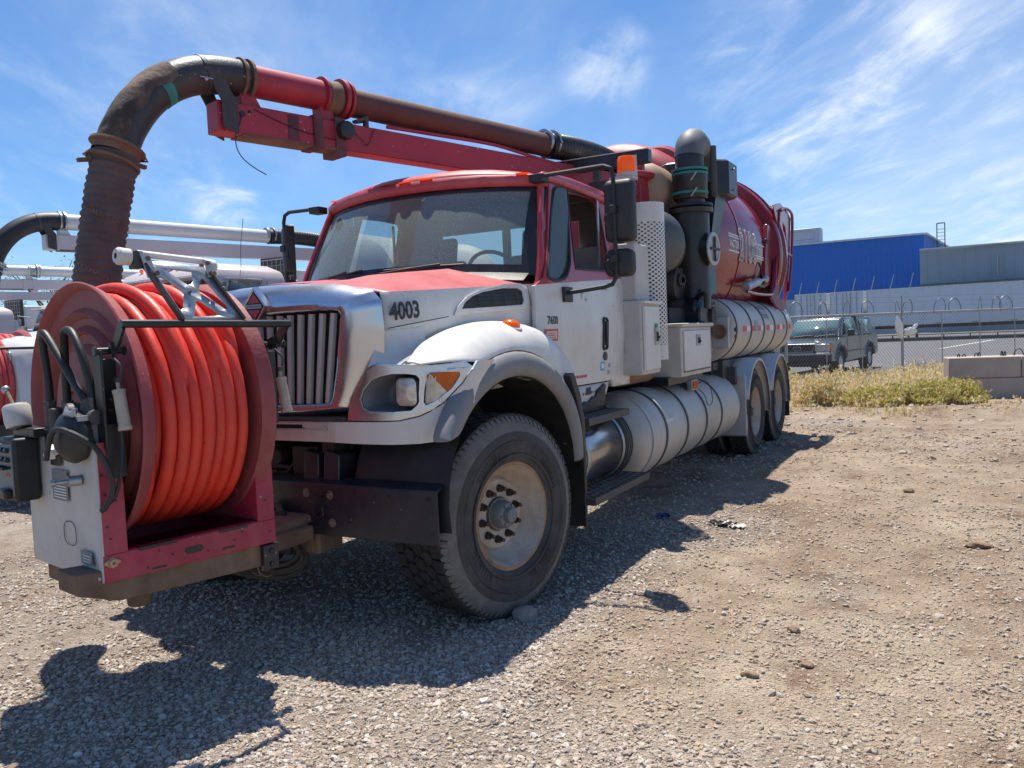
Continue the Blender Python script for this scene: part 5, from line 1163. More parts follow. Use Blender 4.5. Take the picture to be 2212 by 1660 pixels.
# ================================================================ front hose reel
RM = Matrix.Translation((.031, -1.381, 1.285)) @ Matrix.Rotation(1.365, 4, 'Z')
def sstep_(t): t = max(0, min(1, t)); return t*t*(3-2*t)
def build_reel(root, fm, flm, hm, wm, M=RM, full=True, seed=5):
    def fin(b, name, m, parent=None, bevel=0, **k):
        o = b.build(name, m, parent or base, bevel=bevel, **k); return o
    b = MB()   # frame: box bottom, posts, back
    b.box(-.445, .345, -.452, -.446, -.655, -.545); b.box(-.43, .335, -.45, .22, -.655, -.645)
    b.box(-.44, -.345, -.451, -.443, -.545, -.09); b.box(.255, .345, -.451, -.443, -.545, -.215)
    b.box(-.35, .26, -.45, -.40, -.548, -.542); b.box(-.35, -.343, -.45, -.10, -.54, -.12); b.box(.255, .262, -.45, .2, -.54, -.22)
    b.box(.335, .345, -.44, .22, -.65, -.1); b.box(-.44, .345, .21, .22, -.65, -.3)
    base = b.build('reel_frame', fm, root, bevel=.004); base.matrix_local = M
    b = MB(); pan = rrect(-.45, .275, -.655, -.062, .012, 2)
    panel('reel_side_panel', pan, lambda u, v: (-.445-.012*sin(pi*(v+.655)/.6)*sin(pi*(u+.45)/.73), u, v-.035*(0.275-u)/.725*(v > -.3)), wm, base, thick=.008, out=(-1, 0, 0), cu=[-.4+.07*i for i in range(9)], cv=[-.6+.06*i for i in range(9)])
    # flanges
    R_ = .592
    prof = lambda s: [(s*.265+s*.03, .05), (s*.265+s*.03, .10), (s*.265+s*.055, .14), (s*.265+s*.035, .28), (s*.265-s*.004, .31), (s*.265-s*.004, .35), (s*.265+s*.034, .37), (s*.265-s*.002, .390), (s*.265+s*.0, .42), (s*.265+s*.030, .445), (s*.265+s*.002, .468), (s*.265+s*.0, .545), (s*.265+s*.028, .560), (s*.265+s*.042, .576), (s*.265+s*.036, .582), (s*.265+s*.026, .578), (s*.265-s*.002, .566), (s*.265-s*.02, .555), (s*.265-s*.02, .05)]
    for s in (-1, 1):
        b = MB(); b.lathe((0, 0, 0), (1, 0, 0), prof(s), 72 if full else 40); f_ = fin(b, 'reel_flange', flm, ang=40)
        if s < 0 and full:
            b = MB(); b.lathe((0, 0, 0), (1, 0, 0), [(-.325, .001), (-.325, .10), (-.34, .105), (-.34, .12), (-.30, .125)], 30); fin(b, 'reel_hub', flm)
    b = MB(); b.lathe((0, 0, 0), (1, 0, 0), [(-.26, .28), (.26, .28)], 40); fin(b, 'reel_drum', flm)
    # hose wraps
    rg = random.Random(seed); pts = []; NW = 8; per = 40 if full else 24; r0 = .510; hr = .0288
    jit = [rg.uniform(-.006, .006) for _ in range(NW+3)]; jr = [.005*(-1)**q+rg.uniform(-.006, .006) for q in range(NW+3)]
    for k in range(NW*per+1):
        a = 2*pi*k/per; w = k/per; i = int(w); t = w-i; t = t*t*(3-2*t)
        x = -.225+.450*w/NW+(jit[i]*(1-t)+jit[i+1]*t)*1.0; r_ = r0+jr[i]*(1-t)+jr[i+1]*t-.11*sstep_(max(w-NW+.3, .3-w)/.3)
        pts.append((x, r_*sin(a+1.0)*-1, r_*cos(a+1.0)))
    b = MB(); b.tube(pts, hr, 12 if full else 8); h1 = fin(b, 'wound_hose', hm)
    pts = []; NW2 = 7.4
    for k in range(int(NW2*per)+1):      # second, looser layer underneath
        a = 2*pi*k/per; w = k/per; i = int(w)
        x = -.235+.47*w/NW2; r_ = .452+.006*sin(a*.7)-.1*sstep_(max(w-NW2+.3, .3-w)/.3)
        pts.append((x, -r_*sin(-a), r_*cos(-a)))
    b = MB(); b.tube(pts, hr, 10 if full else 8); fin(b, 'wound_hose', hm)
    # loose loops rising off the top
    if full:
        for x0, x1, r_, a0, a1 in ((-.19, -.08, .552, -1.25, 1.5), (-.02, .09, .556, -1.1, 1.35), (.10, .19, .548, -.9, 1.2)):
            P = []
            for k in range(31):
                t = k/30; a = a0+(a1-a0)*t; rr = r_-.10*(abs(2*t-1))**4
                P.append((x0+(x1-x0)*(.5-.5*cos(pi*t)), -rr*sin(a)*1, rr*cos(a)))
            b = MB(); b.tube(P, hr, 12); fin(b, 'loose_hose_loop', hm)
    # crossbar and pivots
    b = MB(); b.cyl((-.378, -.602, .374), (.384, -.602, .362), .0165, 14); bar = fin(b, 'guide_bar', blackp)
    b = MB()
    for s in (-1, 1): b.bar((s*.372, -.598, .37), (s*.372+.01, -.50, .285), .045, .012, upv=(1, 0, 0)); b.bar((s*.372, -.50, .285), (s*.36, -.46, .27), .05, .012, upv=(1, 0, 0))
    build_each(b, 'guide_arm', blackp, bar)
    if s: 
        for u in (-.365, .385):
            b = MB(); b.cyl((u-.055, -.455, .272), (u+.055, -.455, .272), .014, 12); b.cyl((u-.062, -.455, .272), (u-.052, -.455, .272), .02, 10); b.cyl((u+.052, -.455, .272), (u+.062, -.455, .272), .02, 10)
            b.box(u-.045, u-.033, -.47, -.40, -.12, .275); b.box(u-.04, u+.045, -.405, -.395, -.22 if u < 0 else -.1, .24)
            fin(b, 'pivot_bracket', blackp, bevel=.003)
            b = MB(); x_ = u+.012; b.cyl((x_, -.49, .10), (x_, -.52, -.03), .024, 14); b.cyl((x_, -.487, .115), (x_, -.49, .10), .026, 14); b.cyl((x_, -.478, .16), (x_, -.487, .115), .008, 8); b.cyl((x_, -.52, -.03), (x_, -.523, -.045), .027, 14)
            gs_ = fin(b, 'air_cylinder', khaki)
            b = MB(); b.tube(smooth_path([(u, -.47, .25), (u+.02, -.50, .21), (x_+.01, -.49, .17)], 4), .006, 6); b.bar((x_, -.478, .165), (x_, -.478, .145), .02, .03); b.build('cylinder_link', grey_dark, gs_)
    b = MB(); b.box(-.405, -.325, -.462, -.452, -.24, -.02); fin(b, 'black_guard', black, bevel=.01)
    b = MB(); b.prism([(-.44, -.02), (-.2, .06), (-.1, -.02), (-.2, -.12), (-.44, -.10)], 'x', -.335, -.325); fin(b, 'bearing_plate', white_panel)
    if not full: return base
    # slotted frame edge: slots, holes, hook
    for (u0, u1, w0, w1) in ((-.30, -.14, -.553, -.540), (.06, .20, -.556, -.543)):
        b = MB(); b.box(u0, u1, -.455, -.43, w0, w1); fin(b, 'frame_slot', blackp)
    b = MB(); sl = [(x, y) for x, y in rrect(-.105, -.02, -.615, -.585, .015, 4)]; b.loft([[(x, -.4525, z) for x, z in sl], [(x, -.4535, z) for x, z in sl]]); fin(b, 'frame_slot', blackp)
    for u0, u1, w in ((.07, .13, -.628), (-.25, -.19, -.640)):
        b = MB(); b.box(u0, u1, -.4545, -.452, w-.004, w+.004); fin(b, 'frame_slot', blackp)
    b = MB()
    for u, w in ((-.43, -.22), (-.42, -.30), (-.425, -.36), (-.42, -.43), (-.41, -.48), (-.43, -.12), (-.38, -.33), (.32, -.30), (.33, -.25), (.30, -.45), (-.22, -.57), (-.16, -.60), (.0, -.62), (.13, -.60), (-.27, -.63), (.31, -.6), (.17, -.57)):
        b.cyl((u, -.4525, w), (u, -.4545, w), .005, 8)
    fin(b, 'frame_hole', blackp, kind='stuff')
    b = MB(); b.loft([[(-.413+x, -.452, -.575+z) for x, z in ell(0, 0, .036, .024, 12, 1.1)], [(-.413+x, -.462, -.575+z) for x, z in ell(0, 0, .034, .022, 12, 1.1)]]); b.lathe((-.413, -.462, -.575), (0, -1, 0), [(0, .018), (.012, .016), (.013, .008), (.004, .001)], 16); fin(b, 'tie_down_fitting', brass)
    # galvanised cross bracket
    tri = lambda *p: list(p)
    H_ = [tri((-.165, .605), (.00, .585), (-.02, .555), (-.06, .545)), tri((-.19, .585), (-.175, .59), (-.078, .52), (-.10, .425), (-.13, .425)), tri((.02, .575), (.03, .57), (.105, .425), (.10, .415), (-.03, .50)), tri((-.075, .40), (-.04, .475), (-.03, .475), (.06, .41), (.05, .395), (-.07, .39))]
    SH = lambda h: [(sum(p[0] for p in h)/len(h)+(x-sum(p[0] for p in h)/len(h))*.84, sum(p[1] for p in h)/len(h)+(y-sum(p[1] for p in h)/len(h))*.84) for x, y in h]
    H_ = [[(-.170, .612), (-.016, .598), (-.022, .552), (-.040, .532), (-.060, .530)], [(-.186, .572), (-.172, .582), (-.088, .515), (-.078, .498), (-.104, .425), (-.116, .415), (-.128, .425)],
          [(.004, .575), (.018, .578), (.026, .565), (.108, .428), (.100, .418), (.086, .420), (-.022, .500), (-.028, .512)], [(-.078, .402), (-.048, .472), (-.034, .474), (.050, .412), (.052, .400), (.040, .397), (-.070, .394)]]
    xb = panel('galvanised_bracket', [(-.222, .640), (.040, .615), (.150, .385), (-.115, .385)], lambda u, v: (u, -.598+(v-.385)*.42, v), steel, base, holes=[SH(h) for h in H_], thick=.006, out=(0, -1, 0), cv=[.5, .55])
    b = MB(); Y = lambda v: -.598+(v-.385)*.42
    b.bar((-.232, Y(.645), .64), (-.125, Y(.385), .385), .012, .035, upv=(0, 1, 0)); b.bar((.048, Y(.615), .612), (.158, Y(.385), .385), .010, .025, upv=(0, 1, 0)); build_each(b, 'bracket_edge', grey_dark, xb)
    b = MB(); b.cyl((-.235, Y(.66)+.01, .663), (.055, Y(.65)+.01, .642), .014, 12); b.build('roller_shaft', whitelet, xb)
    for u, w, r_ in ((-.285, .648, .036), (.082, .622, .032)):
        b = MB(); b.lathe((u, Y(.65)+.02, w), (1, 0, -.06), [(-.035, .012), (-.035, r_*.8), (-.025, r_), (.02, r_*.95), (.03, r_*.6), (.032, .012)], 22); b.build('white_roller', white_dirty, xb)
    b = MB(); b.prism([(-.245, .665), (-.205, .655), (-.175, .565), (-.215, .56)], 'y', Y(.61)-.012, Y(.61)-.004); b.prism([(.025, .645), (.058, .64), (.092, .575), (.045, .57)], 'y', Y(.60)-.014, Y(.60)-.006)
    build_each(b, 'bracket_plate', steel, xb); b = MB()
    for u, w in ((-.212, .64), (-.19, .58), (.045, .63), (.062, .585)): b.cyl((u, Y(w)-.012, w), (u, Y(w)-.028, w), .010, 8)
    b.cyl((-.062, Y(.5)-.008, .503), (-.062, Y(.5)+.001, .503), .007, 8)
    build_each(b, 'bracket_bolt', rusty, xb); b = MB(); b.box(-.262, -.225, Y(.64)-.01, Y(.64)+.04, .60, .67); b.build('roller_mount', grey_dark, xb)
    # control side: panel box, gauge, hoses, disc, valve, lever
    b = MB(); b.box(-.56, -.46, .085, .285, -.36, -.085); cb_ = fin(b, 'control_box', black, bevel=.012)
    b = MB(); b.box(-.566, -.558, .10, .27, -.335, -.11); b.build('control_face', label_grey, cb_, bevel=.003)
    b = MB(); rgk = random.Random(2)
    for i in range(3):
        for j in range(2): b.cyl((-.566, .13+.05*i, -.14-.04*j), (-.582, .13+.05*i, -.13-.04*j), .011, 10)
    for i in range(4): b.cyl((-.566, .125+.04*i, -.21), (-.60, .122+.04*i, -.21), .007, 8)
    b.build('control_knob', blackp, cb_, kind='stuff')
    b = MB(); b.box(-.569, -.566, .16, .18, -.25, -.237); b.box(-.569, -.566, .13, .15, -.25, -.237); b.build('red_mark', red_letter, cb_)
    b = MB(); b.box(-.60, -.566, .11, .21, -.345, -.30); b.build('switch_guard', blackp, cb_, bevel=.01)
    b = MB(); b.box(-.50, -.42, .02, .26, -.085, -.045); b.box(-.46, -.36, -.12, .05, -.07, -.05); fin(b, 'control_shelf', blackp, bevel=.004)
    b = MB(); b.cyl((-.50, .17, -.04), (-.50, .20, .055), .045, 20); b.lathe((-.50, .17, -.045), (0, .3, 1), [(0, .05), (.03, .056), (.09, .056), (.10, .05), (.10, .038), (.04, .034)], 20); cup = fin(b, 'white_lever_cup', white_dirty)
    b = MB(); b.cyl((-.50, .19, .02), (-.50, .30, .115), .009, 8); b.build('lever_rod', rusty, cup); b = MB(); b.sphere((-.50, .305, .12), .019, 12); b.build('lever_ball', steel, cup)
    for (P) in (((-.44, -.02, -.05), (-.44, -.02, .15), (-.45, -.02, .30), (-.46, -.05, .355), (-.46, -.10, .34), (-.45, -.20, .24), (-.43, -.32, .10), (-.42, -.38, .03)), ((-.40, -.10, -.05), (-.40, -.10, .15), (-.40, -.11, .30), (-.41, -.15, .36), (-.41, -.22, .355), (-.41, -.29, .28), (-.40, -.34, .14), (-.40, -.36, .04))):
        b = MB(); b.tube(smooth_path(P, 6), .017, 12); hh = fin(b, 'hydraulic_hose', black)
        b = MB(); p_ = Vector(P[0]); b.cyl(p_+Vector((0, 0, .02)), p_+Vector((0, 0, .10)), .021, 12); b.cyl(p_+Vector((0, 0, .10)), p_+Vector((0, 0, .12)), .026, 6); p_ = Vector(P[-1]); b.cyl(p_, p_+Vector((0, .02, .05)), .022, 12); b.build('hose_ferrule', grey_dark, hh)
    b = MB(); b.tube(smooth_path([(-.43, -.05, .04), (-.43, -.045, 0), (-.43, -.05, -.08)], 3), .028, 12); b.tube([(-.40, -.13, .06), (-.40, -.14, -.06)], .028, 12); b.cyl((-.42, -.36, -.02), (-.42, -.36, .06), .03, 12); b.cyl((-.42, -.43, .01), (-.42, -.33, .01), .03, 12); fin(b, 'pipe_fitting', grey_dark)
    b = MB(); b.lathe((-.43, -.215, .012), (-1, .1, 0), [(-.03, .05), (.01, .052), (.02, .05), (.02, .044)], 22); ga = fin(b, 'pressure_gauge', grey_dark)
    b = MB(); b.lathe((-.43, -.215, .012), (-1, .1, 0), [(.019, .043), (.021, .001)], 22); b.build('gauge_face', whitelet, ga)
    b = MB(); b.lathe((-.48, -.335, -.065), (-1, -.12, 0), [(-.03, .10), (0, .108), (.02, .10), (.045, .07), (.055, .001)], 34); fin(b, 'black_disc', black)
    b = MB(); b.tube(smooth_path([(-.56, -.27, -.15), (-.56, -.31, -.08), (-.55, -.35, -.03), (-.52, -.42, -.04), (-.46, -.48, -.10), (-.42, -.50, -.20), (-.41, -.50, -.28), (-.43, -.48, -.34), (-.44, -.46, -.36)], 6), .011, 10)
    b.tube(smooth_path([(-.36, -.50, -.05), (-.36, -.50, -.12), (-.38, -.51, -.22), (-.40, -.50, -.30), (-.43, -.47, -.345)], 5), .008, 8); fin(b, 'looped_cable', black)
    b = MB(); b.cyl((-.45, -.21, .0-.035), (-.45, -.21, .02), .0, 6); b.cyl((-.50, -.34, .03), (-.50, -.40, .03), .013, 10); b.cyl((-.48, -.37, .01), (-.48, -.37, .05), .012, 8); b.box(-.49, -.44, -.42, -.28, .0, .02); fin(b, 'clamp_fitting', steel)
    f_ = lambda u0, u1, w0, w1, m, nm, o_=.0: fin((lambda q: q.add([(-.4595-o_, u0, w0), (-.4595-o_, u1, w0), (-.4595-o_, u1, w1), (-.4595-o_, u0, w1)], [(0, 1, 2, 3)]))(MB()), nm, m)
    f_(-.205, -.045, -.345, -.215, label_grey, 'instruction_plate', .004); f_(-.385, -.275, -.59, -.535, label_grey, 'instruction_plate')
    for k in range(5): f_(-.19, -.06, -.335+.012*k, -.330+.012*k, whitelet, 'plate_line', .006)
    for k in range(3): f_(-.37, -.30, -.58+.012*k, -.576+.012*k, whitelet, 'plate_line', .002)
    f_(.01, .05, -.19, -.08, label_grey, 'warning_label', .003); f_(-.15, -.04, -.20, -.10, blackp, 'panel_opening', .003)
    b = MB(); b.bar((-.48, -.06, -.16), (-.50, -.20, -.13), .03, .02); b.bar((-.48, -.1, -.12), (-.50, -.17, -.15), .02, .03); fin(b, 'white_valve_handle', whitelet)
    b = MB(); b.cyl((-.455, -.318, -.245), (-.50, -.31, -.245), .022, 14); b.cyl((-.50, -.31, -.245), (-.545, -.30, -.245), .010, 10); b.cyl((-.545, -.30, -.245), (-.56, -.295, -.247), .016, 10); fin(b, 'panel_valve', steel)
    b = MB(); b.tube([(-.4585, -.18+.06*abs(cos(t))**.7*(1 if cos(t) > 0 else -1), -.48+.05*abs(sin(t))**.7*(1 if sin(t) > 0 else -1)) for t in arc(28)+[2*pi]], .0016, 4); fin(b, 'oval_emboss', grey_dark)
    b = MB(); b.cyl((-.45, -.42, -.635), (-.462, -.42, -.635), .014, 10); fin(b, 'panel_bolt', steel)
    # support beam under the box
    b = MB(); b.prism([(-.545, -.60), (.36, -.655), (.36, -.765), (-.38, -.745), (-.545, -.685)], 'y', -.43, -.25); b.box(-.42, .3, -.42, .2, -.74, -.66); b.cyl((-.2, -.2, -.85), (-.2, -.2, -.74), .05, 12)
    fin(b, 'support_beam', rusty, bevel=.008)
    b = MB(); b.box(.27, .35, -.46, -.43, -.78, -.66); b.cyl((.31, -.47, -.69), (.31, -.455, -.69), .012, 8); b.cyl((.31, -.47, -.75), (.31, -.455, -.75), .012, 8); fin(b, 'beam_end_plate', navy, bevel=.004)
    return base
build_reel(truck, frame_red, flange_red, hose_red, white_panel)
# ================================================================ ground
def vnoise(x, y, seed=0):
    xi = np.floor(x).astype(np.int64); yi = np.floor(y).astype(np.int64); xf = x-xi; yf = y-yi
    def h(a, b):
        n = (a*374761393+b*668265263+seed*982451653) & 0x7fffffff; n = ((n ^ (n >> 13))*1274126177) & 0x7fffffff; return ((n ^ (n >> 16)) & 0xffff)/65535.
    u = xf*xf*(3-2*xf); v = yf*yf*(3-2*yf)
    return (h(xi, yi)*(1-u)+h(xi+1, yi)*u)*(1-v)+(h(xi, yi+1)*(1-u)+h(xi+1, yi+1)*u)*v
def fbm(x, y, seed=0, o=4):
    s = 0; a = .5; 
    for k in range(o): s = s+a*vnoise(x*2**k, y*2**k, seed+k*17); a *= .5
    return s/(1-.5**o)
def sstep(a, b, x): t = np.clip((x-a)/(b-a), 0, 1); return t*t*(3-2*t)
def gz(x, y):
    x = np.asarray(x, float); y = np.asarray(y, float)
    n = (fbm(x*.7, y*.7, 3)-.5)*.05+(fbm(x*3, y*3, 9)-.5)*.018
    d = np.hypot(x-1.05, y)
    rut = 0
    for x0 in (2.05, 3.75):
        u = x-(x0+.06*y+.004*y*y); rut = rut-.016*np.exp(-(u/.16)**2)+.010*np.exp(-((np.abs(u)-.27)/.09)**2)
    n = n+rut*sstep(-3, 0, y)
    return n*sstep(.1, .6, np.minimum(d, np.hypot(x-1.1, y-6.8)))+.10*np.exp(-((x-4.3)/1.6)**2-((y-11.6)/.8)**2)+.05*np.exp(-((x-2.0)/2)**2-((y-11.2)/.5)**2)
def dirtmask(x, y):
    """1 = bare tan dirt, 0 = grey gravel"""
    a = fbm(x*.55+3, y*.42, 21, 5); b2 = fbm(x*1.9, y*1.2+7, 5, 4)
    base = .30+.21*sstep(1.2, 2.8, x+.25*y)+.10*sstep(0.5, 5, y)-.16*sstep(-.4, -2.2, y)*(x > -1)
    base = base+.18*np.exp(-((x-2.2-.10*y)/.45)**2)*(y > -2.5)+.12*np.exp(-((x-3.6-.05*y)/.5)**2)+.22*sstep(9.5, 11.5, y)
    base = base+.2*np.exp(-((x+1.9)/.5)**2)
    return sstep(.44, .60, base+(a-.5)*.75+(b2-.5)*.28-.02)
xs = np.unique(np.concatenate([np.arange(-5, 6.01, .085), np.array([-1400, -700, -350, -180, -100, -60, -40, -28, -20, -15, -12, -10, -8.5, -7.5, -6.7, -6, -5.4, 6.4, 7, 7.8, 9, 11, 14, 18, 24, 34, 50, 80, 140, 300, 700, 1400])]))
ys = np.unique(np.concatenate([np.arange(-4.5, 13.01, .085), np.array([-1400, -500, -150, -60, -30, -15, -10, -7, -5.6, -5, 13.3, 13.7, 14.3, 15, 16, 17.5, 20, 24, 30, 40, 60, 90, 140, 250, 500, 900, 1400])]))
GX, GY = np.meshgrid(xs, ys); near = sstep(40, 12, np.hypot(GX-1, GY-2)); GZ = gz(GX, GY)*near
nx_, ny_ = len(xs), len(ys)
vv = np.stack([GX.ravel(), GY.ravel(), GZ.ravel()], 1)
ii = np.arange(nx_*ny_).reshape(ny_, nx_); q = np.stack([ii[:-1, :-1], ii[:-1, 1:], ii[1:, 1:], ii[1:, :-1]], -1).reshape(-1, 4)
me = bpy.data.meshes.new('ground'); me.vertices.add(len(vv)); me.vertices.foreach_set('co', vv.ravel().astype(np.float32))
me.loops.add(q.size); me.loops.foreach_set('vertex_index', q.ravel().astype(np.int32)); me.polygons.add(len(q)); me.polygons.foreach_set('loop_start', np.arange(0, q.size, 4, dtype=np.int32)); me.polygons.foreach_set('loop_total', np.full(len(q), 4, np.int32))
me.polygons.foreach_set('use_smooth', [True]*len(q)); me.update(); me.validate()
at = me.attributes.new('dirt', 'FLOAT', 'POINT'); at.data.foreach_set('value', dirtmask(GX, GY).ravel().astype(np.float32))
def ground_mat():
    m = bpy.data.materials.new('gravel_and_dirt'); m.use_nodes = True; nt = m.node_tree; N = nt.nodes; L = nt.links; p = N['Principled BSDF']
    tc = N.new('ShaderNodeTexCoord'); vec = tc.outputs['Object']
    def noise(s, d=5, r=.6):
        n = N.new('ShaderNodeTexNoise'); n.inputs['Scale'].default_value = s; n.inputs['Detail'].default_value = d; n.inputs['Roughness'].default_value = r; L.new(vec, n.inputs['Vector']); return n.outputs[0]
    def ramp(v, pts):
        r = N.new('ShaderNodeValToRGB'); L.new(v, r.inputs[0]); e = r.color_ramp.elements
        while len(e) < len(pts): e.new(.5)
        for el_, (pos, c) in zip(e, pts): el_.position = pos; el_.color = c
        return r.outputs[0]
    def mix(f, a, b_, t='MIX'):
        x = N.new('ShaderNodeMix'); x.data_type = 'RGBA'; x.blend_type = t
        if isinstance(f, float): x.inputs['Factor'].default_value = f
        else: L.new(f, x.inputs['Factor'])
        L.new(a, x.inputs[6]); L.new(b_, x.inputs[7]); return x.outputs[2]
    def vor(s, feat='F1'):
        v = N.new('ShaderNodeTexVoronoi'); v.inputs['Scale'].default_value = s; v.feature = feat; L.new(vec, v.inputs['Vector']); return v
    v1 = vor(62); v2 = vor(150)
    stone = ramp(v1.outputs['Color'], [(0, (.22, .185, .155, 1)), (.5, (.36, .32, .275, 1)), (1, (.50, .46, .41, 1))])
    grit = ramp(v2.outputs['Color'], [(0, (.19, .15, .12, 1)), (1, (.40, .35, .30, 1))])
    grav = mix(.45, stone, grit)
    dirt = ramp(noise(3.5, 8, .7), [(.3, (.26, .18, .12, 1)), (.5, (.385, .29, .20, 1)), (.72, (.52, .425, .31, 1))])
    dirt = mix(.58, dirt, mix(.5, grit, stone))
    patches = ramp(noise(.55, 8, .72), [(.32, (.56, .46, .41, 1)), (.43, (.88, .81, .76, 1)), (.54, (1.06, 1.03, 1.0, 1)), (.70, (1.22, 1.21, 1.19, 1))])
    damp = ramp(noise(1.7, 9, .75), [(.36, (.62, .53, .47, 1)), (.46, (.97, .95, .93, 1)), (.62, (1.12, 1.11, 1.10, 1))])
    a_ = N.new('ShaderNodeAttribute'); a_.attribute_name = 'dirt'
    c_ = mix(a_.outputs['Fac'], grav, dirt); c_ = mix(1.0, c_, patches, 'MULTIPLY'); c_ = mix(1.0, c_, damp, 'MULTIPLY'); L.new(c_, p.inputs['Base Color'])
    p.inputs['Roughness'].default_value = .95; p.inputs['Specular IOR Level'].default_value = .2
    # relief: pebbles + clods
    def mth(op, a, b_=None, v=None):
        x = N.new('ShaderNodeMath'); x.operation = op; L.new(a, x.inputs[0])
        if b_ is not None: L.new(b_, x.inputs[1])
        if v is not None: x.inputs[1].default_value = v
        return x.outputs[0]
    h = mth('MULTIPLY', v1.outputs['Distance'], v=-1.0); h2 = mth('MULTIPLY', v2.outputs['Distance'], v=-.45); h3 = mth('MULTIPLY', noise(28, 8, .7), v=.8)
    hh = mth('ADD', mth('ADD', h, h2), h3); bp = N.new('ShaderNodeBump'); bp.inputs['Strength'].default_value = .95; bp.inputs['Distance'].default_value = .020
    L.new(hh, bp.inputs['Height']); L.new(bp.outputs[0], p.inputs['Normal']); return m
me.materials.append(ground_mat()); ground = bpy.data.objects.new('ground', me); col.objects.link(ground); meta(ground, kind='structure')

# ---- loose stones: one stuff object, geometry nodes instances
R = np.random.default_rng(4)
P_ = []; 
def scatter(x0, x1, y0, y1, dens, smin, smax, keep):
    n = int((x1-x0)*(y1-y0)*dens); x = R.uniform(x0, x1, n); y = R.uniform(y0, y1, n)
    dx = x-CX; dy = y-CY; z_ = dx*fw.x+dy*fw.y; l_ = dx*rt.x+dy*rt.y; d = np.hypot(dx, dy)
    m = (z_ > 1.3) & (np.abs(l_) < .72*z_+.3) & keep(d); x, y, d = x[m], y[m], d[m]
    dm = dirtmask(x, y); cl = fbm(x*2.3, y*2.3, 77, 3); k = R.random(len(x)) < (1-dm*.58)*np.clip(.35+1.5*(cl-.3), .15, 1); x, y = x[k], y[k]
    s = smin+(smax-smin)*R.random(len(x))**3.2; P_.append(np.stack([x, y, s], 1))
scatter(-3.2, 4.2, -3.4, 2.2, 7800, .0035, .0135, lambda d: d < 4.6)
scatter(-3.2, 4.2, -3.4, 2.2, 130, .011, .022, lambda d: d < 5.0)
scatter(-5, 5.5, -2.2, 6, 2700, .0045, .0155, lambda d: (d >= 4.6) & (d < 7.6))
scatter(-7, 8, .5, 12.5, 700, .007, .020, lambda d: (d >= 7.6) & (d < 13))
scatter(-2, 8, 5, 14, 60, .012, .045, lambda d: (d >= 10) & (d < 18))
P_ = np.concatenate(P_); nS = len(P_); zz_ = gz(P_[:, 0], P_[:, 1])
dmS = dirtmask(P_[:, 0], P_[:, 1])
sx_ = P_[:, 2]*R.uniform(.8, 1.35, nS); sy_ = P_[:, 2]*R.uniform(.7, 1.05, nS); sz_ = P_[:, 2]*R.uniform(.45, .85, nS)
me = bpy.data.meshes.new('gravel'); me.vertices.add(nS); me.vertices.foreach_set('co', np.stack([P_[:, 0], P_[:, 1], zz_+sz_*.25], 1).ravel().astype(np.float32))
at = me.attributes.new('scl', 'FLOAT_VECTOR', 'POINT'); at.data.foreach_set('vector', np.stack([sx_, sy_, sz_], 1).ravel().astype(np.float32))
at = me.attributes.new('rot', 'FLOAT_VECTOR', 'POINT'); at.data.foreach_set('vector', np.stack([R.uniform(-.5, .5, nS), R.uniform(-.5, .5, nS), R.uniform(0, 6.28, nS)], 1).ravel().astype(np.float32))
at = me.attributes.new('dust', 'FLOAT', 'POINT'); at.data.foreach_set('value', np.clip(dmS*.50+R.uniform(-.1, .3, nS), 0, 1).astype(np.float32))
at = me.attributes.new('idx', 'INT', 'POINT'); at.data.foreach_set('value', R.integers(0, 6, nS).astype(np.int32))
gravel = bpy.data.objects.new('gravel', me); col.objects.link(gravel)
meta(gravel, kind='stuff', label='loose grey and tan crushed stones covering the yard around the truck', cat='gravel')
def stone_mat():
    m = bpy.data.materials.new('crushed_stone'); m.use_nodes = True; nt = m.node_tree; N = nt.nodes; L = nt.links; p = N['Principled BSDF']
    oi = N.new('ShaderNodeObjectInfo'); r = N.new('ShaderNodeValToRGB'); L.new(oi.outputs['Random'], r.inputs[0]); e = r.color_ramp.elements
    cs = [(0, (.27, .22, .185, 1)), (.2, (.38, .32, .27, 1)), (.42, (.47, .42, .36, 1)), (.6, (.52, .48, .43, 1)), (.78, (.45, .34, .25, 1)), (.92, (.34, .30, .27, 1)), (1, (.70, .67, .62, 1))]
    while len(e) < len(cs): e.new(.5)
    for el_, (pos, c) in zip(e, cs): el_.position = pos; el_.color = c
    tc = N.new('ShaderNodeTexCoord'); n = N.new('ShaderNodeTexNoise'); n.inputs['Scale'].default_value = 2.5; n.inputs['Detail'].default_value = 3; L.new(tc.outputs['Object'], n.inputs['Vector'])
    r2__ = N.new('ShaderNodeValToRGB'); r2__.color_ramp.elements[0].color = (.8, .78, .75, 1); r2__.color_ramp.elements[1].color = (1.12, 1.12, 1.12, 1); L.new(n.outputs[0], r2__.inputs[0])
    x = N.new('ShaderNodeMix'); x.data_type = 'RGBA'; x.blend_type = 'MULTIPLY'; x.inputs['Factor'].default_value = 1; L.new(r.outputs[0], x.inputs[6]); L.new(r2__.outputs[0], x.inputs[7]); a_ = N.new('ShaderNodeAttribute'); a_.attribute_type = 'INSTANCER'; a_.attribute_name = 'dust'
    y_ = N.new('ShaderNodeMix'); y_.data_type = 'RGBA'; L.new(a_.outputs['Fac'], y_.inputs['Factor']); L.new(x.outputs[2], y_.inputs[6]); y_.inputs[7].default_value = (.38, .295, .215, 1); L.new(y_.outputs[2], p.inputs['Base Color'])
    p.inputs['Roughness'].default_value = .9; p.inputs['Specular IOR Level'].default_value = .25; return m
stone_m = stone_mat()
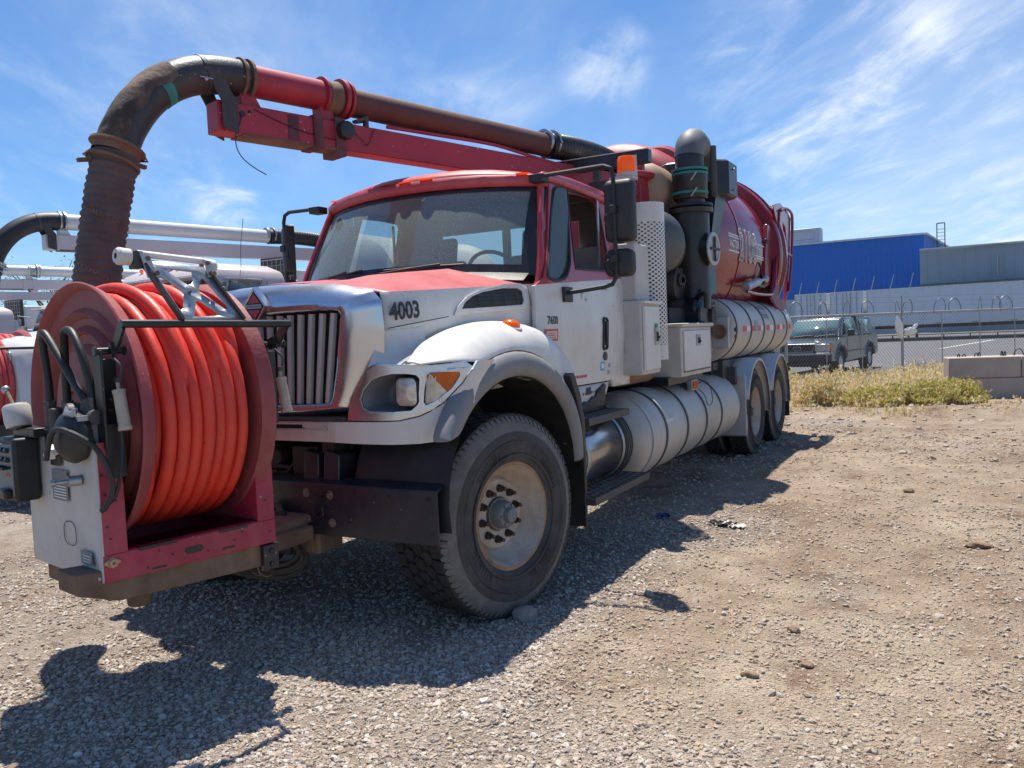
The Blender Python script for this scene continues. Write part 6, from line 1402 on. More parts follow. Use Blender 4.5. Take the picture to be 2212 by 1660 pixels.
ng = bpy.data.node_groups.new('stones', 'GeometryNodeTree'); ng.interface.new_socket('Geometry', in_out='INPUT', socket_type='NodeSocketGeometry'); ng.interface.new_socket('Geometry', in_out='OUTPUT', socket_type='NodeSocketGeometry')
N = ng.nodes; L = ng.links; gi = N.new('NodeGroupInput'); go = N.new('NodeGroupOutput'); g2i = N.new('GeometryNodeGeometryToInstance')
links_ = []
for k in range(6):
    ic = N.new('GeometryNodeMeshIcoSphere'); ic.inputs['Radius'].default_value = 1; ic.inputs['Subdivisions'].default_value = 2
    sp_ = N.new('GeometryNodeSetPosition'); nz = N.new('ShaderNodeTexNoise'); nz.noise_dimensions = '4D'; nz.inputs['Scale'].default_value = .9; nz.inputs['Detail'].default_value = 2; nz.inputs['W'].default_value = k*3.7
    ps = N.new('GeometryNodeInputPosition'); L.new(ps.outputs[0], nz.inputs['Vector'])
    vm = N.new('ShaderNodeVectorMath'); vm.operation = 'SUBTRACT'; vm.inputs[1].default_value = (.5, .5, .5); L.new(nz.outputs['Color'], vm.inputs[0])
    vs_ = N.new('ShaderNodeVectorMath'); vs_.operation = 'SCALE'; vs_.inputs['Scale'].default_value = 2.0; L.new(vm.outputs[0], vs_.inputs[0])
    L.new(ic.outputs['Mesh'], sp_.inputs['Geometry']); L.new(vs_.outputs[0], sp_.inputs['Offset'])
    sm_ = N.new('GeometryNodeSetMaterial'); sm_.inputs['Material'].default_value = stone_m; L.new(sp_.outputs[0], sm_.inputs['Geometry']); links_.append(sm_.outputs[0])
for l in reversed(links_): L.new(l, g2i.inputs[0])
ip = N.new('GeometryNodeInstanceOnPoints'); ip.inputs['Pick Instance'].default_value = True
def attr(nm, ty):
    a = N.new('GeometryNodeInputNamedAttribute'); a.data_type = ty; a.inputs['Name'].default_value = nm
    return [o for o in a.outputs if o.enabled][0]
L.new(gi.outputs[0], ip.inputs['Points']); L.new(g2i.outputs[0], ip.inputs['Instance']); L.new(attr('idx', 'INT'), ip.inputs['Instance Index'])
e2r = N.new('FunctionNodeEulerToRotation'); L.new(attr('rot', 'FLOAT_VECTOR'), e2r.inputs[0]); L.new(e2r.outputs[0], ip.inputs['Rotation']); L.new(attr('scl', 'FLOAT_VECTOR'), ip.inputs['Scale'])
L.new(ip.outputs[0], go.inputs[0])
md = gravel.modifiers.new('stones', 'NODES'); md.node_group = ng

# single rocks and scraps
def rock(name, x, y, r, label, seed, c=None, sz=.75, cat='rock'):
    rg = random.Random(seed); bm = bmesh.new(); bmesh.ops.create_icosphere(bm, subdivisions=3, radius=1)
    for v in bm.verts:
        d = v.co.normalized(); f = 1+.22*sin(d.x*2.3+seed)+.16*sin(d.y*3.1+seed*2)+.10*sin(d.z*4.3+d.x*3+seed)+.05*sin(d.x*9+d.y*7+seed)
        v.co = Vector((d.x*f*r*1.15, d.y*f*r*.85, d.z*f*r*sz))
    me = bpy.data.meshes.new(name); bm.to_mesh(me); bm.free(); me.materials.append(c or rock_m); me.polygons.foreach_set('use_smooth', [True]*len(me.polygons)); me.set_sharp_from_angle(angle=radians(28))
    o = bpy.data.objects.new(name, me); col.objects.link(o); o.location = (x, y, float(gz(x, y))+r*sz*.55); return meta(o, label=label, cat=cat)
rock_m = pm('pitted_grey_rock', (.26, .23, .21, 1), .9, 0, .25, 30, dirt=.4, bump=.9, bscale=60)
rock_b = pm('brown_clod', (.22, .15, .10, 1), .95, 0, .25, 30, bump=.9, bscale=60)
rock('rock', 1.285, -.06, .066, 'fist-sized pale grey rock beside the front left tyre', 2, sz=.72)
rock('rock', 3.47, 2.31, .060, 'flat brown rock lying alone in the open dirt beyond the small clods', 5, rock_b, .5)
rock('rock', 2.95, 4.2, .045, 'small brown clod in the tan dirt, farther off than the flat rock', 8, rock_b, .5)
for k, (px, py) in enumerate(((2.55, -.35), (2.75, -.15), (2.62, .28))):
    rock('rock', px, py, .028, ('small brown clod nearest the camera of three in the open dirt', 'middle small brown clod of three in the open dirt', 'farthest small brown clod of three in the open dirt')[k], 11+k, rock_b, .6)
b = MB(); rg = random.Random(3)
def rag(cx_, cy_, sx, sy, h, n=14, seed=1):
    rg = random.Random(seed); b = MB(); rows = []
    for j in range(n):
        rows.append([(cx_+sx*((i/(n-1))-.5)*(1+.2*sin(j*.9+seed)), cy_+sy*((j/(n-1))-.5)*(1+.25*sin(i*.8+seed)), float(gz(cx_, cy_))+.012+h*(.5+.5*sin(i*1.1+seed)*cos(j*.9+seed*2))*(.6+.4*rg.random())) for i in range(n)])
    b.loft(rows, closed=False); return b
rag(1.73, 2.37, .20, .10, .035, seed=2).build('scrap_of_rubber', blackp, label='crumpled black rubber scrap at the edge of the truck shadow', cat='scrap')
rag(1.86, 2.33, .12, .08, .025, seed=5).build('scrap_of_card', white_panel, label='pale crumpled scrap beside the black rubber scrap', cat='scrap')
rag(1.21, 2.51, .10, .07, .045, seed=7).build('blue_rag', pm('blue_cloth', (.02, .05, .25, 1), .9), label='small crumpled blue rag in the shade beside the steps', cat='rag')

# ================================================================ asphalt lot beyond the fence
asph = pm('grey_asphalt', (.105, .105, .11, 1), .9, 0, .12, .6, dirt=.4, dirtc=(.15, .145, .14, 1), dscale=.3, bump=.15, bscale=50)
FA, FB_ = Vector((-3.2, 12.35, 0)), Vector((8.2, 26.2, 0)); FD = (FB_-FA).normalized(); FNN = Vector((-FD.y, FD.x, 0))
b = MB(); a = FA+FNN*.6-FD*30; c = FA+FNN*.6+FD*120
b.add([(a.x, a.y, .05), (c.x, c.y, .05), (c.x-300, c.y+500, .05), (a.x-300, a.y+500, .05)], [(0, 1, 2, 3)]); b.build('asphalt_ground', asph, kind='structure')
wl = pm('worn_white_line', (.50, .49, .46, 1), .8, 0, .2, 20)
b = MB(); b.add([(1.98, 19.4, .055), (2.14, 19.3, .055), (3.05, 26.0, .055), (2.88, 26.0, .055)], [(0, 1, 2, 3)]); b.build('road_marking', wl, kind='structure')
b = MB(); b.add([(2.3, 42, .055), (2.5, 42, .055), (5.2, 56, .055), (4.9, 56, .055)], [(0, 1, 2, 3)]); b.build('road_marking', wl, kind='structure')

# ================================================================ chain-link fence
galv = pm('fence_galvanised', (.36, .37, .38, 1), .5, .6, .15, 6)
fence = empty('chain_link_fence', tuple(FA), label='chain-link fence with razor wire between the gravel yard and the car park', cat='fence')
def FP(s, z, o_=0): p = FD*s+FNN*o_; return (p.x, p.y, z)
Ltot = (FB_-FA).length; FH = 1.72
s_main = (Vector((1.906, 18.882, 0))-FA).dot(FD)
b = MB(); b.cyl((0, 0, 0), (0, 0, FH+.02), .034, 10); b.tube([(0, 0, FH), (0, 0, FH+.12), (-.03*0, 0, FH+.42)], .022, 8); b.sphere((0, 0, FH+.02), .04, 8)
post = b.build('fence_post', galv, fence); post.location = FP(s_main, 0)
for s in (s_main-3.6, s_main-7.2, s_main+5.4): inst(post, fence, FP(s, 0))
b = MB(); b.cyl(FP(-.5, FH), FP(Ltot, FH), .024, 8); b.build('top_rail', galv, fence)
b = MB(); tp = None
for s in (s_main+1.35, s_main+2.7, s_main+4.0, s_main-1.3, s_main-2.4):
    if tp is None: q = MB(); q.cyl((0, .0, 0), (0, 0, FH), .012, 6); tp = q.build('line_post', galv, fence); tp.location = FP(s, 0)
    else: inst(tp, fence, FP(s, 0))
b = MB(); pitch = .10; n = int((Ltot+FH)/pitch); wr = .0042
for k in range(-int(FH/pitch), n):
    for d in (1, -1):
        s0 = k*pitch+(FH if d < 0 else 0); s1 = s0+d*FH
        za, zb_ = .02, FH
        if s0 < 0 or s1 < 0 or s0 > Ltot or s1 > Ltot: continue
        A_, B_ = Vector(FP(s0, za, .004*d)), Vector(FP(s1, zb_, .004*d)); u_ = FNN*wr; w_ = FD*wr
        b.add([A_+u_, A_+w_, A_-u_, A_-w_, B_+u_, B_+w_, B_-u_, B_-w_], [(0, 1, 5, 4), (1, 2, 6, 5), (2, 3, 7, 6), (3, 0, 4, 7)])
b.build('chain_link_mesh', pm('wire', (.13, .135, .14, 1), .55, .4, .1), fence, smooth=False, fix=False, kind='stuff')
rz = pm('razor_wire_steel', (.20, .21, .22, 1), .5, .6, .1); loop = None
k = 0; s = .6
while s < Ltot:
    if loop is None:
        q = MB(); r_ = .27
        q.tube([FP(.20*(a/pi-.5)*1.0, FH+.10+r_*sin(a)*1.05, .12*cos(a*2)) if False else tuple(Vector(FP(0, 0))+FD*(r_*cos(a)+.06*a)+FNN*(.02*sin(a*2))+Vector((0, 0, FH+.06+r_*1.1*sin(a)))) for a in [radians(-10+9*i) for i in range(24)]], .011, 5)
        loop = q.build('razor_wire_loop', rz, fence); loop.location = FP(s, 0)
    else:
        o = inst(loop, fence, FP(s, 0)); o.rotation_euler = (.10*sin(k*3.3), .14*sin(k*2.7), .35*sin(k*1.9)); o.scale = (.85+.22*sin(k*2.1), .85+.22*sin(k*2.1), 1)
    s += .72+.20*sin(k*1.7); k += 1
b = MB()
for z in (FH+.14, FH+.27, FH+.40): b.tube([FP(s_, z+.01*sin(s_*2), 0) for s_ in [i*Ltot/30 for i in range(31)]], .0035, 4)
b.build('barbed_wire', rz, fence, kind='stuff')
p = Vector(FP(s_main, 0))+FA
b = MB(); c0 = Vector((p.x, p.y, 1.33))-FNN*.05
def lobe(c, rx, rz, sd, tilt=0):
    rings = []
    for i in range(9):
        a = pi*i/8; rr = max(sin(a), .02); ring = []
        for k in range(14):
            t = 2*pi*k/14; f = 1+.22*sin(3*t+sd+i)+.12*sin(7*t+sd*2+i*1.7)
            ring.append(c+FD*(rx*rr*cos(t)*f+tilt*rz*cos(a))+FNN*(.05*rr*sin(t)*f)+Vector((0, 0, rz*cos(a)*(1+.12*sin(5*t+sd)))))
        rings.append(ring)
    b.loft(rings, m=0)
lobe(c0-FD*.15+Vector((0, 0, .04)), .11, .27, 1, -.25); lobe(c0+FD*.20-Vector((0, 0, .07)), .20, .10, 4, .3); lobe(c0+FD*.36+Vector((0, 0, .02)), .06, .09, 8, .8)
b.build('plastic_bag', pm('white_plastic_bag', (.75, .75, .73, 1), .4, 0, .05), label='torn white plastic bag snagged on the fence post', cat='plastic bag')

# ================================================================ stacked concrete blocks
conc = pm('pale_concrete', (.40, .345, .30, 1), .9, 0, .1, 3, dirt=.4, dirtc=(.26, .22, .19, 1), bump=.25, bscale=30, dscale=1.5)
BO = Vector((3.15, 13.76, 0)); BDir = Vector((.985, .17, 0)).normalized(); ang_ = atan2(BDir.y, BDir.x)
def cblock(name, off, z, L_, label, hh=.41, loops=()):
    b = MB(); b.box(0, L_, 0, .6, 0, hh); root = b.build(name, conc, bevel=.02, label=label, cat='concrete block', group='concrete blocks stacked by the fence')
    root.location = BO+BDir*off+Vector((0, 0, z)); root.rotation_euler = (0, 0, ang_)
    for (x, r_, hgt) in loops:
        q = MB(); q.tube([(x+r_*cos(a), .3, hh-.03+hgt*sin(a)) for a in [pi*i/12 for i in range(13)]], .011, 6); q.build('rebar_loop', grey_dark, root)
    return root
cblock('concrete_block', .22, -.02, 1.22, 'pale concrete block in the bottom course of the stack, with an exposed end')
cblock('concrete_block', 1.45, -.02, 2.0, 'pale concrete block in the bottom course of the stack, farther from the weeds')
cblock('concrete_block', 0, .395, 1.20, 'pale concrete block in the top course with a row of short rebar loops', .39, ((.22, .02, .09), (.31, .03, .08), (.52, .03, .10), (.57, .02, .11), (.95, .015, .12), (1.0, .015, .11)))
cblock('concrete_block', 1.21, .395, 2.2, 'pale concrete block in the top course carrying the large arched rebar loop', .39, ((-.13+.13, .0, .02), (.02, .08, .16), (.20, .012, .10), (.48, .02, .12)))

# ================================================================ dry weeds
def weeds(name, label, region, n, hmin, hmax, cols, mats_, seed, dens=None, heads=.5, kind='stuff', cat='weeds', w=.006, dome_=None):
    rg = np.random.default_rng(seed); V_ = []; F_ = []; Mi = []
    cnt = 0
    while cnt < n:
        x, y = region(rg); nz_ = .5+.2*sin(x*2.9+1.7*sin(y*2.3+1))+.14*sin(y*4.1+2*sin(x*3.3))+.1*sin(x*9+y*5)
        if rg.random() > (nz_-.22)*2.6: continue
        h = rg.uniform(hmin, hmax)*(1-.3*rg.random())*(.45+1.05*nz_)*(1.0 if kind is None else .75+.5*rg.random())*(1.25-.85*min(1, ((x-dome_[0])/dome_[2]/1.25)**2+((y-dome_[1])/dome_[2]/.9)**2) if dome_ else 1)
        a = rg.uniform(0, 2*pi); lean = rg.uniform(.05, .5)*h; z0 = float(gz(x, y))-.01; ux, uy = cos(a), sin(a); px, py = -uy, ux; mi = int(rg.choice(len(mats_), p=cols))
        b0 = len(V_); ww = w*rg.uniform(.6, 1.4)
        for t in (0, .4, .75, 1):
            k = ww*(1-t*.85); X = x+ux*lean*t*t; Y = y+uy*lean*t*t; Z = z0+h*t*(1-.15*t)
            V_ += [(X-px*k, Y-py*k, Z), (X+px*k, Y+py*k, Z)]
        F_ += [(b0, b0+1, b0+3, b0+2), (b0+2, b0+3, b0+5, b0+4), (b0+4, b0+5, b0+7, b0+6)]; Mi += [mi]*3
        if rg.random() < heads:
            for q_ in range(4):
                t = .65+.35*rg.random(); X = x+ux*lean*t*t; Y = y+uy*lean*t*t; Z = z0+h*t*(1-.15*t); s = .014+.014*rg.random(); a2 = rg.uniform(0, 2*pi); b0 = len(V_)
                V_ += [(X, Y, Z), (X+s*2*cos(a2), Y+s*2*sin(a2), Z+s*1.2), (X+s*cos(a2+.6), Y+s*sin(a2+.6), Z+s*2.2)]; F_ += [(b0, b0+1, b0+2)]; Mi += [min(mi+1, len(mats_)-1) if rg.random() < .5 else mi]
        cnt += 1
    me = bpy.data.meshes.new(name); me.from_pydata(V_, [], F_); [me.materials.append(m) for m in mats_]; me.polygons.foreach_set('material_index', Mi)
    o = bpy.data.objects.new(name, me); col.objects.link(o); return meta(o, label=label, cat=cat, kind=kind)
def leafm(name, c, tr=.35):
    m = bpy.data.materials.new(name); m.use_nodes = True; nt = m.node_tree; N = nt.nodes; L = nt.links; p = N['Principled BSDF']; p.inputs['Base Color'].default_value = c; p.inputs['Roughness'].default_value = .7
    t = N.new('ShaderNodeBsdfTranslucent'); t.inputs[0].default_value = c; mx = N.new('ShaderNodeMixShader'); mx.inputs[0].default_value = tr; L.new(p.outputs[0], mx.inputs[1]); L.new(t.outputs[0], mx.inputs[2]); L.new(mx.outputs[0], N['Material Output'].inputs[0]); return m
straw = leafm('straw', (.72, .54, .27, 1)); straw2 = leafm('pale_straw', (.80, .70, .48, 1)); ygreen = leafm('yellow_green_weed', (.46, .44, .12, 1)); green = leafm('green_weed', (.11, .16, .05, 1)); olive = leafm('olive_gold_weed', (.60, .49, .17, 1))
def strip(rg):
    s = rg.uniform(0, Ltot*.74); o_ = rg.uniform(-3.4, .15)*(1 if rg.random() < .6 else .5); p = FA+FD*s-FNN*(-o_ if False else 0)+FNN*o_
    while p.y < 11.6+.45*sin(p.x*1.9+1)+.3*sin(p.x*5.3)+.8*rg.random()**2 or (p.x > 3.0 and p.y < 14.9): 
        s = rg.uniform(0, Ltot*.74); o_ = rg.uniform(-3.4, .15)*(1 if rg.random() < .6 else .5); p = FA+FD*s+FNN*o_
    return p.x, p.y
weeds('dry_grass', 'strip of dry straw-coloured grass growing along the foot of the fence', strip, 12000, .14, .56, [.42, .52, .04, .02], [straw, straw2, olive, ygreen], 1)
def strag(rg):
    x = rg.uniform(-.2, 4.2); return x, 11.3+.4*sin(x*2)-abs(rg.normal(0, .45))
weeds('dry_grass', 'sparse dry stalks scattered on the gravel in front of the weed strip', strag, 420, .05, .22, [.45, .40, .1, .05], [straw, straw2, olive, ygreen], 3)
def clump(cx_, cy_, r):
    def f(rg): a = rg.uniform(0, 2*pi); d = r*sqrt(rg.random()); return cx_+d*cos(a)*1.2, cy_+d*sin(a)*.8
    return f
BC = [(2.05, 12.3, .55, .46, 'yellow-green bushy weed at the end of the clump farthest from the blocks', [.25, .2, .40, .15]), (2.75, 12.45, .5, .42, 'yellow-green bushy weed in the middle of the clump before the blocks', [.15, .15, .50, .20]), (3.28, 12.9, .42, .36, 'golden-green bushy weed touching the concrete blocks', [.1, .1, .7, .1]), (1.1, 12.5, .38, .42, 'darker green weed standing between the dry grass and the bushy clump', [.3, .3, .15, .25]), (.0, 14.6, .5, .55, 'dark green weed in front of the parked pickup', [.35, .3, .1, .25])]
for (cx_, cy_, r, h, lab, pr) in BC:
    def dome(rg, cx_=cx_, cy_=cy_, r=r):
        a = rg.uniform(0, 2*pi); d = r*rg.random()**.8*(1+.25*sin(3*a+cx_*9)); return cx_+d*cos(a)*1.25, cy_+d*sin(a)*.9
    weeds('weed_bush', lab, dome, 2600, h*.45, h*1.05, pr, [straw, straw2, olive if pr[2] > .3 else straw, green if pr[3] > .4 else ygreen], int(cx_*100)+7, heads=1, kind=None, cat='weed', w=.005, dome_=(cx_, cy_, r))
# ================================================================ pickup beyond the fence
pk = pm('dark_silver_car_paint', (.05, .055, .065, 1), .25, .4, .05, 3, coat=.7, dirt=.12, dirtc=(.30, .29, .27, 1)); pkb = pm('black_trim', (.02, .02, .022, 1), .5)
def pickup():
    r = empty('pickup_truck', (0, 0, 0), label='dark grey pickup truck with a camper shell parked behind the fence', cat='pickup')
    W = .86
    b = MB()   # body sides profile (y,z) front at y=0
    lower = [(.02, .42), (-.02, .62), (.02, .80), (.10, .92), (.5, .98), (1.25, 1.04), (1.32, 1.05), (5.0, 1.06), (5.06, .95), (5.06, .50), (4.7, .42), (4.62, .42)]
    wheel1 = [(1.30+0.0, .42)]
    prof = lower+[(4.48-.0, .42)]+[(4.08+.42*cos(a), .40+.42*sin(a)) for a in [radians(k) for k in (10, 40, 70, 90, 110, 140, 170)]]+[(3.66, .40), (1.42, .36)]+[(.95+.42*cos(a), .40+.42*sin(a)) for a in [radians(k) for k in (10, 40, 70, 90, 110, 140, 170)]]+[(.52, .42)]
    tri = geometry.tessellate_polygon([[Vector((p[0], p[1], 0)) for p in prof]]); n = len(prof)
    for x in (-W, W): b.add([(x, p[0], p[1]) for p in prof], [t for t in tri])
    b.add([(-W, p[0], p[1]) for p in prof]+[(W, p[0], p[1]) for p in prof], [(i, (i+1) % n, n+(i+1) % n, n+i) for i in range(n)])
    body = b.build('body', pk, r, ang=30, bevel=.02)
    b = MB()
    def sec(y, z0, z1, w0, w1): return [(-w0, y, z0), (-w1, y, z1), (w1, y, z1), (w0, y, z0)]
    b.loft([[(-.74, 1.32, 1.05), (.74, 1.32, 1.05), (.80, 2.0, 1.05), (-.80, 2.0, 1.05)], [(-.62, 1.85, 1.56), (.62, 1.85, 1.56), (.66, 2.05, 1.60), (-.66, 2.05, 1.60)]])
    b.loft([[(-.80, 2.0, 1.05), (.80, 2.0, 1.05), (.80, 3.1, 1.05), (-.80, 3.1, 1.05)], [(-.66, 1.95, 1.60), (.66, 1.95, 1.60), (.66, 3.05, 1.62), (-.66, 3.05, 1.62)]])
    b.loft([[(-.80, 3.12, 1.07), (.80, 3.12, 1.07), (.80, 5.02, 1.07), (-.80, 5.02, 1.07)], [(-.70, 3.14, 1.66), (.70, 3.14, 1.66), (.68, 4.75, 1.63), (-.68, 4.75, 1.63)]])
    b.build('cab', pk, r, bevel=.04, ang=30)
    ln = lambda a, c, t: tuple(a[i]+(c[i]-a[i])*t for i in range(3))
    def pane(nm, q, m, off): b = MB(); b.add([tuple(Vector(p)+Vector(off)) for p in q], [(0, 1, 2, 3)]); o = b.build(nm, m, r); s = o.modifiers.new('t', 'SOLIDIFY'); s.thickness = .01; s.offset = 0; return o
    glp = pm('reflective_tinted_glass', (.12, .20, .19, 1), .05, .1, .2, 2, coat=1)
    pane('windscreen', [(-.68, 1.37, 1.09), (.68, 1.37, 1.09), (.59, 1.82, 1.53), (-.59, 1.82, 1.53)], glp, (0, -.012, .008))
    for s in (1, -1):
        pane('side_window', [(s*.785, 1.65, 1.12), (s*.79, 2.95, 1.12), (s*.685, 2.92, 1.54), (s*.68, 2.02, 1.54)], glp, (s*.008, 0, 0))
        pane('shell_window', [(s*.785, 3.3, 1.15), (s*.785, 4.8, 1.15), (s*.72, 4.55, 1.52), (s*.725, 3.35, 1.55)], glp, (s*.008, 0, 0))
        b = MB(); b.box(*sorted((s*.46, s*.83)), -.045, .06, .68, .90); b.build('headlight', lens, r, bevel=.02)
        b = MB(); b.box(*sorted((s*.80, s*.865)), -.02, .12, .72, .86); b.build('turn_signal', amber, r, bevel=.01)
        b = MB(); b.box(*sorted((s*.86, s*1.05)), 1.60, 1.68, 1.08, 1.26); b.build('wing_mirror', pkb, r, bevel=.03)
        for y in (.95, 4.08):
            b = MB(); b.lathe((s*.80, y, .34), (s, 0, 0), [(-.20, .2), (-.2, .31), (-.17, .34), (.03, .34), (.06, .31), (.055, .21), (.0, .2)], 28); wh = b.build('wheel', rubber, r)
            b = MB(); b.lathe((s*.80, y, .34), (s, 0, 0), [(.05, .20), (.03, .15), (.05, .08), (.06, .001)], 18); b.build('hub', steel, wh)
        b = MB(); b.loft([[(s*(.86+o_), y, z) for y, z in [(yy+.47*cos(a)*k, .40+.47*sin(a)*k) for a in [radians(5+17*i) for i in range(11)]]] for yy, o_, k in ((.95, .02, .9), (.95, .05, .98), (.95, .0, 1.12))], closed=False); b.loft([[(s*(.86+o_), y, z) for y, z in [(4.08+.47*cos(a)*k, .40+.47*sin(a)*k) for a in [radians(5+17*i) for i in range(11)]]] for o_, k in ((.02, .9), (.05, .98), (.0, 1.12))], closed=False); b.build('wheel_arch', pk, r)
        b = MB(); b.box(*sorted((s*.861, s*.868)), 1.3, 4.9, .62, .66); b.build('side_moulding', pkb, r); 
        b = MB(); b.box(*sorted((s*.862, s*.866)), 1.60, 1.612, .5, 1.03); b.box(*sorted((s*.862, s*.866)), 2.95, 2.962, .5, 1.03); b.build('door_seam', pkb, r)
    b = MB(); b.tube([(-.46, -.05, .90), (.46, -.05, .90), (.40, -.06, .69), (-.40, -.06, .69), (-.46, -.05, .90)], .014, 6); b.build('grille_trim', steel, r); b = MB(); b.box(-.46, .46, -.04, .04, .68, .90); g = b.build('grille', pkb, r, bevel=.01)
    b = MB(); b.tube([(.10*cos(a), -.05, .79+.065*sin(a)) for a in arc(24)+[2*pi]], .008, 6, cap=False); b.tube([(-.085, -.05, .81), (-.04, -.05, .83), (0, -.05, .78), (.04, -.05, .83), (.085, -.05, .81)], .007, 6); b.build('wing_badge', steel, g)
    b = MB(); b.box(-.87, .87, -.10, .10, .42, .62); b.build('front_bumper', pkb, r, bevel=.03); b = MB(); b.box(-.86, .86, -.115, -.05, .60, .66); b.build('bumper_strip', steel, r, bevel=.01)
    b = MB(); b.box(-.6, .6, -.02, 4.9, .28, .42); b.build('underbody', pkb, r)
    for x0 in (-.55, .05):
        b = MB(); b.tube([(x0, 1.30, 1.08), (x0+.3, 1.33, 1.11), (x0+.55, 1.345, 1.12)], .008, 5); b.build('wiper', pkb, r)
    return r
pu = pickup(); pu.location = (-.72, 20.45, .05); pu.rotation_euler = (0, 0, radians(-8)); pu.scale = (1.06, 1.06, 1.03)

# ================================================================ buildings and trailers
def sheet_mat(name, c, rib, rough=.5):
    m = pm(name, c, rough, 0, .04, .3, dirt=.12); nt = m.node_tree; N = nt.nodes; L = nt.links
    return m
blue = sheet_mat('blue_sheet_metal', (.012, .135, .52, 1), 1, .45); bluegrey = sheet_mat('grey_sheet_metal', (.27, .34, .40, 1), 1, .55); trw = pm('trailer_white', (.62, .66, .70, 1), .5, 0, .04, .3, dirt=.15)
def prismxy(b, pts, z0, z1, m=0): b.prism(pts, 'z', z0, z1, m)
A1 = Vector((-17.9, 112.5)); A2 = Vector((-.61, 108.8)); A3 = Vector((3.6, 141.)); A4 = A1+(A3-A2)
A1e = A1+(A1-A2)*1.2; A4e = A4+(A1-A2)*1.2
b = MB(); H0 = 11.9; H1 = 10.3
vs = [(A1e.x, A1e.y, 0), (A2.x, A2.y, 0), (A3.x, A3.y, 0), (A4e.x, A4e.y, 0), (A1e.x, A1e.y, H0+.7), (A2.x, A2.y, H0), (A3.x, A3.y, H0-1.2), (A4e.x, A4e.y, H0-.4)]
b.add(vs, [(0, 1, 5, 4), (1, 2, 6, 5), (2, 3, 7, 6), (3, 0, 4, 7), (4, 5, 6, 7)])
bb_ = b.build('warehouse', blue, smooth=False, label='large bright blue metal warehouse behind the white trailers', cat='warehouse')
def ribs(parent, p0, p1, za, zb0, zb1, sp, m, d=.10):
    L_ = (p1-p0).length; dr = (p1-p0)/L_; nrm = Vector((dr.y, -dr.x)); n = int(L_/sp); b = MB()
    for i in range(n):
        p = p0+dr*(i+.5)*sp; t = (i+.5)/n; zt = zb0+(zb1-zb0)*t; q = p+nrm*d
        b.add([(p.x-dr.x*.14, p.y-dr.y*.14, za), (q.x-dr.x*.07, q.y-dr.y*.07, za), (q.x+dr.x*.07, q.y+dr.y*.07, za), (p.x+dr.x*.14, p.y+dr.y*.14, za), (p.x-dr.x*.14, p.y-dr.y*.14, zt), (q.x-dr.x*.07, q.y-dr.y*.07, zt), (q.x+dr.x*.07, q.y+dr.y*.07, zt), (p.x+dr.x*.14, p.y+dr.y*.14, zt)], [(0, 1, 5, 4), (1, 2, 6, 5), (2, 3, 7, 6), (4, 5, 6, 7)])
    return b.build('wall_rib', m, parent, smooth=False, fix=False, kind='stuff')
ribs(bb_, A1e, A2, 0, H0+.7, H0, .62, blue, .035)
ribs(bb_, A2, A3, 0, H0, H0-1.2, .62, blue, .035)
b = MB(); e = .16
b.bar((A1e.x, A1e.y-.2, H0+.7), (A2.x, A2.y-.2, H0), .3, .22); b.bar((A2.x+.2, A2.y, H0), (A3.x+.2, A3.y, H0-1.2), .3, .22); b.build('roof_trim', pm('pale_trim', (.55, .58, .6, 1), .5), bb_)
b = MB(); b.box(-17.2, -13.2, 113.6, 116, 12.4, 14.4); b.box(-16.8, -14, 113.5, 113.6, 12.9, 14.0); b.build('rooftop_unit', alu_dull, bb_, bevel=.05)
b = MB(); p = A2+(A3-A2)*.22
for dx in (0, .9): b.cyl((p.x+dx+.3, p.y, 7.5), (p.x+dx+.3, p.y, 13.7), .06, 6)
for z in [8+.45*i for i in range(12)]: b.cyl((p.x+.3, p.y, z), (p.x+1.2, p.y, z), .035, 5)
b.bar((p.x+.3, p.y, 13.7), (p.x+1.2, p.y, 13.7), .12); b.build('roof_ladder', grey_dark, bb_)
G1 = Vector((-.7, 98.6)); G2 = Vector((9.1, 97.9)); G2e = G1+(G2-G1)*3.2
b = MB(); b.add([(G1.x, G1.y, 0), (G2e.x, G2e.y, 0), (G2e.x+3, G2e.y+9, 0), (G1.x+.5, G1.y+9, 0), (G1.x, G1.y, 9.15), (G2e.x, G2e.y, 8.9), (G2e.x+3, G2e.y+9, 8.9), (G1.x+.5, G1.y+9, 9.15)], [(0, 1, 5, 4), (1, 2, 6, 5), (2, 3, 7, 6), (3, 0, 4, 7), (4, 5, 6, 7)])
gb_ = b.build('warehouse', bluegrey, smooth=False, label='low grey-blue metal warehouse beside the taller blue one', cat='warehouse')
ribs(gb_, G1, G2e, 5.4, 9.1, 8.9, 1.22, bluegrey, .06)
b = MB(); b.box(G1.x, G2e.x, 96.6, 97.8, 5.0, 5.35); b.build('canopy', pm('grey_green_canopy', (.10, .14, .14, 1), .6), gb_); b = MB(); b.box(G1.x, G2e.x, 97.6, 98.2, 9.1, 9.25); b.build('roof_trim', pm('trim2', (.50, .53, .55, 1), .5), gb_)
b = MB(); b.cyl((6.7, 97.6, 5.8), (6.7, 97.6, 8.0), .06, 6); b.cyl((7.0, 97.6, 5.8), (7.0, 97.6, 8.1), .05, 6); b.build('downpipe', steel, gb_)
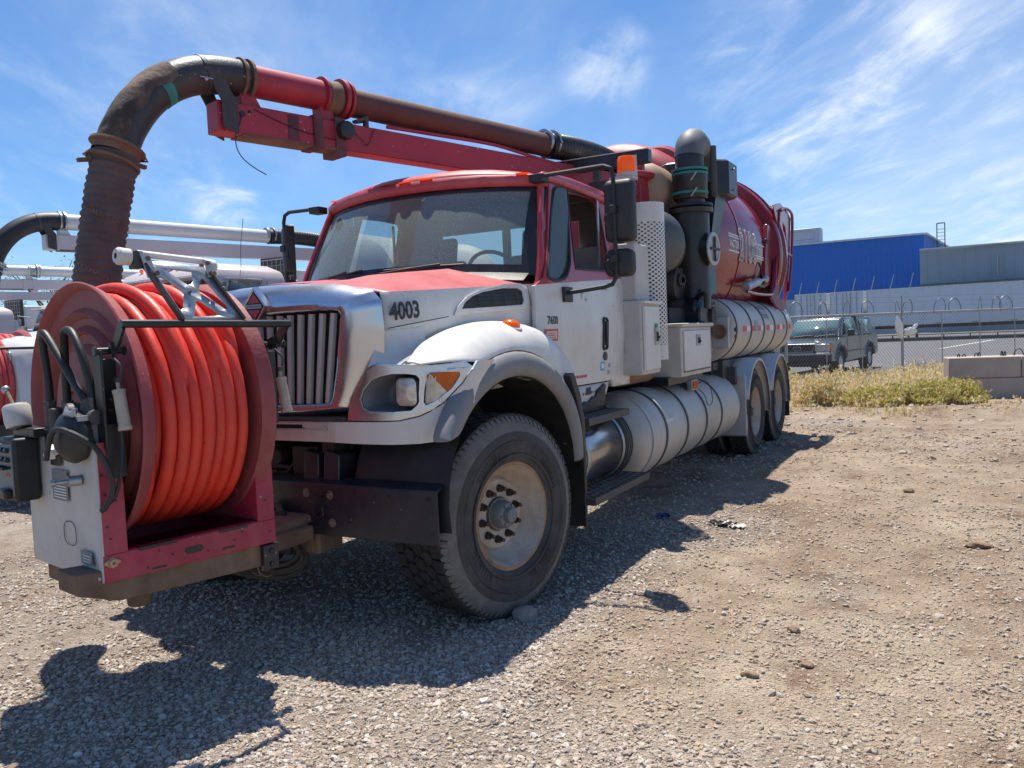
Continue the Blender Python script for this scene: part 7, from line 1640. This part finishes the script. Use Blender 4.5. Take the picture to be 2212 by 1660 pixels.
# row of slanted rods standing on the parapet in front of the blue wall
rod = None
for k in range(9):
    x = -13.9+2.02*k+.06*k*k*.0; y = 100-.2*k
    if rod is None: q = MB(); q.cyl((0, 0, 0), (.42, 0, 1.75), .045, 6); q.box(-.12, .12, -.1, .1, -.6, .05); rod = q.build('slanted_rod', steel, bb_); rod.location = (x, y, 4.75)
    else: o = inst(rod, bb_, (x, y, 4.75+.05*k))
b = MB(); b.box(-16, 12, 99.6, 100.4, 0, 4.3); b.box(-16, 12, 99.4, 100.6, 4.3, 4.5); b.build('loading_wall', pm('pale_wall', (.42, .45, .48, 1), .7, 0, .05, .2), label='long pale wall under the row of slanted rods', cat='wall')
def trailer(name, p0, d, L_, label, z1=4.15, end=False):
    n_ = Vector((-d.y, d.x)); root = empty(name, (p0.x, p0.y, 0), (0, 0, atan2(d.y, d.x)), label=label, cat='trailer', group='white box trailers parked in a row')
    b = MB(); b.box(0, L_, 0, 2.6, 1.15, z1); bx_ = b.build('box', trw, root, bevel=.03)
    b = MB()
    for i in range(int(L_/1.22)): b.box(.5+1.22*i, .54+1.22*i, -.03, 0, 1.2, z1-.06)
    b.build('side_post', trw, bx_, kind='stuff'); b = MB(); b.box(0, L_, -.04, .02, z1-.1, z1+.02); b.box(0, L_, -.04, .02, 1.12, 1.25); b.box(-.05, 0, -.03, .1, 1.12, z1+.02); b.build('rail', pm(name+'_rail', (.6, .6, .6, 1), .4, .4), bx_)
    if L_ > 5:
        b = MB(); b.box(.5, L_-.5, .4, 2.2, .85, 1.14)
        for x in (3.0, 3.6): b.box(x, x+.15, .2, .35, .1, 1.1)
        b.build('chassis', pkb, root)
        for x in (L_-3.2, L_-2.0):
            b = MB(); b.lathe((x, .25, .5), (0, -1, 0), [(-.3, .2), (-.3, .48), (.05, .5), (.08, .45), (.08, .25), (.0, .2)], 24); b.build('wheel', rubber, root)
        b = MB()
        for i in range(5): b.box(2.5+2.6*i, 2.9+2.6*i, -.055, -.03, 1.16, 1.22)
        b.build('reflector_strip', red_letter, bx_, kind='stuff')
    else:
        b = MB(); b.box(L_/2-.02, L_/2+.02, -.06, 0, 1.2, z1-.1)
        for x in (.5, 1.0, L_-1.0, L_-.5): b.cyl((x, -.05, 1.2), (x, -.05, z1-.1), .03, 6)
        b.build('door_rod', steel, bx_); b = MB(); b.box(.1, L_-.1, .1, .3, .5, 1.1)
        for x in (.15, L_-.65): b.box(x, x+.5, .2, 1.2, 0, .95)
        b.build('rear_axle', pkb, root)
dT = Vector((1, -.10)).normalized()
trailer('box_trailer', Vector((-3.6, 71.2)), dT, 16.2, 'long white box trailer seen from its side beyond the fence')
trailer('box_trailer', Vector((-6.55, 71.6)), dT, 2.62, 'white box trailer seen end-on, right beside the long one')
trailer('box_trailer', Vector((-9.5, 71.9)), dT, 2.62, 'white box trailer seen end-on, partly hidden by the tank of the vacuum truck')
b = MB(); b.box(-9, 12, 60.0, 60.25, .05, .25); b.box(-9, 12, 60.05, 60.1, .45, .5)
for i in range(14): b.box(-9+1.6*i, -8.92+1.6*i, 60.05, 60.12, .2, .5)
b.build('low_guard_rail', grey_dark, label='low grey guard rail crossing the car park before the trailers', cat='guard rail')

# ================================================================ white vacuum trucks in the row behind
bgw = pm('white_truck_paint', (.62, .63, .64, 1), .3, 0, .04, 2, dirt=.15, coat=.4); bgl = pm('pinkish_white_paint', (.56, .50, .51, 1), .35, 0, .04, 2, dirt=.15, coat=.3); bgr = pm('sun_faded_hose', (.52, .07, .075, 1), .5, 0, .15, 6); bgf = pm('truck_frame_dark', (.06, .055, .05, 1), .7, 0, .3, 5); hb = pm('dark_rubber_hose', (.022, .024, .028, 1), .5, 0, .3, 5)
def bg_truck(T, label, first_label_reel=None):
    r = empty('vacuum_truck', T, label=label, cat='vacuum truck', group='white vacuum trucks parked in the row behind')
    b = MB(); W = .62   # hood
    def sec(y, w, zt, zb, wb): return [(-wb, y, zb), (-wb, y, zb+.25), (-w-.06, y, zt-.16), (-w+.08, y, zt-.03), (-w*.5, y, zt+.02), (w*.5, y, zt+.02), (w-.08, y, zt-.03), (w+.06, y, zt-.16), (wb, y, zb+.25), (wb, y, zb)]
    b.loft([sec(-1.45, .50, 1.70, .85, .60), sec(-1.38, .56, 1.74, .8, .68), sec(-.8, .66, 1.82, .9, .72), (sec(0, .76, 1.92, 1.0, .80)), sec(.72, .86, 2.0, 1.0, .90)]); b.build('hood', bgw, r, ang=40)
    b = MB(); b.box(-.5, .5, -1.48, -1.44, .95, 1.62); b.build('grille', steel, r, bevel=.02)
    for s in (1, -1):
        b = MB(); rows = []
        for a in [radians(k) for k in range(-5, 200, 12)]:
            y = -.75+.70*cos(a); z = .62+.68*sin(a); rows.append([(s*.62, y, z+.05), (s*1.0, y, z+.06), (s*1.14, y, z), (s*1.17, y*1.0, z-.07)])
        b.loft(rows, closed=False); fe_ = b.build('fender', bgw, r, ang=60); q = fe_.modifiers.new('t', 'SOLIDIFY'); q.thickness = .02
        b = MB(); b.loft([[(s*x, -.75+.62*cos(a), .62+.60*sin(a)) for x in (.6, 1.12)] for a in [radians(k) for k in range(0, 190, 15)]], closed=False); b.build('arch_liner', bgf, r)
        for y in (-.75, 6.1, 7.45):
            b = MB(); b.lathe((s*1.04, y, .52), (s, 0, 0), [(-.26, .28), (-.25, .49), (-.2, .52), (.1, .52), (.13, .49), (.14, .35), (.11, .29), (.0, .26), (.0, .1), (.06, .09), (.06, .001)], 30); b.build('wheel', rubber, r)
        b = MB(); b.box(*sorted((s*.85, s*1.18)), .85, 2.1, .45, .50); b.build('step', steel, r)
    # cab
    b = MB(); b.box(-1.0, 1.0, .72, 2.18, 1.05, 2.0); b.build('cab_lower', bgl, r, bevel=.05)
    b = MB(); b.loft([[(-.98, .74, 2.0), (.98, .74, 2.0), (1.0, 2.18, 2.0), (-1.0, 2.18, 2.0)], [(-.95, .95, 2.48), (.95, .95, 2.48), (.97, 2.20, 2.48), (-.97, 2.20, 2.48)], [(-.90, 1.0, 2.60), (.90, 1.0, 2.60), (.93, 2.19, 2.60), (-.93, 2.19, 2.60)], [(-.70, 1.15, 2.69), (.70, 1.15, 2.69), (.75, 2.10, 2.69), (-.75, 2.10, 2.69)]])
    cb = b.build('cab_roof', bgl, r, ang=60, bevel=.03)
    def pane(nm, q, off=(0, 0, 0)): b = MB(); b.add([tuple(Vector(p)+Vector(off)) for p in q], [tuple(range(len(q)))]); o = b.build(nm, bggl, r); s_ = o.modifiers.new('t', 'SOLIDIFY'); s_.thickness = .012; s_.offset = 0; return o
    pane('windscreen', [(-.90, .765, 2.04), (-.02, .755, 2.04), (-.02, .93, 2.46), (-.88, .94, 2.46)], (0, -.006, 0)); pane('windscreen', [(.02, .755, 2.04), (.90, .765, 2.04), (.88, .94, 2.46), (.02, .93, 2.46)], (0, -.006, 0))
    for s in (1, -1):
        pane('side_window', [(s*.992, 1.08, 2.03), (s*1.0, 1.70, 2.03), (s*.975, 1.70, 2.44), (s*.968, 1.16, 2.44)], (s*.008, 0, 0)); pane('side_window', [(s*.99, .84, 2.06), (s*.992, 1.03, 2.04), (s*.972, 1.10, 2.42), (s*.972, 1.03, 2.42)], (s*.008, 0, 0))
        b = MB(); lo_ = [(s*1.0, 1.05, 2.0), (s*1.008, 1.73, 2.0), (s*.982, 1.73, 2.47), (s*.975, 1.12, 2.47), (s*1.0, 1.05, 2.0)]; b.tube(lo_, .012, 6); b.build('window_seal', pm('seal', (.4, .4, .4, 1), .4, .3) if False else steel, r)
        b = MB(); b.box(*sorted((s*1.001, s*1.006)), 1.80, 1.81, 1.1, 2.45); b.box(*sorted((s*1.001, s*1.006)), .80, .81, 1.1, 2.0); b.build('door_seam', bgf, r)
        b = MB(); b.tube([(s*.98, .80, 2.35), (s*1.25, .70, 2.40), (s*1.28, .70, 2.0), (s*1.0, .80, 1.75)], .012, 6); ma = b.build('mirror_arm', steel, r); b = MB(); b.box(*sorted((s*1.20, s*1.38)), .68, .73, 1.95, 2.32); b.build('mirror_head', steel, ma, bevel=.01)
        b = MB(); b.box(*sorted((s*.99, s*1.012)), 1.72, 1.80, 1.85, 2.25); b.build('door_reflector', red_letter, r)
        b = MB(); b.cyl((s*.80, .5, 1.7), (s*.80, .5, 2.15), .09, 16); b.build('air_cleaner', steel, r)
    b = MB(); b.box(-.98, .98, .80, 1.0, 2.49, 2.52); b.build('sun_visor', bgw, r, bevel=.01)
    ml2 = None
    for x in (-.6, -.15, 0, .15, .6):
        if ml2 is None: b = MB(); b.sphere((0, 0, 0), .03, 8); ml2 = b.build('marker_light', amber, r); ml2.location = (x, 1.06, 2.67)
        else: inst(ml2, r, (x, 1.06, 2.67))
    b = MB(); b.box(-.45, .45, -.9, 9.0, .75, 1.0); b.box(-1.15, 1.15, -1.62, -1.50, .55, .85); b.build('chassis_frame', bgf, r)
    # rack behind the cab, tank, water tanks
    b = MB(); b.box(.35, 1.0, 2.35, 2.40, 2.25, 2.85); 
    rk = b.build('guard_frame', bgf, r, bevel=.01); b = MB(); b.box(-.8, .2, 2.9, 4.2, 1.2, 2.75); b.build('equipment_cabinet', bgw, r, bevel=.02); b = MB(); b.box(.15, .95, 2.75, 4.2, 1.1, 2.2); b.build('side_cabinet', bgl, r, bevel=.02); b = MB()
    for i in range(7): b.cyl((.42+.085*i, 2.34, 2.28), (.42+.085*i, 2.34, 2.82), .006, 4); b.cyl((.38, 2.34, 2.30+.085*i), (.98, 2.34, 2.30+.085*i), .006, 4)
    b.build('wire_guard', steel, rk, kind='stuff'); b = MB(); b.box(.6, 1.05, 2.3, 2.7, 1.95, 2.18); b.build('white_box', bgw, r, bevel=.02)
    b = MB(); b.lathe((0, 0, 2.45), (0, 1, 0), [(4.4, .001), (4.45, .5), (4.6, .85), (4.8, 1.02), (8.2, 1.02), (8.3, 1.1), (8.4, 1.1), (8.6, .6), (8.65, .001)], 40); b.build('debris_tank', bgw, r, ang=40)
    for s in (1, -1): b = MB(); b.lathe((s*.85, 0, 1.5), (0, 1, 0), [(4.9, .001), (4.95, .33), (5.0, .35), (8.3, .35), (8.4, .2), (8.42, .001)], 30); b.build('water_tank', alu, r); b = MB(); b.lathe((s*.82, 0, .72), (0, 1, 0), [(2.3, .001), (2.35, .3), (2.45, .34), (5.1, .34), (5.2, .2), (5.22, .001)], 30); b.build('lower_tank', alu, r)
    build_boom(r, (bgw, bgw, bgl, hb), T=Vector(T)); build_reel(r, bgf, flange_red, bgr, white_panel, full=False, seed=int(abs(T[0])))
    b = MB(); b.tube(smooth_path([(.85, 1.5, 2.6), (.92, 1.45, 2.9), (1.10, 1.35, 3.25)], 5), .005, 4); b.build('whip_aerial', bgf, r)
    return r
bggl = pm('dark_cab_glass', (.03, .04, .045, 1), .07, .1, .3, 2, coat=1)
t2 = bg_truck((-6.0, 2.65, 0), 'nearest white vacuum truck behind the big one, black elbow over its red reel')
t3 = copy_tree(t2); t3.location = (-12.2, 5.3, 0); t3['label'] = 'middle white vacuum truck of the row behind, its white hood and bulging fender showing'
t4 = copy_tree(t2); t4.location = (-15.9, 4.6, 0); t4['label'] = 'farthest white vacuum truck of the row, little but its cab roof and windows showing'
# ---- feathery trees far left
def tree(name, loc, h, label, seed, spread=2.2, n=1500):
    rg = random.Random(seed); root = empty(name, loc, label=label, cat='tree'); b = MB()
    b.tube([(0, 0, 0), (.1, 0, h*.3), (0, .1, h*.6)], [.16, .12, .07], 8); tips = []
    for i in range(16):
        a = rg.uniform(0, 6.28); e = rg.uniform(.5, 1.2); L_ = rg.uniform(.6, 1)*spread; z0 = h*rg.uniform(.3, .6)
        p = [Vector((0, 0, z0)), Vector((cos(a)*L_*.4, sin(a)*L_*.4, z0+(h-z0)*.4*e)), Vector((cos(a)*L_*.8, sin(a)*L_*.8, z0+(h-z0)*.75*e*rg.uniform(.8, 1.1)))]
        b.tube(p, [.05, .03, .012], 5); tips.append(p)
    b.build('trunk', pm(name+'_bark', (.12, .08, .05, 1), .9), root); b = MB()
    for k in range(n):
        p = rg.choice(tips); t = rg.random(); c = p[1].lerp(p[2], t)+Vector((rg.gauss(0, .28), rg.gauss(0, .28), rg.gauss(.05, .2))); s = rg.uniform(.05, .12); a = rg.uniform(0, 6.28); u = Vector((cos(a), sin(a), rg.uniform(-.5, .3)))*s; w = Vector((-sin(a), cos(a), rg.uniform(-.4, .4)))*s*.35
        b.add([c-u, c+w, c+u, c-w], [(0, 1, 2, 3)], rg.randint(0, 1))
    b.build('crown', [green_l, green_d], root, smooth=False, fix=False, kind='stuff'); return root
green_l = leafm('feathery_leaf', (.16, .22, .07, 1)); green_d = leafm('feathery_leaf_dark', (.08, .12, .04, 1))
tree('mesquite_tree', (-31.5, 18, 0), 6.0, 'taller feathery green tree showing under the black elbow of the truck behind', 3, 2.4)
tree('mesquite_tree', (-26.2, 18.2, 0), 5.1, 'lower feathery green tree showing between the drop hose and the bracket', 9, 2.2)
